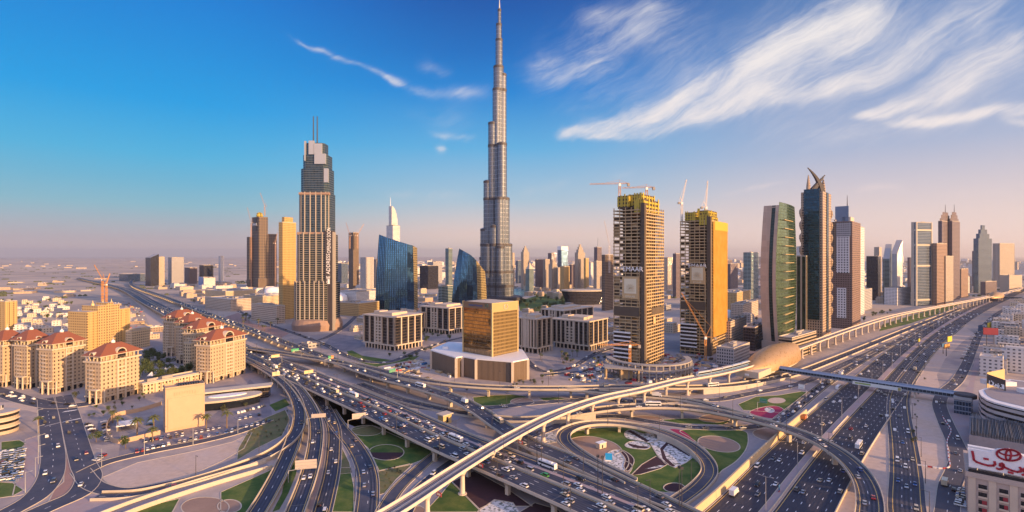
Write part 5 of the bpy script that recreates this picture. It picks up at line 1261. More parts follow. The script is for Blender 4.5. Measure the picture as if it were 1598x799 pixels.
block('apartment_tower', 'golden ribbed apartment tower at the left edge behind the red roofs', 8, -8, 27, 471, facade('gold_ribbed', (0.50, 0.34, 0.14), (0.10, 0.06, 0.03), 3.4, 3.0, .5, .6, pil=2, pilf=.3), by=517, rot=74, n=2, cat='tower')
for i, (c, l, r, t_, by, lab) in enumerate(((262, 254, 290, 516, 548, 'cream low block with round bays beside the farthest red roofs'), (297, 287, 327, 536, 580, 'cream low block with a flat curved roof in front of the right red roofs'), (205, 196, 234, 517, 545, 'shaded cream low block right of the golden hotel'), (100, 94, 133, 560, 606, 'shaded low wing between the second and foremost red roofed blocks'))):
    block('low_block', lab, c, l, r, t_, 'f_cream', by=by, rot=75, n=2, cat='apartment block', setback=(.14, 3))
th, wx, wy, h = block('arcade_building', 'long two storey arcade building in front of the palm garden', 222, 210, 328, 600, 'f_cream', by=616, rot=60, n=2, cat='building')
for i in range(12): x = wx * i / 12; MB().box(x, -1.6, 0, x + .8, -.8, h - .5).build('arcade_column', M['rot_trim'], th)
MB().box(-.5, -2, h - .8, wx, -.02, h + .4).build('arcade_canopy', M['rot_trim'], th)
for i in range(6):
    o = G(237 + 7 * i, 590 - 2.2 * i); t_ = MB().prism([(-3, -3), (3, -3), (3, 3), (-3, 3)], 2.6, 6.5, hi=[(-.1, -.1), (.1, -.1), (.1, .1), (-.1, .1)]).build('tent', M['white'])
    t_.location = o; MB().lathe([(.1, 0), (.1, 2.6)], 6, (-2.8, -2.8)).build('tent_pole', M['steel'], t_); MB().lathe([(.1, 0), (.1, 2.6)], 6, (2.8, -2.8)).build('tent_pole', M['steel'], t_)
    tag(t_, 'white peaked shade tent, %s from the left in the garden row' % ordw(i), 'tent', 'white tents beside the palm garden')

# sandstone box and its oval neighbour
P, wx, wy = fit(258, 250.5, 319.5, 39, 675); h = ZD(608, P.y); wy = 13
th = thing('sandstone_block', 'blank sandstone clad block standing in the car park', 'building', P, R(39))
M['sandstone'] = mat('sandstone_cladding', (0.50, 0.34, 0.22), .85, var=.1, scale=.25)
MB().prism([(0, 0), (wx, 0), (wx, wy), (0, wy)], 0, h).build('wall', M['sandstone'], th)
for a in ((1.5, -.5, h * .06, wx - 1.5, -.02, h * .78),): MB().box(*a[:3], *a[3:]).build('raised_panel', M['sandstone'], th)
for i in range(9): MB().box(wx * (.22 + .066 * i), -.35, h * .86 - abs(i - 4) * .35, wx * (.245 + .066 * i), -.02, h * .90).build('relief', M['sandstone'], th)
roof_kit(th, wx, wy, h, M['sandstone'], 0)
for i in range(9): MB().box(wx * (.35 + .065 * i), 3, h + .05, wx * (.39 + .065 * i), wy - 2.5, h + 1.3).build('roof_louvre', M['pole'], th)
o = G(348, 640); th = thing('oval_hall', 'low hall with a pale oval roof behind the sandstone block', 'building', o, R(28))
E = ell(0, 14, 27, 12, 40)
MB().prism(E, 0, 6).build('glass_wall', M['dark'], th); MB().prism([(x * 1.06, (y - 14) * 1.1 + 14) for x, y in E], 6, 7.6, bot=True).build('oval_roof', M['concrete'], th)
MB().prism(ell(3, 15, 14, 5, 24), 7.61, 8.3).build('roof_oculus', M['white'], th)
MB().prism([(-27, 24), (34, 24), (36, 33), (-27, 33)], 0, 9).build('rear_wing', M['office_glass'], th); MB().prism([(-28, 23), (36, 23), (38, 35), (-28, 35)], 9, 10.4, bot=True).build('rear_roof', M['concrete'], th)
pw = pxpath([(252, 632), (215, 643), (181, 650), (184, 692), (250, 678)], 0, 6); mb = MB(); sweep(mb, pw, [(-.3, -.05), (.3, -.05), (.3, 3.0), (-.3, 3.0)]); tag(mb.build('compound_wall', M['sandstone']), 'sandstone compound wall left of the sandstone block', 'wall')
o = G(198, 670); cpy = thing('carport', 'white flat carport roof inside the sandstone compound', 'carport', o, R(35))
MB().box(-6, -3, 3.4, 6, 10, 3.9).build('roof', M['white'], cpy); [MB().box(x, y, 0, x + .3, y + .3, 3.4).build('post', M['steel'], cpy) for x in (-5.6, 5.3) for y in (-2.6, 9.3)]
o = GD(6, 352); th = thing('corner_building', 'rounded corner building with golden bands at the left edge', 'building', (o.x, o.y, 0), R(0))
cb = [(-40, -4)] + [(-9 + 10 * math.cos(t), 6 + 10 * math.sin(t)) for t in (x * .2 - 1.5 for x in range(12))] + [(-40, 16)]
MB().prism(cb, 0, 15).build('wall', facade('banded_corner', (.46, .36, .26), (.05, .045, .04), 4.6, 40, 1, .5), th)
for z in (4.2, 8.8, 13.6): MB().prism([(x + (.5 if x > -25 else 0), y + (-.4 if y < 10 else .4)) for x, y in cb], z, z + 1.0).build('gold_band', M['office_stone'], th)
MB().box(-24, 2, 15, -10, 10, 18).build('plant_room', M['f_grey'], th)
M['shade_blue'] = mat('blue_shade_sail', (0.07, 0.26, 0.36), .7, var=.25, scale=.4)
# ------------------------------------------------------------------ metro line, station, footbridge
Z = 14.0
mt = Path([G(470, 880, Z), G(560, 829, Z), G(613, 799, Z), G(721, 729, Z), G(800, 681, Z), G(870, 646, Z), G(940, 622, Z), G(1000, 609, Z), G(1061, 594, Z), G(1125, 582, Z), G(1180, 567, Z), G(1235, 547, Z), G(1290, 527, Z), G(1345, 508, Z), G(1400, 492, Z), G(1470, 478, Z), G(1545, 463, Z), G(1598, 449, Z), Vector((2600, 2500, Z))], 5)
o, _, _ = mt.at(mt.L * .15); th = thing('metro_viaduct', 'pale metro viaduct on round columns crossing over every road', 'viaduct', (o.x, o.y, 0))
M['metro_c'] = mat('metro_concrete', (0.60, 0.51, 0.43), .8, var=.14, scale=.15); M['rail_bed'] = mat('rail_bed', (0.20, 0.15, 0.15), .9, var=.2, scale=.3)
mb = MB(); sweep(mb, mt, [(-2.0, -2.1), (2.0, -2.1), (4.6, -.3), (4.6, 1.2), (4.25, 1.2), (4.25, .0), (-4.25, 0), (-4.25, 1.2), (-4.6, 1.2), (-4.6, -.3)]); mb.build('girder', M['metro_c'], th, world=True)
for off in (-2.1, 2.1):
    mb = MB(); ribbon(mb, mt, off - 1.35, off + 1.35, .02); mb.build('track_bed', M['rail_bed'], th, world=True)
mb = MB(); sweep(mb, mt, [(-.35, .02), (.35, .02), (.35, .35), (-.35, .35)]); mb.build('walkway', M['metro_c'], th, world=True)
for off in (-2.8, -1.4, 1.4, 2.8):
    mb = MB(); sweep(mb, mt, [(off - .06, .03), (off + .06, .03), (off + .06, .18), (off - .06, .18)]); mb.build('rail', M['steel'], th, world=True)
d = mt.near(G(610, 800, Z)) - 6
s_st0, s_st1 = mt.near(G(1165, 571, Z)), mt.near(G(1240, 545, Z))
while d < mt.near(G(1545, 463, Z)):
    q, t, r = mt.at(d)
    if not (s_st0 - 4 < d < s_st1 + 2):
        mb = MB().lathe([(1.35, 0), (1.15, Z - 4.6), (1.3, Z - 4.2), (2.3, Z - 2.1)], 14, (q.x, q.y)); mb.build('column', M['metro_c'], th, world=True)
        MB().lathe([(2.3, 0), (2.3, .5)], 12, (q.x, q.y)).build('column_base', M['metro_c'], th, world=True)
    d += 29.5 if d < s_st0 else 34
# train
M['train'] = mat('train_silver', (0.62, 0.66, 0.70), .3, .4, var=.05); M['train_blue'] = mat('train_blue', (0.02, 0.16, 0.36), .3, .2, var=.05)
s_t = mt.near(G(1089, 589, Z)); q, t, r = mt.at(s_t + 38); tr_ = thing('metro_train', 'silver and blue metro train running towards the golden station', 'train', (q.x, q.y, Z))
for i in range(5):
    q, t, r = mt.at(s_t + i * 17.6 + 8.6, -2.1); a = math.atan2(t.y, t.x); Mx = Matrix.Translation(q - tr_.location + Vector((0, 0, .0))) @ Matrix.Rotation(a, 4, 'Z')
    def bx(a_, nm, m_, par): 
        b_ = MB(); b_.box(*a_, M=Mx); return b_.build(nm, M[m_], par)
    cbd = bx((-8.6, -1.35, .5, 8.6, 1.35, 3.9), 'carriage', 'train', tr_)
    bx((-8.4, -1.39, 1.9, 8.4, 1.39, 3.1), 'window_band', 'dark', cbd); bx((-8.5, -1.38, .7, 8.5, 1.38, 1.5), 'blue_stripe', 'train_blue', cbd); bx((-7.5, -1.1, 3.9, 7.5, 1.1, 4.3), 'roof_unit', 'train', cbd)
# station shell
q0, t, r = mt.at((s_st0 + s_st1) / 2); Ls = (s_st1 - s_st0) / 2 + 10
th = thing('metro_station', 'golden shell roofed metro station straddling the viaduct', 'station', (q0.x, q0.y, 0), math.atan2(t.y, t.x))
def shell_mat():
    m, tt, p = new_mat('gold_shell'); geo = tt.n('ShaderNodeNewGeometry'); n = tt.noise(geo.outputs['Position'], .2, 4, .6)
    v = tt.n('ShaderNodeTexVoronoi'); tt.put(v.inputs['Vector'], geo.outputs['Position']); v.inputs['Scale'].default_value = .28
    dots = tt.m('LESS_THAN', v.outputs['Distance'], .22)
    c = tt.mix(n, (0.40, 0.24, 0.085, 1), (0.52, 0.35, 0.19, 1)); tt.put(p.inputs['Base Color'], tt.mix(dots, c, (.30, .17, .06, 1))); p.inputs['Roughness'].default_value = .42; p.inputs['Metallic'].default_value = .35; return m
M['shell'] = shell_mat()
mb = MB(); nu, nv = 26, 14; vs = []
for i in range(nu + 1):
    u = -1 + 2 * i / nu; w = max(0.02, (1 - abs(u) ** 2.4)) ** .75; hh = 17.0 * max(.03, (1 - ((u - .15) / 1.18) ** 2 if u > .15 else 1 - ((u - .15) / 1.16) ** 2)) ** .8
    for j in range(nv + 1):
        a = math.pi * j / nv; y = math.cos(a) * 17 * w; vs.append((u * Ls, y, 9.5 + hh * math.sin(a) ** .85 - 2.0 * abs(math.cos(a)) ** 3))
mb.add(vs, [(i * (nv + 1) + j, (i + 1) * (nv + 1) + j, (i + 1) * (nv + 1) + j + 1, i * (nv + 1) + j + 1) for i in range(nu) for j in range(nv)]); mb.build('shell_roof', M['shell'], th, smooth=True)
MB().prism(ell(0, 0, Ls * .86, 13.5, 30), 7.0, 11.0, bot=True).build('concourse_glass', M['dark'], th); MB().prism(ell(0, 0, Ls * .9, 15, 30), 5.2, 7.0, bot=True).build('concourse_deck', M['metro_c'], th)
for u in (-.7, -.35, 0, .35, .7): MB().lathe([(2, 0), (1.6, 5.2)], 10, (u * Ls, 0)).build('column', M['metro_c'], th)
MB().box(-Ls - 4, -13, 5.5, -Ls * .62, 9, 11.5).build('entrance_box', M['rot_trim'], th); MB().box(-Ls - 4.2, -4, 7, -Ls - 4, 0, 9).build('entrance_sign', M['sign_white'], th)
# footbridge
A0, A1 = G(1205, 569, 11), G(1497, 611, 11); dv = (A1 - A0); dv.z = 0; Lf = dv.length; ang = math.atan2(dv.y, dv.x)
th = thing('footbridge', 'long glazed tube footbridge spanning the wide highway', 'footbridge', (A0.x, A0.y, 0), ang)
M['fb_glass'] = facade('footbridge_glass', (.22, .25, .30), (.05, .08, .11), 6, 2.6, .9, 1, gmetal=.6); M['fb_roof'] = mat('footbridge_roof', (0.30, 0.33, 0.38), .4, .5, var=.08)
pr = [(-3.1, 6.6), (3.1, 6.6), (3.3, 8.8), (-3.3, 8.8)]
mb = MB(); mb.add([(0, y, z) for y, z in pr] + [(Lf, y, z) for y, z in pr], [(0, 1, 5, 4), (1, 2, 6, 5), (2, 3, 7, 6), (3, 0, 4, 7)]); mb.build('glazed_side', M['fb_glass'], th)
pr = [(-3.4, 8.8)] + [(-3.4 * math.cos(math.pi * i / 8), 8.8 + 2.3 * math.sin(math.pi * i / 8)) for i in range(1, 8)] + [(3.4, 8.8)]; k = len(pr)
mb = MB(); mb.add([(0, y, z) for y, z in pr] + [(Lf, y, z) for y, z in pr], [(i, i + 1, k + i + 1, k + i) for i in range(k - 1)]); mb.build('curved_roof', M['fb_roof'], th, smooth=True)
MB().box(0, -3.5, 5.6, Lf, 3.5, 6.6).build('floor_girder', M['fb_roof'], th)
for f in (.06, .30, .52, .80): MB().box(Lf * f - .7, -1.2, 0, Lf * f + .7, 1.2, 5.6).build('leg', M['metro_c'], th)
x0, x1 = Lf * .49, Lf * .74; side = -3.75
bb = MB().box(x0, side - .15, 4.6, x1, side + .15, 7.6).build('advert_panel', mat('pale_advert', (.72, .74, .70), .5, var=.08), th)
MB().box(x0 + 2, side - .2, 5.5, x0 + 14, side - .16, 6.9).build('advert_stripe', mat('advert_green', (.30, .42, .12), .5, var=.1), bb); MB().box(x1 - 2.5, side - .2, 4.8, x1 - .4, side - .16, 7.4).build('advert_mark', mat('advert_mark', (.38, .33, .12), .5, var=.1), bb)
o = G(1503, 645); th = thing('bridge_tower', 'boxy blue grey stair tower at the right end of the footbridge', 'stair tower', (o.x, o.y, 0), ang)
MB().box(-5, -4, 0, 5, 10, 12).build('glass_box', M['f_blue'], th); MB().lathe([(7, 12), (7, 14.4), (6, 15)], 20, (1, 4)).build('round_cap', M['pole'], th); MB().box(-5.4, -4.4, 11, 5.4, 2, 13.2).build('white_band', M['steel'], th)
# far station and bridge
q, t, r = mt.at(mt.near(G(1556, 461, Z))); th = thing('metro_station', 'small far metro station with a beige shell on the viaduct', 'station', (q.x, q.y, 0), math.atan2(t.y, t.x))
mb = MB(); vs = []
for i in range(13):
    u = -1 + i / 6; w = max(.05, 1 - abs(u) ** 2.4)
    for j in range(9): a = math.pi * j / 8; vs.append((u * 60, 17 * w * math.cos(a), 9 + 15 * w * math.sin(a)))
mb.add(vs, [(i * 9 + j, (i + 1) * 9 + j, (i + 1) * 9 + j + 1, i * 9 + j + 1) for i in range(12) for j in range(8)]); mb.build('shell_roof', M['shell'], th, smooth=True)
MB().box(-45, -12, 0, 45, 12, 9).build('concourse', M['f_purple'], th)
fb = thing('footbridge', 'far dark footbridge crossing the highway beside the small far station', 'footbridge', (q.x, q.y, 0), ang); MB().box(0, -3, 7, 130, 3, 12).build('glazed_side', M['fb_glass'], fb); [MB().box(x, -1, 0, x + 1.5, 1, 7).build('leg', M['metro_c'], fb) for x in (30, 65, 100)]

# ------------------------------------------------------------------ right hand row along the side street
M['f_ribbon'] = facade('ribbon_window_facade', (0.46, 0.42, 0.40), (0.025, 0.03, 0.04), 3.9, 60, 1, .42, roof=(.40, .36, .34))
q = [GD(1527, 392), GD(1531, 378), GD(1540, 368), GD(1552, 361), GD(1575, 352), GD(1640, 330), GD(1720, 390), GD(1575, 428)]
o = q[1]; th = thing('curved_building', 'curved building with dark ribbon windows under the black billboard', 'building', (o.x, o.y, 0))
pts = [(p.x - o.x, p.y - o.y) for p in q]; MB().prism(pts, 0, 19).build('ribbon_facade', M['f_ribbon'], th); pts2 = [(x * 1.01, y * 1.01) for x, y in pts]
MB().prism(pts2, 19, 20.1).build('parapet', M['white'], th); MB().prism([(x * .9 + 6, y * .9 + 2) for x, y in pts], 20.1, 20.3).build('roof_deck', M['paver_g'], th)
for a in ((36, 0, 46, 10), (34, 26, 52, 38)): MB().box(a[0], a[1], 20.0, a[2], a[3], 23.5).build('plant_room', M['white'], th)
MB().box(2, -10, 0, 22, -6, 5).build('shop_canopy', M['white'], th)
def on_plane(px, py, p0, nrm):
    d = Vector(((px - CX) / FOC, 1, (CY - py) / FOC)); e = Vector((0, 0, EYE)); t = (p0 - e).dot(nrm) / d.dot(nrm); return e + d * t
def strokes(lines, p0, nrm, w, parent, mname, name='lettering', lift=.35):
    mb = MB()
    for ln in lines:
        pts = [on_plane(x, y, p0, nrm) + nrm * lift - parent.location for x, y in ln]
        for a, c in zip(pts, pts[1:]): mb.bar(a - (c - a).normalized() * w * .3, c + (c - a).normalized() * w * .3, .12, w)
    return mb.build(name, M[mname], parent)
nb = Vector((-.72, -.69, 0)).normalized(); p0 = GD(1540, 398, 26)
c_ = [on_plane(x, y, p0, nb) for x, y in ((1540.5, 583.5), (1569.5, 593.5), (1569.5, 610), (1540.5, 598))]
th = thing('billboard', 'black rooftop billboard with white arabic lettering', 'billboard', (c_[3].x, c_[3].y, 20))
mb = MB(); vs = [p - th.location for p in c_] + [p - nb * .6 - th.location for p in c_]; mb.add(vs, [(0, 1, 2, 3), (7, 6, 5, 4), (0, 4, 5, 1), (1, 5, 6, 2), (2, 6, 7, 3), (3, 7, 4, 0)]); mb.build('panel', M['a_dark'], th)
strokes([[(1544, 594), (1544, 599)], [(1545.5, 600.5), (1549, 601), (1550.5, 597.5), (1549, 596)], [(1551.5, 602), (1553.5, 602.5), (1554, 599.5)], [(1556, 600.5), (1556.5, 604), (1558.5, 604.5), (1559, 601)], [(1561, 605), (1564, 606), (1565, 601), (1563, 600)], [(1566, 600.5), (1566.3, 607)], [(1547, 594.5), (1547.8, 594.8)], [(1557.5, 599), (1558, 599.2)]], p0, nb, .75, th, 'sign_white')
ha, hb = GD(1540.8, 399.5), GD(1568, 411)
mb = MB(); vs = [(ha.x, ha.y, 20.3), (hb.x, hb.y, 20.3), (hb.x, hb.y, 32.4), (ha.x, ha.y, 32.2)]; mb.add([Vector(p) - th.location for p in vs] + [Vector(p) + Vector((-.2, .4, 0)) - th.location for p in vs], [(0, 1, 2, 3), (7, 6, 5, 4), (0, 4, 5, 1), (1, 5, 6, 2), (2, 6, 7, 3), (3, 7, 4, 0)]); mb.build('rear_hoarding', M['gold_trim'], th)
for i in range(3):
    p = c_[3].lerp(c_[2], .1 + .4 * i) - nb * 1.2 - th.location; MB().box(p.x - .2, p.y - .2, 0, p.x + .2, p.y + .2, max(1.5, p.z + 6)).build('post', M['steel'], th)
# showroom block with the roof sign at the lower right
Pf = GD(1509, 247); exa = R(50); ex = Vector((math.cos(exa), math.sin(exa), 0)); ey = Vector((-math.sin(exa), math.cos(exa), 0)); Pn = Pf - ey * 52
th = thing('showroom_block', 'tan apartment block carrying a large white and red roof sign', 'building', Pn, exa)
h = ZD(735, 247); wx, wy = 34, 52
MB().prism([(0, 0), (wx, 0), (wx, wy), (0, wy)], 0, h).build('wall', mat('tan_plaster', (.42, .33, .28), .85, var=.12), th)
MB().box(-.6, -.6, h - 2.4, wx + .6, wy + .6, h + .05).build('cornice', mat('tan_band', (.46, .37, .31), .85, var=.1), th); MB().box(-.3, .5, h + .06, 2, wy - .5, h + 1.4).build('roof_railing', M['dark'], th)
M['curtain'] = mat('red_curtain', (.30, .03, .04), .8, var=.1)
rr = random.Random(4); ncol = 7
for c in range(ncol):
    y = wy - 5.6 - c * 7.2
    MB().box(-.25, y + 2.5, 0, -.02, y + 5.2, h - 2.4).build('pier_strip', M['office_stone'], th)
    for f in range(int((h - 3) / 3.7)):
        z = 1.2 + f * 3.7
        if z + 2.6 > h - 2.4: break
        w_ = MB().box(-.1, y - 1.5, z, .05, y + 1.5, z + 2.0).build('window', M['dark'], th)
        q = MB().box(-.9, y - 1.7, z - .5, -.02, y + 1.7, z - .25); q.box(-.9, y - 1.7, z - .25, -.8, y + 1.7, z + .35); q.build('window_box', M['office_stone'], w_)
        if rr.random() < .45: MB().box(-.14, y - 1.4, z, -.1, y - rr.uniform(-.3, .5), z + 2.0).build('curtain', M['curtain' if rr.random() < .45 else 'white'], w_)
for i in range(6): MB().box(4 + i * 4.6, wy * .45, h + .1, 6.6 + i * 4.6, wy * .98, h + 4.5 + .4 * (i % 2)).build('roof_screen', M['white'], th)
MB().box(5, wy * .1, h + .1, 28, wy * .4, h + 3.5).build('plant_room', M['f_grey'], th)
nS = -ex; pS = Pf + nS * .8 + Vector((0, 0, h))
sg = thing('roof_sign', 'white roof sign with red arabic lettering and an oval emblem', 'sign', pS, 0)
pc = [on_plane(x, y, pS, nS) for x, y in ((1511.8, 699.5), (1545, 705), (1556, 700.5), (1575, 700), (1594, 709), (1600, 714), (1640, 724), (1640, 752), (1511.8, 728))]
mb = MB(); vs = [p - pS for p in pc] + [p - nS * .8 - pS for p in pc]; k = len(pc); mb.add(vs, [tuple(reversed(range(k))), tuple(range(k, 2 * k))] + [(i, (i + 1) % k, k + (i + 1) % k, k + i) for i in range(k)]); mb.build('panel', mat('white_sign_panel', (.80, .77, .76), .6, var=.05), sg)
M['sign_red'] = mat('red_sign_letters', (.40, .012, .035), .5, var=.05)
c6 = lambda x, y: (1430 + x / 5.75, 660 + y / 5.75)
LN = [[(502, 254), (510, 290), (516, 330), (540, 348), (590, 366), (640, 380), (690, 382), (706, 366), (702, 346)], [(608, 318), (618, 320)], [(632, 322), (642, 324)],
      [(782, 372), (770, 362), (752, 366), (750, 382), (770, 388), (782, 376), (786, 390), (768, 410), (744, 414), (722, 406)], [(786, 392), (820, 410), (860, 426), (905, 438), (934, 434), (940, 414), (930, 398)], [(828, 440), (838, 443)], [(854, 446), (864, 449)],
      [(990, 420), (978, 410), (960, 414), (958, 430), (978, 436), (990, 424), (994, 440), (974, 460), (950, 464)], [(994, 440), (1040, 462), (1100, 470), (1110, 440)], [(1050, 430), (1060, 432)], [(1076, 434), (1086, 436)]]
strokes([[c6(*p) for p in ln] for ln in LN], pS, nS, .95, sg, 'sign_red')
def oval(cx, cy, rx, ry, rot=.14, n=26): return [c6(cx + rx * math.cos(t) * math.cos(rot) - ry * math.sin(t) * math.sin(rot), cy + rx * math.cos(t) * math.sin(rot) + ry * math.sin(t) * math.cos(rot)) for t in (2 * math.pi * i / n for i in range(n + 1))]
strokes([oval(828, 285, 108, 50)], pS, nS, .85, sg, 'sign_red', 'emblem_ring'); strokes([oval(825, 288, 24, 46, .05)], pS, nS, .75, sg, 'sign_red', 'emblem_loop'); strokes([oval(828, 264, 88, 26)], pS, nS, .7, sg, 'sign_red', 'emblem_bar')
for i in range(4):
    p = pc[8] - ey * (3 + i * 9) - pS - nS * 1.4; MB().box(p.x - .2, p.y - .2, 0, p.x + .2, p.y + .2, p.z + 6).build('strut', M['steel'], sg)
# slatted grey canopy between the two
o = GD(1512, 330); th = thing('slatted_canopy', 'grey slatted sunshade roof between the curved building and the roof sign', 'canopy', (o.x, o.y, 0), R(48))
rr = random.Random(9)
MB().box(0, -44, 0, 50, 0, 8).build('lower_roof', M['paver_g'], th)
for i in range(60): y = -43.5 + i * .72; MB().box(.3, y, 8.05, 49, y + .16, 10.2 + rr.random() * 1.2).build('slat', M['steel'], th)

# ------------------------------------------------------------------ skyline towers
SKY = [  # near corner px, left, right, top, depth, facade, rotation, crown, label
 (235, 227, 248, 402, 2080, 'f_dark', 50, 'slant', 'dark glass office slab with a slanted top, left of the far left cluster'), (248, 245, 257, 401, 2120, 'f_beige', 50, None, 'pale stone slab in the middle of the far left cluster'),
 (268, 257, 287, 402, 2150, 'f_grey', 42, None, 'wide grey glass block right in the far left cluster'), (296, 288, 308, 418, 2250, 'f_purple', 50, None, 'dusky low block right of the far left cluster'),
 (318, 311, 333, 414, 2150, 'f_dark', 50, None, 'dark glass cube standing alone on the far left plain'), (344, 341, 349, 400, 2300, 'f_white', 50, None, 'slim white tower alone on the far left plain'),
 (200, 186, 226, 428, 2450, 'f_blue', 60, None, 'long low bluish block on the far left plain'),
 (551, 544, 560, 363, 1900, 'f_rust', 50, None, 'slim unfinished tower with cranes left of the dark blue blade tower'), (571, 562, 583, 402, 1750, 'f_strip_w', 50, None, 'striped white tower behind the dark blue blade tower'),
 (588, 582, 594, 405, 1950, 'f_beige', 50, None, 'thin beige tower half hidden by the dark blue blade tower'), (533, 525, 543, 411, 2300, 'f_blue', 50, None, 'bluish block left of the slim unfinished tower'),
 (613, 603, 624, 352, 1500, 'f_white', 50, None, 'white tower with a sail shaped tip behind the dark blue blade tower'),
 (668, 655, 684, 415, 1900, 'f_dark', 50, None, 'dark block between the two blade towers'), (676, 667, 690, 409, 2300, 'f_grey', 50, None, 'grey block behind the dark block between the blade towers'), (700, 695, 706, 388, 1650, 'f_teal', 50, None, 'thin green tower with a notched tip between the blade towers'),
 (800, 798, 803, 395, 1900, 'f_beige', 50, None, 'needle thin beige tower hugging the tallest tower'), (808, 805, 813, 407, 2300, 'f_blue', 50, None, 'blue block just right of the tallest tower'), (817, 813, 826, 393, 1900, 'f_strip', 50, 'step', 'beige stepped tower right of the tallest tower'),
 (826, 820, 833, 420, 1750, 'f_teal', 50, 'pyramid', 'green tower with a pyramid roof in front of the beige stepped tower'), (838, 835, 847, 405, 1900, 'f_purple', 50, None, 'brown slab third right of the tallest tower'), (851, 847, 858, 405, 1950, 'f_strip', 50, None, 'plain beige slab joined to the brown slab'),
 (862, 856, 869, 412, 1800, 'f_strip', 50, 'step', 'stepped beige tower with a glass front in the skyline right of the tallest tower'), (861, 855, 868, 395, 2600, 'f_purple', 50, None, 'far dusky tower with a raised top'), (876, 870, 886, 385, 2500, 'f_blue', 50, None, 'far blue glass tower with a white cap'),
 (880, 874, 889, 416, 1780, 'f_gold', 50, None, 'golden tower in front of the far blue glass tower'), (871, 868, 876, 418, 1900, 'f_beige', 50, None, 'slim beige block left of the golden skyline tower'), (892, 888, 898, 413, 2000, 'f_purple', 50, None, 'brown block right of the golden skyline tower'),
 (902, 897, 913, 394, 1800, 'f_strip', 50, 'step', 'tall beige tower with a stepped domed crown right of the tallest tower'), (914, 911, 919, 403, 1780, 'f_gold', 50, None, 'golden annex tower beside the domed crown tower'), (922, 919, 927, 410, 2100, 'f_white', 50, None, 'white gridded block behind the golden annex tower'),
 (932, 927, 939, 386, 1950, 'f_purple', 50, 'mast', 'dark reddish tower with a spiked top left of the twin towers'), (931, 926, 940, 408, 1700, 'f_strip', 50, None, 'beige block in front of the dark reddish tower'),
 (1042, 1036, 1050, 402, 1800, 'f_beige', 50, None, 'beige tower seen through the gap of the twin towers'), (1055, 1050, 1062, 396, 1500, 'f_purple', 50, None, 'dark striped tower seen through the gap of the twin towers'), (1046, 1040, 1056, 420, 2400, 'f_grey', 50, None, 'grey low tower deep in the gap of the twin towers'),
 (1140, 1130, 1160, 412, 1900, 'f_purple', 50, None, 'dusky broad block right of the amber netting'), (1135, 1128, 1143, 406, 2400, 'f_purple', 50, None, 'far dusky block right of the amber netting'), (1172, 1160, 1194, 394, 1450, 'f_teal', 52, None, 'teal banded glass block left of the sandstone sail tower'),
 (1341, 1337, 1349, 354, 1050, 'f_white', 48, None, 'white tower peeping out behind the panelled brown tower'), (1248, 1243, 1252, 385, 1600, 'f_white', 48, None, 'thin pale tower between sail tower and horned tower'),
 (1370, 1352, 1382, 400, 1420, 'f_dark', 50, None, 'brown black cube right of the panelled brown tower'), (1388, 1378, 1398, 404, 1500, 'f_teal', 50, 'slant', 'slanting teal glass block beside the brown black cube'), (1372, 1364, 1381, 386, 1700, 'f_beige', 50, None, 'beige stepped block behind the brown black cube'),
 (1400, 1390, 1412, 396, 1600, 'f_white', 44, 'slant', 'white tower ending in a glass triangle'), (1400, 1380, 1421, 450, 1280, 'f_white', 30, None, 'small white office block with long windows near the green verge'), (1348, 1337, 1361, 453, 1150, 'f_grey', 45, None, 'grey flat building at the foot of the panelled brown tower'),
 (1430, 1423, 1454, 347, 1262, 'f_blue', 20, None, 'blue glass tower with white frame bands beside the highway'), (1462, 1455, 1478, 380, 1270, 'f_brown', 35, None, 'brown striped tower right of the blue framed tower'), (1470, 1464, 1486, 345, 1400, 'f_purple', 35, None, 'left of the tall dusky twin towers with needle tops'), (1486, 1480, 1498, 345, 1420, 'f_purple', 35, None, 'right of the tall dusky twin towers with needle tops'),
 (1476, 1470, 1488, 400, 1300, 'f_strip', 35, None, 'narrow beige tower in front of the tall twin towers'), (1500, 1494, 1511, 420, 1500, 'f_brown', 35, None, 'brown low tower right of the tall twin towers'), (1527, 1519, 1548, 372, 1700, 'f_blue', 20, 'step', 'grey blue tower with a stepped crown far along the highway'), (1522, 1517, 1530, 392, 1850, 'f_purple', 25, None, 'dark slab touching the grey blue crowned tower'),
 (1560, 1549, 1598, 380, 2000, 'f_strip', 18, None, 'wide ribbed block at the far right of the skyline'), (1508, 1503, 1516, 432, 1700, 'f_white', 30, None, 'pale low tower between brown tower and crowned tower'),
 (1420, 1416, 1425, 402, 1800, 'f_purple', 40, None, 'thin dusky tower left of the blue framed tower'), (1538, 1530, 1556, 440, 1600, 'f_purple', 30, None, 'dusky mid-rise under the grey blue crowned tower'), (1575, 1560, 1598, 430, 1750, 'f_beige', 25, None, 'beige mid-rise under the wide ribbed block')]
sky_obj = {}
for c, l, r, t_, Y, m, rot, crown, lab in SKY:
    sky_obj[lab] = block('tower', lab, c, l, r, t_, m, Y=Y, rot=rot, crown=crown, cat='tower', n=1, group='skyline towers', maxw=90)
th, wx, wy, h = sky_obj['white tower with a sail shaped tip behind the dark blue blade tower']
mb = MB(); n = 8
vs = [(wx * .1, wy * .5, h)] + [(wx * (.1 + .85 * math.sin(i / n * 1.57)), wy * .5, h + 58 * math.cos(i / n * 1.57)) for i in range(n + 1)]
mb.add([(x, y - 7, z) for x, y, z in vs] + [(x, y + 7, z) for x, y, z in vs], [tuple(range(n + 2)), tuple(reversed(range(n + 2, 2 * n + 4)))] + [(i, (i + 1) % (n + 2), (i + 1) % (n + 2) + n + 2, i + n + 2) for i in range(n + 2)]); mb.build('sail_tip', M['f_white'], th)
MB().tube((wx * .12, wy * .5, h + 50), (wx * .12, wy * .5, h + 84), 1.2, .4).build('mast', M['white'], th)
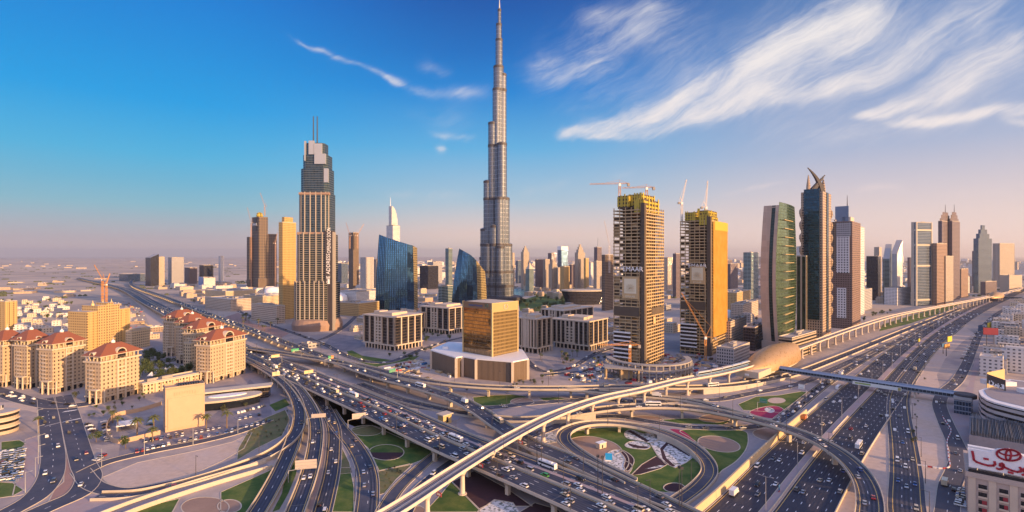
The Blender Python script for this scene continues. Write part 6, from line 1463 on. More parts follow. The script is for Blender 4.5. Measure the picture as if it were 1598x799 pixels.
th, wx, wy, h = sky_obj['blue glass tower with white frame bands beside the highway']
for f in (.06, .47, .72, .9): MB().box(-.8, -.8, h * f, wx + .8, wy + .8, h * f + 4).build('white_band', M['concrete'], th)
for x, y in ((-1, -1), (-1, wy - 2), (wx - 2, -1), (-1, wy * .48)): MB().box(x, y, 0, x + 3, y + 3, h + 1).build('white_pier', M['concrete'], th)
for lab, dz in (('far blue glass tower with a white cap', 14),):
    th, wx, wy, h = sky_obj[lab]; MB().box(-1, -1, h - 16, wx + 1, wy + 1, h + 2).build('white_cap', M['white'], th)
for lab in ('left of the tall dusky twin towers with needle tops', 'right of the tall dusky twin towers with needle tops'):
    th, wx, wy, h = sky_obj[lab]
    for f, q in ((.0, 8), (.12, 18), (.25, 26)): MB().prism(ell(wx / 2, wy / 2, wx * (.52 - f), wy * (.52 - f), 10), h - 2, h + q).build('crown_ring', M['f_purple'], th)
    MB().tube((wx / 2, wy / 2, h), (wx / 2, wy / 2, h + 48), 1.4, .4).build('mast', M['pole'], th)
M['f_raw'] = facade('dark_raw_frame', (0.15, 0.105, 0.075), (0.02, 0.018, 0.02), 11, 9, .55, .6, groof=.6, gmetal=0)
# unfinished dark tower with lettering, far left of centre
th, wx, wy, h = block('unfinished_tower', 'dark unfinished tower with white lettering near its top', 404, 393, 418, 338, 'f_raw', Y=2000, rot=48, cat='unfinished tower', n=0)
MB().box(-10, wy - 4, 0, 8, wy + 24, h * .72).build('side_wing', M['f_raw'], th); MB().box(wx - 4, -2, 0, wx + 34, wy * .7, h * .76).build('side_wing', M['f_raw'], th)
MB().lathe([(9, h - 1), (13, h + 5), (10, h + 12), (12, h + 14), (4, h + 19)], 12, (wx * .4, wy * .4)).build('formwork', M['yellow'], th)
MB().box(-1.5, wy * .3, h * .80, -.5, wy * .8, h * .98).build('dark_panel', M['a_dark'], th)
text_part('EMAAR', 15, th, 'sign_white', (-2.2, wy * .5, h - 30), (R(90), 0, R(-90)), .3, sx=.9)
MB().box(-6, -10, 0, wx + 30, wy * .4, 36).build('podium_frame', M['f_rust'], th)
for px, Y, z0, z1, az, jl, lf, lab in ((392, 1990, 0, ZD(348, 1990), -50, 70, 60, 'thin crane left of the dark unfinished tower'), (413, 2005, 280, ZD(322, 2005), -60, 60, 62, 'thin crane on top of the dark unfinished tower'), (430, 1980, 0, ZD(380, 1980), 60, 40, 80, 'thin crane between the dark unfinished tower and the golden slab'), (546, 1890, 150, ZD(368, 1890), -50, 55, 62, 'left crane on the slim unfinished tower'), (558, 1890, 150, ZD(368, 1890), 50, 50, 60, 'right crane on the slim unfinished tower')):
    crane('tower_crane', lab, GD(px, Y), z0, z1, az, jl, 'crane', 'luff', lf, w=3)
crane('tower_crane', 'bright orange crane with a long jib behind the golden hotel', G(160, 500), 0, ZD(446, 790), -60, 44, 'crane_o', 'luff', 38, w=2.6)
crane('tower_crane', 'second bright orange crane standing behind the golden hotel', G(166, 498), 0, ZD(456, 800), 10, 22, 'crane_o', 'luff', 70, w=2.6)

# dark opera bowl, mall and other big low buildings
o = G(918, 476); th = thing('opera_hall', 'dark boat shaped hall with a pale rim in front of the skyline', 'hall', o, R(10))
lo = ell(0, 30, 48, 24, 30); hi = ell(0, 28, 62, 33, 30); MB().prism(lo, 0, 34, hi=hi).build('glass_hull', M['f_dark'], th); MB().prism(hi, 34.02, 37).build('roof', M['concrete'], th)
BIG = [(432, 392, 445, 478, 505, 55, 'f_beige', 'sand coloured mall block left of the golden slab'), (410, 380, 436, 463, 480, 55, 'f_cream', 'long cream mall block under the dark unfinished tower'), (360, 318, 392, 468, 486, 55, 'f_beige', 'broad beige mall wing beside the far viaduct'), (352, 300, 400, 455, 468, 55, 'f_cream', 'pale low mall wing behind the broad beige one'),
       (470, 520, 520, 470, 490, 55, 'f_cream', ''), (560, 520, 592, 474, 494, 60, 'f_gold', 'long orange wall building between stepped tower and blade tower'), (556, 520, 600, 456, 470, 60, 'f_white', 'pale mall roof behind the long orange building'), (690, 684, 707, 447, 478, 50, 'f_teal', 'round edged banded block beside the curved blade tower'), (620, 655, 700, 455, 470, 50, 'f_beige', ''),
       (1150, 1131, 1192, 457, 486, 52, 'f_gold', 'orange lit arcade building right of the amber netting'), (1160, 1140, 1193, 476, 500, 52, 'f_beige', 'flat pale car park behind the sandstone sail tower'), (1140, 1128, 1165, 503, 545, 52, 'f_beige', 'beige slotted office beside the shorter unfinished tower'), (1178, 1160, 1195, 512, 548, 52, 'f_dark', 'dark steel truss building left of the sandstone sail tower'),
       (1122, 1080, 1150, 548, 580, 50, 'f_dark', ''), (1145, 1118, 1170, 545, 572, 48, 'f_grey', 'dark flat roofed shed behind the golden station'), (318, 299, 336, 434, 449, 40, 'f_white', 'white block with a big blue billboard on the left plain')]
for c, l, r, t_, by, rot, m, lab in BIG:
    if lab: sky_obj[lab] = block('low_building', lab, c, l, r, t_, m, by=by, rot=rot, n=4, cat='building', maxw=120, seed=c)
th, wx, wy, h = sky_obj['white block with a big blue billboard on the left plain']; MB().box(-1, wy * .1, h * .2, -.2, wy * .9, h + 3).build('blue_billboard', mat('blue_billboard', (.03, .20, .52), .4, var=.3, scale=.08), th)
for px, by, r, lab in ((527, 470, 26, 'large white dome on the mall roof beside the stepped tower'), (425, 458, 24, 'white dome behind the golden slab'), (1136, 495, 12, 'small white dome right of the amber netting')):
    o = G(px, by); d_ = MB().lathe([(r * math.cos(t), 8 + r * .6 * math.sin(t)) for t in (0, .25, .5, .75, 1.0, 1.25, 1.5)], 20); d_.lathe([(r, 0), (r, 8.02)], 20); dd = d_.build('dome', M['white'], smooth=True); dd.location = o; tag(dd, lab, 'dome')
# ------------------------------------------------------------------ what ground is already taken
CELL = 7.0
taken = set()
def mark(x, y, r):
    n = int(r / CELL) + 1; i0, j0 = int(x // CELL), int(y // CELL)
    for i in range(i0 - n, i0 + n + 1):
        for j in range(j0 - n, j0 + n + 1):
            if (i * CELL + 3.5 - x) ** 2 + (j * CELL + 3.5 - y) ** 2 <= (r + 4) ** 2: taken.add((i, j))
def is_free(x, y, r):
    n = int(r / CELL) + 1; i0, j0 = int(x // CELL), int(y // CELL)
    return not any((i, j) in taken for i in range(i0 - n, i0 + n + 1) for j in range(j0 - n, j0 + n + 1) if (i * CELL + 3.5 - x) ** 2 + (j * CELL + 3.5 - y) ** 2 <= (r + 3) ** 2)
WID = {'highway_left': 24, 'highway_right': 27, 'viaduct_near': 12, 'sunken_highway': 12}
for key, (pa, lanes, dz, lab) in ROADS.items():
    w = max(abs(lanes[0]), abs(lanes[-1])) + 2
    for d in range(0, int(pa.L), 6):
        q, t, r = pa.at(d, (lanes[0] + lanes[-1]) / 2); mark(q.x, q.y, (lanes[-1] - lanes[0]) / 2 + 2.5)
for d in range(0, int(mt.L), 6): q, t, r = mt.at(d); mark(q.x, q.y, 5)
bpy.context.view_layer.update()
for o in list(SC.objects):
    if o.type == 'EMPTY' and o.get('category') in ('tower', 'building', 'office block', 'apartment block', 'hotel', 'unfinished tower', 'skyscraper', 'station', 'building site', 'hall', 'stair tower', 'canopy'):
        xs = [o.matrix_world @ Vector(c) for ch in o.children if ch.type == 'MESH' for c in ch.bound_box]
        if xs:
            x0, x1, y0, y1 = min(p.x for p in xs), max(p.x for p in xs), min(p.y for p in xs), max(p.y for p in xs)
            a = o.rotation_euler.z; inv = o.matrix_world.inverted()
            ls = [inv @ p for p in xs]; lx0, lx1, ly0, ly1 = min(p.x for p in ls), max(p.x for p in ls), min(p.y for p in ls), max(p.y for p in ls)
            x = lx0
            while x <= lx1 + 5:
                y = ly0
                while y <= ly1 + 5:
                    w = o.matrix_world @ Vector((min(x, lx1), min(y, ly1), 0)); mark(w.x, w.y, 2); y += 6
                x += 6
def inpoly(px, py, poly):
    c = False; j = len(poly) - 1
    for i in range(len(poly)):
        if (poly[i][1] > py) != (poly[j][1] > py) and px < (poly[j][0] - poly[i][0]) * (py - poly[i][1]) / (poly[j][1] - poly[i][1]) + poly[i][0]: c = not c
        j = i
    return c

# ------------------------------------------------------------------ low buildings that fill the districts
LOWM = {'white': facade('low_white', (.62, .58, .54), (.10, .10, .11), 3.6, 4.2, .45, .42, groof=.4, gmetal=.1, roof=(.52, .48, .44)), 'cream': facade('low_cream', (.56, .46, .34), (.09, .08, .07), 3.6, 3.6, .42, .45, groof=.4, gmetal=.1, roof=(.48, .42, .36)),
        'sand coloured': facade('low_sand', (.48, .37, .27), (.08, .07, .06), 3.6, 3.4, .45, .45, groof=.4, gmetal=.1, roof=(.42, .36, .31)), 'grey': facade('low_grey', (.36, .34, .33), (.05, .06, .07), 3.6, 5, .7, .42, groof=.3, gmetal=.2, roof=(.34, .32, .31)),
        'brown': facade('low_brown', (.30, .21, .16), (.05, .05, .05), 3.6, 3.6, .5, .5, groof=.4, gmetal=.1, roof=(.33, .28, .25))}
LP = [mat('parapet_' + k.replace(' ', '_'), c, .85, var=.15) for k, c in (('a', (.58, .52, .46)), ('b', (.46, .38, .30)))]
rl = random.Random(21)
def district(poly, n, smin, smax, hmin, hmax, rot, cols, phrase, group, shape='flat roofed house', seed=0):
    rl.seed(seed + 5); xs = [p[0] for p in poly]; ys = [p[1] for p in poly]; got = []; tries = 0
    while len(got) < n and tries < n * 60:
        tries += 1
        px = rl.uniform(min(xs), max(xs)); py = CY + 98400 / rl.uniform(98400 / (max(ys) - CY), 98400 / (min(ys) - CY)) if rl.random() < .5 else rl.uniform(min(ys), max(ys))
        if not inpoly(px, py, poly): continue
        P = G(px, py); wx, wy = rl.uniform(smin, smax), rl.uniform(smin, smax); a = R(rot + rl.choice((0, 0, 90)))
        c = Vector((P.x + math.cos(a) * wx / 2 - math.sin(a) * wy / 2, P.y + math.sin(a) * wx / 2 + math.cos(a) * wy / 2, 0)); rad = max(wx, wy) * .52
        if not is_free(c.x, c.y, rad): continue
        mark(c.x, c.y, rad); got.append((px, P, wx, wy, rl.uniform(hmin, hmax), a, rl.choice(cols)))
    got.sort(key=lambda g: g[0]); cnt = {}
    for px, P, wx, wy, h, a, col in got:
        col_w = col.replace('sand coloured', 'sandy'); k = cnt.get(col, 0); cnt[col] = k + 1
        th = thing('low_building', '%s %s, %s from the left %s' % (col_w, shape, ordw(k), phrase), 'building', P, a, group)
        if wx > 18 and rl.random() < .5:
            fx = rl.uniform(.4, .7); MB().prism([(0, 0), (wx, 0), (wx, wy * fx), (wx * fx, wy * fx), (wx * fx, wy), (0, wy)], 0, h).build('wall', LOWM[col], th); MB().box(wx * .05, wy * .05, h - .1, wx * fx * .9, wy * .9, h + rl.uniform(3, 4)).build('upper_floor', LOWM[col], th)
        else: MB().prism([(0, 0), (wx, 0), (wx, wy), (0, wy)], 0, h).build('wall', LOWM[col], th)
        pm = rl.choice(LP); pb = MB(); e = .4
        if not (wx > 18):
            for q in ((0, 0, wx, e), (0, wy - e, wx, wy), (0, e, e, wy - e), (wx - e, e, wx, wy - e)): pb.box(q[0] - .03, q[1] - .03, h - .4, q[2] + .03, q[3] + .03, h + .9)
            pb.build('parapet', pm, th)
        for i in range(rl.randint(1, 2)): x, y = rl.uniform(.2, .8) * wx * .55, rl.uniform(.2, .8) * wy * .55; MB().lathe([(1.1, h - .1), (1.1, h + 1.9), (.3, h + 2.3)], 8, (x, y)).build('water_tank', LP[i % 2], th)
        for i in range(rl.randint(1, 3)):
            x, y = rl.uniform(.15, .7) * wx, rl.uniform(.15, .7) * wy; MB().box(x, y, h - .05 + .01 * i, x + rl.uniform(1.5, 4), y + rl.uniform(1.5, 4), h + rl.uniform(1, 2.6)).build('roof_unit', rl.choice(LP), th)
HOUSES = 'low houses and sheds of the city districts'
district([(-15, 505), (-15, 470), (60, 468), (105, 470), (130, 500), (115, 520), (30, 525)], 34, 12, 24, 5, 9, 40, ['white', 'white', 'cream'], 'among the trees behind the red roofs', HOUSES, 'villa', 1)
district([(120, 500), (190, 470), (215, 480), (235, 512), (240, 540), (200, 520)], 10, 14, 30, 4, 9, 48, ['brown', 'sand coloured'], 'on the building plot behind the golden hotel', HOUSES, 'site shed', 2)
district([(-20, 470), (-20, 440), (170, 432), (210, 440), (150, 465)], 12, 20, 60, 4, 7, 30, ['sand coloured', 'cream'], 'on the open plain beyond the golden hotel', HOUSES, 'shed', 3)
district([(225, 452), (300, 440), (430, 440), (440, 470), (380, 500), (300, 470)], 30, 20, 60, 6, 14, 48, ['cream', 'sand coloured', 'white'], 'in the district beyond the far viaduct', HOUSES, 'flat building', 4)
district([(520, 470), (520, 440), (700, 432), (760, 440), (755, 476), (660, 480)], 44, 16, 46, 6, 15, 50, ['cream', 'white', 'sand coloured'], 'around the feet of the blade towers', HOUSES, 'flat building', 5)
district([(440, 510), (460, 545), (540, 548), (600, 500), (560, 496), (525, 505)], 9, 14, 30, 4, 9, 48, ['cream', 'grey'], 'beside the stepped tower entrance', HOUSES, 'flat pavilion', 6)
district([(795, 452), (960, 448), (960, 466), (830, 470)], 22, 14, 30, 8, 18, 50, ['cream', 'sand coloured'], 'under the skyline right of the tallest tower', HOUSES, 'low block', 7)
district([(810, 490), (880, 470), (955, 480), (955, 540), (900, 480)], 10, 12, 26, 5, 10, 50, ['sand coloured', 'grey'], 'between office blocks and dark hall', HOUSES, 'site shed', 8)
district([(1036, 440), (1064, 440), (1064, 540), (1036, 540)], 12, 14, 30, 6, 14, 50, ['cream', 'sand coloured', 'grey'], 'in the gap between the twin towers', HOUSES, 'low block', 9)
district([(1125, 440), (1195, 440), (1195, 545), (1125, 545)], 22, 16, 36, 6, 15, 52, ['cream', 'sand coloured', 'grey'], 'behind the golden station', HOUSES, 'low block', 10)
district([(1300, 500), (1340, 440), (1430, 438), (1430, 470), (1380, 480)], 22, 16, 40, 6, 14, 45, ['white', 'cream', 'sand coloured'], 'behind the green metro verge', HOUSES, 'flat building', 11)
district([(1430, 480), (1440, 440), (1540, 436), (1540, 452), (1480, 470)], 24, 16, 44, 8, 20, 40, ['white', 'sand coloured', 'brown'], 'at the feet of the highway towers', HOUSES, 'low block', 12)
district([(1512, 585), (1512, 560), (1528, 530), (1550, 500), (1580, 480), (1625, 462), (1660, 590)], 70, 14, 30, 12, 24, 45, ['white', 'white', 'grey', 'cream'], 'along the side street behind the curved building', 'crowded street blocks right of the side street', 'street block', 13)
district([(1560, 478), (1640, 440), (1700, 452), (1640, 475)], 20, 20, 50, 8, 22, 45, ['white', 'grey', 'sand coloured'], 'at the far end of the side street', 'crowded street blocks right of the side street', 'street block', 14)
# painted roofs and small billboards on the right
for px, py, Y, w, h_, m, lab in ((1571, 521, 640, 40, 1, M['f_blue'], ''),): pass
M['b_yellow'] = mat('yellow_billboard', (.62, .52, .05), .5, var=.12); M['b_blue'] = mat('blue_board', (.04, .14, .30), .5, var=.15); M['b_red'] = mat('red_board', (.34, .04, .05), .5, var=.2); M['b_orange'] = mat('orange_board', (.60, .28, .08), .5, var=.3)
def hoarding(px, py, z0, w, hh, m, lab, az=-50, cat='billboard', posts=2, tilt=None):
    o = G(px, py, 0); th = thing('billboard', lab, cat, o, R(az), 'roadside boards')
    MB().box(-w / 2, -.3, z0, w / 2, .3, z0 + hh).build('panel', M[m], th); MB().box(-w / 2 - .2, .3, z0 - .3, w / 2 + .2, .6, z0 + hh + .3).build('frame', M['pole'], th)
    for i in range(posts): x = (i + .5 - posts / 2) * w * .5; MB().lathe([(.4, 0), (.35, z0 + .2)], 8, (x, .8)).build('post', M['pole'], th)
hoarding(1478, 556, 10, 14, 5, 'b_orange', 'orange and black billboard on a single mast by the sand lot', 30, posts=1)
hoarding(1482, 545, 10, 13, 7, 'b_yellow', 'yellow billboard on the sand lot beside the highway', 30, posts=1)
hoarding(1473, 552, 9, 12, 4, 'b_blue', 'blue board next to the orange billboard', 30, posts=1)
hoarding(1544, 520, 8, 20, 9, 'b_yellow', 'pale yellow billboard farther along the highway edge', 35)
hoarding(1530, 518, 2, 20, 9, 'b_blue', 'blue hoarding at the far highway edge', 35)
hoarding(1546, 562, 30, 14, 8, 'b_red', 'red and white rooftop board above the street blocks', -20)
hoarding(1434, 540, 6, 7, 4, 'b_yellow', 'small yellow gantry board over the highway median', 35, posts=1)

# ------------------------------------------------------------------ far city and plain
rc = random.Random(3); mb = [MB(), MB()]
for i in range(5200):
    Y = 2500 * (4.6 ** rc.random()) ; px = rc.uniform(-60, 1660); x = (px - CX) / FOC * Y
    if px < 470 and (rc.random() < .95 or Y < 5000): continue
    s = rc.uniform(12, 46) * (1 + Y / 9000); h = rc.uniform(5, 14) if rc.random() < .94 else rc.uniform(20, 55)
    if px > 1100 and rc.random() < .05: h = rc.uniform(40, 120)
    if px < 500: h = min(h, 11)
    a = R(rc.choice((40, 50, 45, 130))); Mx = Matrix.Translation((x, Y, 0)) @ Matrix.Rotation(a, 4, 'Z'); q = rc.uniform(.5, 1.4)
    mb[1 if px < 470 else rc.random() < .45].box(-s / 2, -s * q / 2, 0, s / 2, s * q / 2, h, Mx)
for b_, m, lab in ((mb[0], 'f_white', 'pale far city fading towards the horizon'), (mb[1], 'f_beige', 'sand coloured far city fading towards the horizon')):
    tag(b_.build('distant_city', M[m]), lab, 'far city', kind='stuff')
mb = MB()
for i in range(500):
    Y = 1500 * (4 ** rc.random()); px = rc.uniform(0, 1598); x = (px - CX) / FOC * Y
    if not is_free(x, Y, 8): continue
    w = rc.uniform(10, 40)
    for k in range(6):
        a = rc.uniform(0, 6.28); d = rc.uniform(0, w); r = rc.uniform(3, 6); mb.lathe([(r, .1), (r * .9, r * .5), (r * .3, r * .95)], 6, (x + d * math.cos(a), Y + d * .4 * math.sin(a)))
M['leaf'] = mat('tree_leaves', (0.045, 0.075, 0.022), .8, var=.55, scale=.35, col2=(.08, .10, .03)); M['leaf2'] = mat('palm_leaves', (0.10, 0.11, 0.035), .75, var=.4, scale=.5); M['bark'] = mat('bark', (.16, .11, .07), .9, var=.25)
M['leaf3'] = mat('olive_leaves', (0.075, 0.085, 0.035), .8, var=.5, scale=.3)
tag(mb.build('scrub', M['leaf3']), 'dark scrub and groves scattered over the far plain', 'scrub', kind='stuff')

# ------------------------------------------------------------------ loose material on the building sites
rk = random.Random(31); CM = [M['concrete_d'], M['slab'], M['b_blue'], M['b_red'], M['white'], M['raw_dark']]
for poly, n, lab in (([(880, 596), (935, 552), (1075, 548), (1160, 560), (1150, 588), (1000, 602)], 700, 'stacked timber, steel and pallets around the twin tower site'), ([(562, 588), (640, 562), (700, 560), (716, 586), (690, 596)], 240, 'stacked material and skips in the builders yard'), ([(122, 505), (195, 470), (222, 482), (235, 512), (215, 520)], 260, 'scaffold and material on the plot behind the golden hotel'), ([(560, 500), (650, 470), (700, 470), (655, 488)], 160, 'crates and small plant behind the office blocks')):
    mb = MB(); k = 0
    while k < n:
        px, py = rk.uniform(min(p[0] for p in poly), max(p[0] for p in poly)), rk.uniform(min(p[1] for p in poly), max(p[1] for p in poly))
        if not inpoly(px, py, poly): continue
        k += 1; q = G(px, py)
        if not is_free(q.x, q.y, .5): continue
        mb.cur = rk.choice((0, 0, 0, 1, 1, 1, 5, 5, 2, 3, 4)); a, b_, c = rk.uniform(.5, 4.5), rk.uniform(.4, 1.8), rk.uniform(.3, 2.6); mb.box(-a, -b_, .02, a, b_, c, Matrix.Translation(q) @ Matrix.Rotation(rk.choice((.8, 2.4, rk.uniform(0, 3))), 4, 'Z'))
    tag(mb.build('building_materials', CM), lab, 'building materials', kind='stuff')
# ------------------------------------------------------------------ trees
rt = random.Random(5)
def tree_proto(h, r, n, mname, seed):
    rr = random.Random(seed); root = bpy.data.objects.new('tree', None); C.objects.link(root)
    tk = MB().tube((0, 0, 0), (.15, .1, h * .45), h * .035, h * .022, 6)
    for k in range(4):
        a = k * 1.6 + rr.random(); tk.tube((.15, .1, h * .38), (r * .55 * math.cos(a), r * .55 * math.sin(a), h * .66), h * .016, h * .006, 5)
    tk.build('trunk', M['bark'], root)
    lobes = [(rr.uniform(-.5, .5) * r, rr.uniform(-.5, .5) * r, h * rr.uniform(.48, .85), r * rr.uniform(.38, .62)) for _ in range(9)]
    mb = MB()
    for i in range(n):
        x, y, z, q = rr.choice(lobes); v = Vector((rr.gauss(0, 1), rr.gauss(0, 1), rr.gauss(0, 1))).normalized() * q * rr.uniform(.55, 1.05); c = Vector((x, y, z)) + v; s = rr.uniform(.35, .75) * h / 9
        A_ = Vector((rr.gauss(0, 1), rr.gauss(0, 1), rr.gauss(0, .6))).normalized(); B_ = A_.cross(Vector((rr.gauss(0, 1), rr.gauss(0, 1), 1))).normalized()
        mb.add([c - A_ * s, c - B_ * s * .6, c + A_ * s, c + B_ * s * .6], [(0, 1, 2, 3)])
    mb.build('crown', M[mname], root); return root
def palm_proto(h, seed):
    rr = random.Random(seed); root = bpy.data.objects.new('palm_tree', None); C.objects.link(root)
    MB().lathe([(.45, 0), (.32, h * .3), (.3, h), (.42, h + .4)], 8).build('trunk', M['bark'], root); mb = MB()
    for i in range(26):
        a = i * 2.4 + rr.random() * .4; l = rr.uniform(3.0, 4.2); up = rr.uniform(.1, 1.25); pr = None
        for k in range(6):
            t = k / 5; d = l * t * math.cos(up * (1 - t * .4)); z = h + .3 + l * (math.sin(up) * t - .75 * t * t); w = .55 * math.sin(math.pi * min(1, t * .9 + .08)) + .05
            c = Vector((d * math.cos(a), d * math.sin(a), z)); s = Vector((-math.sin(a), math.cos(a), 0)) * w; cur = [c - s - Vector((0, 0, .25 * w)), c, c + s - Vector((0, 0, .25 * w))]
            if pr: mb.add(pr + cur, [(0, 1, 4, 3), (1, 2, 5, 4)])
            pr = cur
    mb.build('crown', M['leaf2'], root); return root
TP = [tree_proto(8, 3.6, 420, 'leaf', 1), tree_proto(7, 4.2, 420, 'leaf', 2), tree_proto(6, 3.0, 340, 'leaf3', 3)]
PP = [palm_proto(8, 1), palm_proto(10, 2)]
def plant(pts, protos, name, lab, group, smin=.8, smax=1.3):
    pts = sorted(pts, key=lambda p: p[0])
    for i, (px, py) in enumerate(pts):
        pr = protos[rt.randrange(len(protos))]; o = copy_tree(pr); o.name = name; o.location = G(px, py); s = rt.uniform(smin, smax); o.scale = (s, s, s * rt.uniform(.9, 1.15)); o.rotation_euler = (0, 0, rt.uniform(0, 6.28))
        tag(o, lab % ordw(i), 'palm' if 'palm' in name else 'tree', group)
def scatter(poly, n, rad=3, avoid=True):
    xs = [p[0] for p in poly]; ys = [p[1] for p in poly]; out = []; k = 0
    while len(out) < n and k < n * 80:
        k += 1; px, py = rt.uniform(min(xs), max(xs)), rt.uniform(min(ys), max(ys))
        if inpoly(px, py, poly):
            q = G(px, py)
            if not avoid or is_free(q.x, q.y, rad): out.append((px, py))
    return out
plant(scatter([(196, 606), (225, 552), (262, 545), (300, 560), (300, 590), (240, 605)], 44, 1), TP, 'tree', 'dark green tree, %s from the left in the garden between the red roofs', 'garden trees between the red roofs', .9, 1.5)
plant(scatter([(-10, 520), (-10, 470), (110, 468), (128, 520), (60, 530)], 30, 2), TP, 'tree', 'dark bushy tree, %s from the left among the white villas', 'trees among the villas', .9, 1.5)
plant([(184, 672), (238, 690), (322, 671), (354, 668), (240, 676), (214, 681)], PP, 'palm_tree', 'yellowish palm tree, %s from the left beside the sandstone block', 'palms around the car park', .95, 1.3)
plant(scatter([(345, 640), (388, 626), (392, 634), (350, 650)], 7, 0, False), [TP[2]], 'tree', 'round shrub, %s from the left in front of the oval hall', 'shrubs before the oval hall', .4, .6)
plant(scatter([(805, 488), (812, 470), (860, 462), (900, 470), (890, 486), (850, 492)], 40, 1, False), TP, 'tree', 'dark park tree, %s from the left at the foot of the tallest tower', 'park trees at the tallest tower', 1.1, 1.8)
plant(scatter([(560, 548), (640, 562), (670, 550), (720, 520), (660, 512), (655, 545), (610, 556)], 26, 1), TP, 'tree', 'small street tree, %s from the left around the nearest office blocks', 'street trees around the office blocks', .6, .95)
plant(scatter([(825, 560), (900, 556), (960, 552), (1000, 545), (990, 556), (900, 590), (840, 596)], 22, 1), TP + PP, 'tree', 'small tree, %s from the left in front of the pilastered office blocks', 'trees before the pilastered offices', .6, .95)
plant(scatter([(290, 470), (330, 462), (348, 470), (330, 480)], 12, 1, False), TP, 'tree', 'dark tree, %s from the left in the grove beyond the far viaduct', 'grove beyond the far viaduct', 1.1, 1.7)
plant(scatter([(380, 520), (440, 515), (445, 505), (400, 490), (372, 500)], 14, 1), PP, 'palm_tree', 'tall palm, %s from the left on the mall forecourt', 'palms on the mall forecourt', .9, 1.3)
plant(scatter([(130, 640), (250, 612), (252, 622), (185, 646), (140, 655)], 16, 0, False), [TP[2], TP[0]], 'tree', 'green bush, %s from the left in the strip before the foremost red roof', 'hedge before the foremost red roof', .35, .65)
plant(scatter([(640, 606), (700, 606), (820, 612), (700, 616)], 3, 0, False), [TP[2]], 'tree', 'small bush, %s from the left under the level flyover', 'bushes under the level flyover', .4, .6)
plant(scatter([(795, 598), (842, 594), (850, 602), (800, 606)], 9, 0, False), [TP[2]], 'tree', 'dark shrub, %s from the left at the podium corner of the gold tower', 'shrubs at the gold tower podium', .45, .7)
plant(scatter([(395, 662), (448, 640), (452, 655), (440, 680), (372, 712)], 22, 0, False), [TP[2]], 'tree', 'low scrubby bush, %s from the left on the dry verge of the left ramp', 'bushes on the dry verge', .2, .4)
plant(scatter([(592, 736), (640, 726), (618, 748), (600, 770)], 14, 0, False), [TP[2]], 'tree', 'yellow green shrub, %s from the left below the oval garden', 'shrubs below the oval garden', .18, .3)
plant(scatter([(1340, 500), (1385, 482), (1392, 488), (1350, 506)], 12, 0, False), [TP[2], TP[0]], 'tree', 'low bush, %s from the left in the hedge beyond the metro line', 'hedge bushes beyond the metro line', .6, .9)
plant(scatter([(1420, 700), (1426, 640), (1440, 590), (1448, 590), (1432, 640), (1428, 700)], 14, 0, False), [TP[2]], 'tree', 'scrubby roadside bush, %s from the left beside the service road', 'bushes beside the service road', .3, .5)
plant([(1120, 500), (1140, 512), (1152, 486), (1160, 505), (1180, 500)], TP, 'tree', 'green tree, %s from the left behind the sandstone sail tower', 'trees behind the sail tower', .9, 1.3)
for i, o in enumerate(TP + PP):
    o.name = 'palm_tree' if o in PP else 'tree'; px, py = ((196, 700), (150, 690), (118, 622), (176, 660), (60, 676))[i]; o.location = G(px, py)
    tag(o, ['leafy tree at the corner of the small car park', 'spreading tree beside the small car park kerb', 'small olive tree at the boulevard crossing', 'short palm at the compound gate', 'tall palm on the edge of the striped plaza'][i], 'palm' if o in PP else 'tree')

# ------------------------------------------------------------------ street lamps
def lamp_proto(h, arms, mname, reach=2.6):
    root = bpy.data.objects.new('street_lamp', None); C.objects.link(root); MB().tube((0, 0, 0), (0, 0, h), .19, .10, 6).build('pole', M[mname], root)
    for s in arms:
        MB().bar((0, 0, h - .4), (0, s * reach, h), .12).build('arm', M[mname], root); MB().box(-.22, s * reach - .5, h - .06, .22, s * reach + .5, h + .12).build('lamp_head', M[mname], root)
    return root
LAMPS = {'dark2': lamp_proto(14, (1, -1), 'pole'), 'dark1': lamp_proto(12, (1,), 'pole'), 'steel2': lamp_proto(17, (1, -1), 'steel', 3), 'steel1': lamp_proto(11, (1,), 'steel')}
used_l = set()
def lamps(key, off, kind, s0, s1, step, phrase, dz=0.0):
    pa = key if isinstance(key, Path) else ROADS[key][0]; d = s0; i = 0
    while d < s1:
        q, t, r = pa.at(d, off, dz)
        base = LAMPS[kind]; o = base if kind not in used_l else copy_tree(base); used_l.add(kind); o.name = 'street_lamp'; o.location = q; o.rotation_euler = (0, 0, math.atan2(t.y, t.x))
        tag(o, '%s street lamp, %s from the near end %s' % ('dark' if 'dark' in kind else 'pale', ordw(i), phrase), 'street lamp', 'street lamps along the roads'); d += step; i += 1
lamps('viaduct_near', 16.5, 'dark2', ve.near(G(960, 830, 8)), ve.near(G(230, 478, 8)), 42, 'between the twin viaduct carriageways', .6)
lamps('viaduct_near', .1, 'dark1', ve.near(G(890, 799, 8)), ve.near(G(560, 646, 8)), 48, 'on the outer parapet of the packed viaduct', .6)
lamps('far_flyover', -6.7, 'dark1', v3.near(G(1030, 785, 8)), v3.near(G(260, 464, 8)), 44, 'on the near parapet of the far flyover', .6)
lamps(zr, 0, 'steel2', zr.near(G(1195, 799)), zr.near(G(1540, 474)), 62, 'on the pink median of the wide highway', .25)
lamps('curved_ramp', 5.5, 'dark1', l1.near(G(900, 645, 5)), l1.near(G(1340, 735, 8)), 40, 'on the curved ramp over the highway', .6)
lamps('cross_flyover', -5.9, 'dark1', f1.near(G(700, 600, 8)), f1.near(G(1180, 597, 2)), 44, 'on the level flyover', .5)
lamps('loop_ramp', 4.5, 'dark1', lp.near(G(885, 675, 7)), lp.near(G(1090, 760, .5)), 40, 'around the loop ramp', .5)
lamps('boulevard_left', 6.6, 'steel1', bl.near(G(78, 660)), bl.near(G(60, 770)), 24, 'on the pink boulevard median', .1)
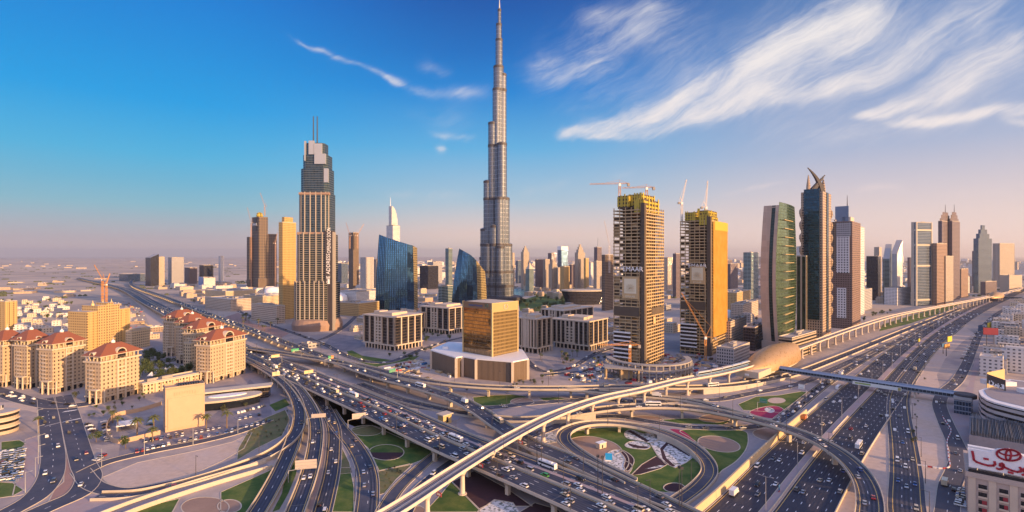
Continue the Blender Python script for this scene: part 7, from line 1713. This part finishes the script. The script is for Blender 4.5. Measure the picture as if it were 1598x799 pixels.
lamps('bend_road', 6.4, 'dark1', a4.near(G(530, 668)), a4.near(G(570, 799)), 30, 'beside the bending garden road', .1)
lamps('left_ramp', 4.4, 'dark1', a1.near(G(440, 595, 8)), a1.near(G(200, 772, .4)), 36, 'along the left ramp', .5)
lamps('parking_street', 4.6, 'steel1', pk.near(G(150, 728)), pk.near(G(415, 660)), 26, 'between the sand lot and the car park', .1)
lamps('service_road', 8.2, 'dark1', sr.near(G(1416, 799)), sr.near(G(1440, 565)), 45, 'beside the service road', .1)
lamps('under_road', 5.2, 'dark1', g2.near(G(700, 640)), g2.near(G(1240, 601)), 46, 'beside the ground road under the flyovers', .1)
# two tall masts in front of the loop
for px, py, lab in ((933, 770, 'tall dark floodlight mast standing alone before the loop, left one'), (940, 772, 'tall dark floodlight mast standing alone before the loop, right one'), (838, 725, 'tall dark floodlight mast beside the metro column, left one'), (845, 727, 'tall dark floodlight mast beside the metro column, right one'), (1060, 790, 'tall dark floodlight mast at the dip of the loop, left one'), (1064, 792, 'tall dark floodlight mast at the dip of the loop, right one')):
    o = G(px, py, 8); th = thing('floodlight_mast', lab, 'floodlight mast', o); MB().tube((0, 0, 0), (0, 0, 19), .22, .12, 6).build('pole', M['pole'], th); MB().box(-.7, -.3, 17.5, .7, .3, 18.6).build('lamp_head', M['pole'], th)

# ------------------------------------------------------------------ gantry signs
M['sign_back'] = mat('sign_back_gold', (.62, .46, .24), .6, .2, var=.08); M['sign_pale'] = mat('sign_back_pale', (.56, .46, .40), .6, .2, var=.08); M['road_green'] = mat('road_sign_green', (.01, .30, .13), .5, var=.1); M['sign_orange'] = mat('road_sign_orange', (.62, .22, .05), .5, var=.1)
def gantry(px, py, zb, key, panels, hp, lab, side=1, reach=8.0, mname='sign_back', green=False):
    o = G(px, py, zb); pa = ROADS[key][0]; q, t, r = pa.at(pa.near(o)); th = thing('gantry_sign', lab, 'road sign', o, math.atan2(t.y, t.x), 'overhead road signs')
    MB().tube((0, 0, 0), (0, 0, 6.5), .22, .18, 8).build('post', M['steel'], th); q = MB(); pr = Vector((0, 0, 6.4))
    for k in range(1, 7): a = k / 6 * 1.4; c = Vector((0, side * reach * .5 * math.sin(a), 6.4 + 1.6 * (1 - math.cos(a)))); q.bar(pr, c, .28); pr = c
    q.bar(pr, (0, side * reach, pr.z), .28); q.build('arm', M['steel'], th)
    for i in range(panels):
        w = reach * .62 / panels * (1.5 if panels == 1 else 1.0); y = side * (reach * (.55 if panels > 1 else .75) + i * (w + .25)); p = MB().box(-.12, y - w / 2, 6.6, .12, y + w / 2, 6.6 + hp).build('panel', M[mname if not (green and i == 0) else 'road_green'], th)
        for k in range(3): MB().box(.12, y - w / 2, 6.9 + hp * k / 3, .3, y + w / 2, 7.1 + hp * k / 3).build('stiffener', M['steel'], p); 
    return th
gantry(440, 566, 8, 'viaduct_mid', 1, 3, 'gold backed gantry sign nearest the red roofs on the viaduct', 1, 9)
gantry(493, 592, 8, 'viaduct_mid', 1, 3, 'gold backed gantry sign over the bus queue', 1, 9)
gantry(444, 596, 8, 'left_ramp', 2, 3.6, 'double gold gantry sign at the ramp fork', -1, 10)
gantry(479, 668, 6, 'left_ramp', 1, 2.6, 'pale horizontal gantry sign over the left ramp bend', 1, 10, 'sign_pale')
gantry(543, 670, 0, 'slip_road', 1, 4, 'large pale gantry sign over the slip road', 1, 10, 'sign_pale')
gantry(450, 753, 0, 'lower_ramp', 1, 5, 'largest pale gantry sign over the lower slip ramp', 1, 12, 'sign_pale')
gantry(507, 571, 8, 'far_flyover', 2, 3.2, 'orange and green gantry sign on the far flyover', -1, 9, 'sign_orange', True)
gantry(470, 556, 8, 'far_flyover', 1, 3, 'green road sign between the two viaducts', 1, 9, 'road_green')
gantry(620, 590, 8, 'cross_flyover', 1, 3, 'green road sign beside the builders yard', -1, 8, 'road_green')
gantry(1182, 640, 0, 'garden_road', 1, 3.5, 'green sign in the magenta flower bed', 1, 6, 'road_green')
gantry(1258, 620, 0, 'collector', 1, 4, 'white sign board on the lawn triangle', 1, 5, 'white')
gantry(330, 520, 8, 'far_flyover', 1, 3, 'small green sign above the distant highway', 1, 9, 'road_green')
# small objects in the loop
o = G(938, 699); th = thing('site_cabin', 'cream site cabin on the soil patch inside the loop', 'cabin', o, R(35)); MB().box(-3, -1.8, .3, 3, 1.8, 3.6).build('wall', M['rot_trim'], th); MB().box(-3.2, -2, 3.6, 3.2, 2, 3.8).build('roof', M['white'], th); MB().box(-1, -1.85, .5, 0, -1.8, 2.6).build('door', M['dark'], th)
o = G(950, 722); th = thing('advert_board', 'blue and white advertising board on the gravel disc', 'board', o, R(-10)); MB().box(-2, -.15, 1.6, 2, .15, 5.6).build('panel', mat('bright_blue_board', (.02, .30, .68), .4, var=.08), th); MB().box(-2, -.2, .8, 1.4, .2, 1.6).build('white_strip', M['white'], th); [MB().box(x, -.1, 0, x + .2, .1, .8).build('post', M['steel'], th) for x in (-1.6, 1.2)]
o = G(693, 626); th = thing('gate_house', 'small golden gate house below the curving flyover', 'cabin', G(694, 660), R(48)); MB().box(-4, -3, 0, 4, 3, 6.5).build('wall', M['gold_trim'], th); MB().box(-5, -4, 6.5, 5, 4, 7.3).build('roof', M['concrete'], th); MB().box(-1, -3.05, 1, 1, -3, 5).build('window', M['dark'], th)
th = thing('banner_post', 'blue and red banner on the highway lamp median', 'banner', G(1216, 768), R(45)); MB().box(-.9, -.1, 1.0, .9, .1, 3.8).build('upper_panel', M['b_blue'], th); MB().box(-.9, -.1, -.0, .9, .1, 1.0).build('lower_panel', M['b_red'], th)
for k, (px, py, z) in enumerate(((685, 771, 9.5), (750, 726, 9.5), (812, 690, 9.5))):
    th = thing('hazard_sign', 'red and white height sign under the metro girder, %s from the near end' % ordw(k), 'sign', G(px, py, z + 2), R(-40)); MB().box(-1.6, -.15, -1, 1.6, .15, 1.0).build('panel', M['b_red'], th); MB().box(-1.1, -.2, -.5, 1.1, -.15, .5).build('white_patch', M['white'], th)
# plastic barriers around the right sand lot
M['barrier'] = mat('white_plastic_barrier', (.74, .70, .68), .5, var=.05); M['barrier_r'] = mat('red_plastic_barrier', (.45, .05, .05), .5, var=.05); bp_ = None; k = 0
bpath = pxpath([(1435, 727), (1476, 732), (1480, 712), (1478, 690), (1484, 672), (1478, 662), (1470, 650)], 0, 3)
for i in range(int(bpath.L / 2.4)):
    q, t, r = bpath.at(i * 2.4); red = i % 3 == 2
    if bp_ is None: bp_ = [MB().box(-1, -.25, 0, 1, .25, .9).build('traffic_barrier', M['barrier']), MB().box(-1, -.25, 0, 1, .25, .9).build('traffic_barrier', M['barrier_r'])]; o = bp_[0]; oo = {0: 1}
    else: o = bp_[1] if (red and not k) else bp_[int(red)].copy()
    if red and not k: k = 1
    elif i: C.objects.link(o)
    o.location = q; o.rotation_euler = (0, 0, math.atan2(t.y, t.x)); tag(o, '%s plastic barrier, %s from the service road around the sand lot' % ('red' if red else 'white', ordw(i)), 'barrier', 'plastic barriers round the sand lot')

# ------------------------------------------------------------------ vehicles
PAINT = {}
for k, c in (('white', (.74, .73, .71)), ('silver', (.46, .47, .49)), ('black', (.018, .018, .022)), ('grey', (.16, .165, .18)), ('red', (.36, .03, .03)), ('blue', (.04, .10, .30)), ('cream', (.60, .50, .34)), ('green', (.05, .34, .06)), ('yellow', (.62, .48, .05)), ('orange', (.52, .16, .04)), ('bright blue', (.02, .22, .55))):
    m, t, p = new_mat('car_paint_' + k.replace(' ', '_')); p.inputs['Base Color'].default_value = (*c, 1); p.inputs['Roughness'].default_value = .28; p.inputs['Metallic'].default_value = .3 if k in ('silver', 'grey') else 0.0; p.inputs['Coat Weight'].default_value = .5; PAINT[k] = m
M['cglass'] = mat('car_glass', (.02, .025, .03), .08, .2, var=.05); M['tyre'] = M['black']; M['rim'] = M['steel']; M['hlamp'] = mat('head_lamp', (.75, .74, .70), .2, var=.02); M['tlamp'] = mat('tail_lamp', (.30, .015, .015), .3, var=.02)
SHAPES = {  # length, width, side outline of the body (x, z), glass outline (x, z)
 'saloon': (4.6, 1.8, [(-2.3, .35), (-2.28, .78), (-1.55, .92), (1.0, .95), (2.2, .78), (2.3, .4)], [(-1.6, .9), (-.95, 1.38), (.35, 1.42), (1.15, .92)]),
 'jeep': (4.8, 1.95, [(-2.35, .42), (-2.38, .98), (-2.2, 1.05), (1.05, 1.1), (2.25, 1.0), (2.35, .48)], [(-2.25, 1.02), (-2.05, 1.75), (.35, 1.78), (1.2, 1.08)]),
 'van': (5.2, 2.0, [(-2.6, .4), (-2.62, 1.1), (-2.5, 1.2), (1.9, 1.2), (2.5, .95), (2.6, .45)], [(-2.52, 1.18), (-2.45, 2.15), (1.25, 2.2), (2.0, 1.18)])}
def extr(mb, prof, w, taper=0.0, ztop=None):
    n = len(prof); zs = [p[1] for p in prof]; z0, z1 = min(zs), max(zs); f = lambda z: w / 2 * (1 - taper * ((z - z0) / max(z1 - z0, .01)))
    vs = [(x, -f(z), z) for x, z in prof] + [(x, f(z), z) for x, z in prof]
    mb.add(vs, [tuple(range(n)), tuple(reversed(range(n, 2 * n)))] + [(i, n + i, n + (i + 1) % n, (i + 1) % n) for i in range(n)])
PROTO = {}
def vehicle(kind, col, full):
    key = (kind, col, full)
    if key in PROTO: return copy_tree(PROTO[key])
    root = bpy.data.objects.new({'saloon': 'car', 'jeep': 'car'}.get(kind, kind), None); C.objects.link(root); pm = PAINT[col]
    if kind in SHAPES:
        Lg, W, body, glass = SHAPES[kind]; b_ = MB(); extr(b_, body, W, .04)
        top = [(glass[1][0], glass[1][1] + .0), (glass[2][0], glass[2][1])]
        b_.box(top[0][0] + .02, -W * .37, top[0][1] - .01, top[1][0] - .02, W * .37, top[0][1] + .07); b_.build('body', pm, root)
        g = MB(); extr(g, glass, W * .95, .2); g.build('windows', M['cglass'], root)
        wz, wr = .33, .34
        if full:
            for x in (-Lg * .30, Lg * .31):
                for s in (-1, 1):
                    w_ = MB().tube((x, s * (W / 2 - .2), wz), (x, s * (W / 2 + .02), wz), wr, wr, 12).build('wheel', M['tyre'], root)
                    MB().tube((x, s * (W / 2 + .0), wz), (x, s * (W / 2 + .035), wz), wr * .6, wr * .55, 8).build('rim', M['rim'], w_)
            for s in (-1, 1):
                z = body[4][1] - .15; MB().box(Lg / 2 - .16, s * W * .36 - .2, z - .08, Lg / 2 + .01, s * W * .36 + .2, z + .08).build('headlight', M['hlamp'], root); MB().box(-Lg / 2 - .02, s * W * .38 - .18, z - .08, -Lg / 2 + .06, s * W * .38 + .18, z + .1).build('tail_light', M['tlamp'], root)
    elif kind == 'bus':
        b_ = MB(); extr(b_, [(-6, .4), (-6, 3.0), (-5.8, 3.2), (5.7, 3.2), (6, 2.7), (6, .4)], 2.5, .02); b_.build('body', pm, root)
        MB().box(-5.7, -1.27, 1.5, 5.4, 1.27, 2.5).build('windows', M['cglass'], root); MB().box(5.85, -1.1, 1.3, 6.03, 1.1, 2.6).build('windscreen', M['cglass'], root); MB().box(-3.5, -.8, 3.2, -1, .8, 3.45).build('roof_unit', M['white'], root)
        for x in (-3.6, 3.8):
            for s in (-1, 1): MB().tube((x, s * 1.0, .5), (x, s * 1.28, .5), .5, .5, 12).build('wheel', M['tyre'], root)
    else:  # truck
        MB().box(-4, -1.25, 1.0, 1.9, 1.25, 3.6).build('cargo_box', pm, root); b_ = MB(); extr(b_, [(2.1, .5), (2.1, 2.7), (3.3, 2.7), (3.9, 1.6), (4.0, .5)], 2.3, .04); b_.build('cab', M['white'], root)
        MB().box(3.0, -1.16, 1.65, 3.72, 1.16, 2.4).build('windows', M['cglass'], root); MB().box(-4, -.5, .6, 3.9, .5, 1.0).build('chassis', M['black'], root)
        for x in (-2.8, -1.6, 3.0):
            for s in (-1, 1): MB().tube((x, s * .9, .5), (x, s * 1.2, .5), .5, .5, 12).build('wheel', M['tyre'], root)
    PROTO[key] = root; return root
rv = random.Random(77); VEH = []
COLS = ['white'] * 11 + ['silver'] * 4 + ['black'] * 3 + ['grey'] * 3 + ['red'] + ['blue'] + ['cream']
def vis(q):
    if q.y < 60: return False
    px, py = CX + q.x / q.y * FOC, CY + (EYE - q.z) / q.y * FOC; return -8 < px < 1606 and py < 812
def traffic(key, lane_ids, gap, phrase, s0=None, s1=None, mix=None, jit=.5, dirs=None, offset=0.0):
    pa, lanes, dz, _ = ROADS[key]
    for n_, li in enumerate(lane_ids):
        c = (lanes[li] + lanes[li + 1]) / 2 + offset; d = (s0 or 0) + rv.uniform(0, gap)
        while d < (s1 or pa.L):
            q, t, r = pa.at(d, c + rv.uniform(-.25, .25), dz + .02)
            if vis(q) and q.length < 1500:
                u = rv.random(); kind = 'saloon' if u < .60 else 'jeep' if u < .93 else 'van' if u < .975 else 'truck' if u < .992 else 'bus'
                if mix: kind = rv.choice(mix)
                VEH.append((q, math.atan2(t.y, t.x) + (math.pi if (dirs and dirs[n_] < 0) else 0), kind, None, key, phrase, d))
                if kind in ('truck', 'bus'): d += 7
            d += max(6.2, gap * rv.uniform(1 - jit, 1 + jit))
nr = lambda pa, px, py, z=0: pa.near(G(px, py, z))
traffic('viaduct_near', (0, 1, 2, 3), 27, 'on the packed viaduct carriageway', nr(ve, 1000, 849, 8), nr(ve, 560, 646, 8))
traffic('viaduct_near', (1, 2, 3), 14, 'on the packed viaduct carriageway', nr(ve, 555, 643, 8), nr(ve, 400, 571, 8))
traffic('viaduct_near', (1, 2), 45, 'on the packed viaduct carriageway', nr(ve, 380, 560, 8), nr(ve, 200, 460, 8))
traffic('viaduct_mid', (0, 1), 12.5, 'in the bus queue on the viaduct', nr(ve, 1000, 849, 8), nr(ve, 520, 630, 8), mix=['saloon'] * 6 + ['jeep'] * 4 + ['van'])
traffic('viaduct_mid', (0, 1), 30, 'in the bus queue on the viaduct', nr(ve, 510, 625, 8), nr(ve, 300, 515, 8))
traffic('viaduct_mid', (2, 3), 85, 'in the free lanes of the viaduct', nr(ve, 1000, 849, 8), nr(ve, 330, 540, 8), dirs=(-1, -1))
traffic('sunken_highway', (0, 1, 2, 3), 42, 'on the highway between the viaducts', ROADS['sunken_highway'][0].near(G(470, 580)), None)
traffic('far_flyover', (0, 1, 2), 62, 'on the curving far flyover', nr(v3, 1060, 799, 8), nr(v3, 640, 600, 8))
traffic('far_flyover', (0, 1, 2), 46, 'on the curving far flyover', nr(v3, 640, 600, 8), nr(v3, 240, 458, 8))
traffic('cross_flyover', (0, 1), 75, 'on the level flyover', nr(f1, 690, 598, 8), nr(f1, 1230, 587, .5))
traffic('curved_ramp', (0, 1), 40, 'on the curved ramp', nr(l1, 900, 645, 5), nr(l1, 1350, 799, 7), dirs=(-1, -1))
traffic('link_ramp', (0,), 45, 'on the narrow link ramp')
traffic('highway_left', (0, 1, 2, 3, 4), 82, 'on the near highway carriageway', nr(zr, 1195, 799), nr(zr, 1420, 550), dirs=(-1,) * 5)
traffic('highway_left', (0, 1, 2, 3, 4), 72, 'on the near highway carriageway', nr(zr, 1420, 550), nr(zr, 1540, 472), dirs=(-1,) * 5)
traffic('highway_right', (0, 1, 2, 3, 4, 5), 100, 'on the far highway carriageway', nr(zr, 1195, 799), nr(zr, 1420, 550))
traffic('highway_right', (0, 1, 2, 3, 4, 5), 90, 'on the far highway carriageway', nr(zr, 1420, 550), nr(zr, 1540, 472))
traffic('collector', (0, 1), 22, 'on the collector road', 0, nr(cr, 1330, 574)); traffic('collector', (0, 1), 60, 'on the collector road', nr(cr, 1335, 570), nr(cr, 1480, 492))
traffic('service_road', (0, 1, 2), 48, 'on the service road', nr(sr, 1416, 799), nr(sr, 1404, 615), dirs=(-1, -1, -1))
traffic('garden_road', (0,), 14, 'on the short garden road', 20, 150, mix=['saloon', 'jeep', 'van']); traffic('under_road', (0, 1), 70, 'on the ground road under the flyovers', nr(g2, 700, 640), nr(g2, 1240, 601))
traffic('slip_road', (0, 1), 42, 'on the slip road', nr(a3, 490, 612), None, dirs=(-1, -1)); traffic('bend_road', (0, 1), 34, 'on the bending garden road', nr(a4, 535, 675), None, dirs=(-1, -1)); traffic('middle_ramp', (0, 1), 75, 'on the steep middle ramp', nr(a2, 490, 650, 7), nr(a2, 470, 780, 4.6))
traffic('left_ramp', (0,), 75, 'on the left ramp', nr(a1, 452, 607, 8), nr(a1, 210, 772, .4)); traffic('metro_side_road', (0, 1), 26, 'on the road beside the metro line', nr(a6, 705, 722), nr(a6, 640, 790)); traffic('boulevard_left', (0, 1), 60, 'on the boulevard', nr(bl, 72, 640), nr(bl, 30, 790)); traffic('boulevard_right', (0, 1), 60, 'on the boulevard', nr(br, 105, 640), nr(br, 110, 785))
traffic('cross_street', (0, 1), 26, 'on the street before the red roofs', nr(ct, 0, 612), nr(ct, 240, 596)); traffic('right_street', (0, 1), 60, 'on the winding side street', nr(st, 1480, 790), nr(st, 1556, 490)); traffic('office_street', (0, 1), 50, 'on the office street'); traffic('plaza_street', (0, 1), 50, 'on the plaza street')
# parked cars
def parked(p0, p1, n, turn, phrase, skip=.12, mix=('saloon', 'jeep')):
    a, c = G(*p0), G(*p1); d = (c - a); ang = math.atan2(d.y, d.x) + R(turn)
    for i in range(n):
        if rv.random() < skip: continue
        q = a.lerp(c, i / max(1, n - 1)) + Vector((rv.uniform(-.2, .2), rv.uniform(-.2, .2), .03)); VEH.append((q, ang + rv.uniform(-.05, .05) + (math.pi if rv.random() < .5 else 0), rv.choice(mix), None, 'park' + phrase, phrase, i))
parked((226, 690), (288, 675), 15, 80, 'in the front row of the car park', .05); parked((247, 687), (290, 679), 10, 80, 'in the double row of the car park', .05); parked((214, 706), (262, 694), 13, 80, 'in the outer row of the car park', .08); parked((272, 692), (318, 683), 12, 78, 'in the outer row of the car park', .2); parked((326, 681), (362, 674), 9, 75, 'in the outer row of the car park', .2)
parked((366, 670), (420, 659), 13, 70, 'in the right row of the car park', .1); parked((306, 676), (346, 667), 10, 75, 'in the front row of the car park', .1); parked((374, 655), (408, 647), 9, 68, 'in the upper row of the car park', .08); parked((372, 645), (412, 634), 10, 66, 'in the hedge row of the car park', .1)
for i in range(4): parked((0 + i * 9, 750 - i), (8 + i * 8.5, 706 - i), 13, 88, 'in the blue car park', .06)
parked((384, 603), (398, 618), 6, 60, 'beside the oval hall'); parked((137, 663), (149, 676), 6, 70, 'in the small boulevard car park'); parked((163, 659), (170, 688), 7, 80, 'in the compound side row'); parked((150, 719), (160, 712), 3, 70, 'at the boulevard corner')
parked((232, 668), (238, 655), 4, 80, 'inside the sandstone compound'); parked((2, 616), (34, 622), 6, 60, 'along the sand strip'); parked((1499, 790), (1503, 765), 9, 88, 'beside the showroom block', .05); parked((1502, 560), (1516, 530), 8, 70, 'along the side street kerb'); parked((1520, 525), (1545, 500), 9, 70, 'along the side street kerb')
parked((592, 588), (650, 567), 9, 70, 'in the builders yard', .2, ('saloon', 'jeep', 'van', 'truck')); parked((880, 592), (945, 578), 12, 70, 'on the building site', .2, ('jeep', 'van', 'truck')); parked((955, 593), (1060, 592), 12, 30, 'along the site fence', .25); parked((1540, 578), (1590, 575), 7, 70, 'on the roof side yard')
for i in range(4): VEH.append((G(630 + i * 0, 585, 0), 0, None, None, None, None, 0)) if False else None
# vehicles the photograph singles out
for px, py, z, key, kind, col, lab in ((860, 731, 8, 'viaduct_mid', 'bus', 'white', 'long white coach alone in the free viaduct lane below the metro line'), (843, 745, 8, 'viaduct_mid', 'truck', 'white', 'white box truck queuing beside the green car'), (709, 686, 8, 'viaduct_mid', 'bus', 'white', 'white coach in the viaduct queue just above the metro line'), (655, 603, 8, 'far_flyover', 'bus', 'white', 'white coach on the far flyover behind the builders yard'),
                                   (778, 658, 8, 'far_flyover', 'bus', 'cream', 'cream bus about to pass under the metro line'), (597, 655, 8, 'viaduct_near', 'jeep', 'bright blue', 'bright blue car in the packed carriageway'), (852, 744, 8, 'viaduct_mid', 'jeep', 'green', 'bright green car beside the white box truck'), (551, 618, 8, 'viaduct_mid', 'bus', 'white', 'white minibus at the start of the viaduct queue'), (1022, 633, 8, 'curved_ramp', 'bus', 'white', 'white bus on the curved ramp behind the loop'),
                                   (1254, 656, 0, 'highway_left', 'truck', 'orange', 'orange and white truck emerging from under the curved ramp'), (1144, 774, 0, 'highway_left', 'truck', 'white', 'white tipper truck beside the golden retaining wall'), (1296, 597, 0, 'collector', 'bus', 'silver', 'silver coach under the footbridge on the collector road'), (1309, 606, 0, 'highway_left', 'bus', 'white', 'white bus below the footbridge on the highway edge'), (1290, 624, 0, 'highway_left', 'van', 'white', 'white minivan on the left edge of the highway'), (434, 572, 8, 'viaduct_near', 'van', 'yellow', 'yellow van in the packed carriageway near the gantry')):
    pa, lanes, dz, _ = ROADS[key]; o = G(px, py, z); d = pa.near(o); q, t, r = pa.at(d); off = (o - q).dot(r); q, t, r = pa.at(d, off, dz + .02)
    VEH = [v for v in VEH if (v[0] - q).length > (9 if kind in ('bus', 'truck') else 5.5)]; VEH.append((q, math.atan2(t.y, t.x), kind, col, key, lab, -1))
# drop any that overlap
VEH.sort(key=lambda v: (v[6] != -1, v[0].length)); keep = []; grid = {}
for v in VEH:
    k = (int(v[0].x // 8), int(v[0].y // 8)); need = 2.1 if str(v[4]).startswith('park') else 2.9
    if any((u[0] - v[0]).length < need for i in (-1, 0, 1) for j in (-1, 0, 1) for u in grid.get((k[0] + i, k[1] + j), [])): continue
    grid.setdefault(k, []).append(v); keep.append(v)
keep.sort(key=lambda v: v[0].length); ncar = 0; cnt = {}; rest = MB(); NEAR = sorted(keep, key=lambda v: (v[5], v[6]))
rank = {id(v): i for i, v in enumerate(keep)}; rest_m = ['white', 'grey', 'black']; big = 0
chosen = set()
for v in keep:
    iscar = v[2] in ('saloon', 'jeep')
    if iscar:
        if ncar >= 288: continue
        ncar += 1
    chosen.add(id(v))
for v in NEAR:
    q, a, kind, col, key, phrase, d = v
    special = d == -1
    if col is None: col = rv.choice(COLS if kind in ('saloon', 'jeep') else ['white', 'white', 'white', 'cream', 'silver'])
    if id(v) not in chosen:
        rest.cur = rv.choice((0, 0, 1, 2)); Mx = Matrix.Translation(q) @ Matrix.Rotation(a, 4, 'Z'); rest.box(-2.2, -.9, .25, 2.2, .9, .9, Mx); rest.box(-1.4, -.75, .9, .6, .75, 1.4, Mx); continue
    o = vehicle(kind, col, q.length < 520); o.location = q; o.rotation_euler = (0, 0, a)
    nm = {'saloon': 'saloon car', 'jeep': 'tall car', 'van': 'van', 'bus': 'bus', 'truck': 'box truck'}[kind]
    if special: lab = phrase; grp = 'single notable vehicles'
    else:
        k = (col, nm, phrase); n_ = cnt.get(k, 0); cnt[k] = n_ + 1; lab = '%s %s, %s from the near end %s' % (col, nm, ordw(n_), phrase); grp = 'vehicles ' + phrase
    tag(o, lab, {'saloon': 'car', 'jeep': 'car'}.get(kind, kind), grp)
if rest.f: tag(rest.build('distant_traffic', [PAINT['white'], PAINT['grey'], PAINT['black']]), 'far off cars scattered along the highways', 'traffic', kind='stuff')
# white site trucks and cabins in the builders yard
for i, (px, py, w) in enumerate(((640, 590, 22), (668, 597, 14), (610, 580, 10))):
    th = thing('site_cabin', 'white container cabin, %s in the builders yard row' % ordw(i), 'cabin', G(px, py), R(-20), 'cabins in the builders yard'); MB().box(-w / 2, -1.4, .2, w / 2, 1.4, 3.2).build('wall', M['white'], th); MB().box(-w / 2 - .1, -1.5, 3.2, w / 2 + .1, 1.5, 3.4).build('roof', M['white'], th); [MB().box(x - .5, -1.45, 1.2, x + .5, -1.4, 2.4).build('window', M['dark'], th) for x in (-w * .3, 0, w * .3)]
for i in range(12):
    px, py = 885 + (i % 6) * 12 + rv.uniform(-3, 3), 575 + (i // 6) * 12 + rv.uniform(-3, 3)
    th = thing('site_cabin', 'stacked site cabin, %s from the left beside the round podium' % ordw(i), 'cabin', G(px, py), R(50), 'cabins beside the round podium'); MB().box(-3, -1.3, 0, 3, 1.3, 2.7).build('wall', M['white' if i % 3 else 'b_red'], th); MB().box(-3.1, -1.4, 2.7, 3.1, 1.4, 2.85).build('roof', M['concrete'], th)
DUP = {k: v for k, v in LABELS.items() if len(v) > 1}
print('LABELS', len([k for k in LABELS if len(k.split())>16]), len(LABELS), 'duplicates', list(DUP.items())[:20], 'long', [k for k in LABELS if len(k.split()) > 16 or len(k.split()) < 4][:20], 'vehicles', len(keep), 'cars', ncar)
for o in list(PROTO.values()):
    if 'label' not in o: bpy.data.objects.remove(o)

# ------------------------------------------------------------------ the air
mv = bpy.data.materials.new('haze_air'); mv.use_nodes = True; mv.node_tree.nodes.clear(); t_ = NT(mv.node_tree)
pv = t_.n('ShaderNodeVolumePrincipled'); pv.inputs['Color'].default_value = (0.97, 0.93, 0.92, 1); pv.inputs['Density'].default_value = HAZE; pv.inputs['Anisotropy'].default_value = 0.35
ov = t_.n('ShaderNodeOutputMaterial'); t_.put(ov.inputs['Volume'], pv.outputs[0])
hz = MB().box(-59000, -2900, -1, 59000, 69000, 860).build('haze', mv); tag(hz, 'pale warm haze that veils the far plain', 'haze', kind='stuff')
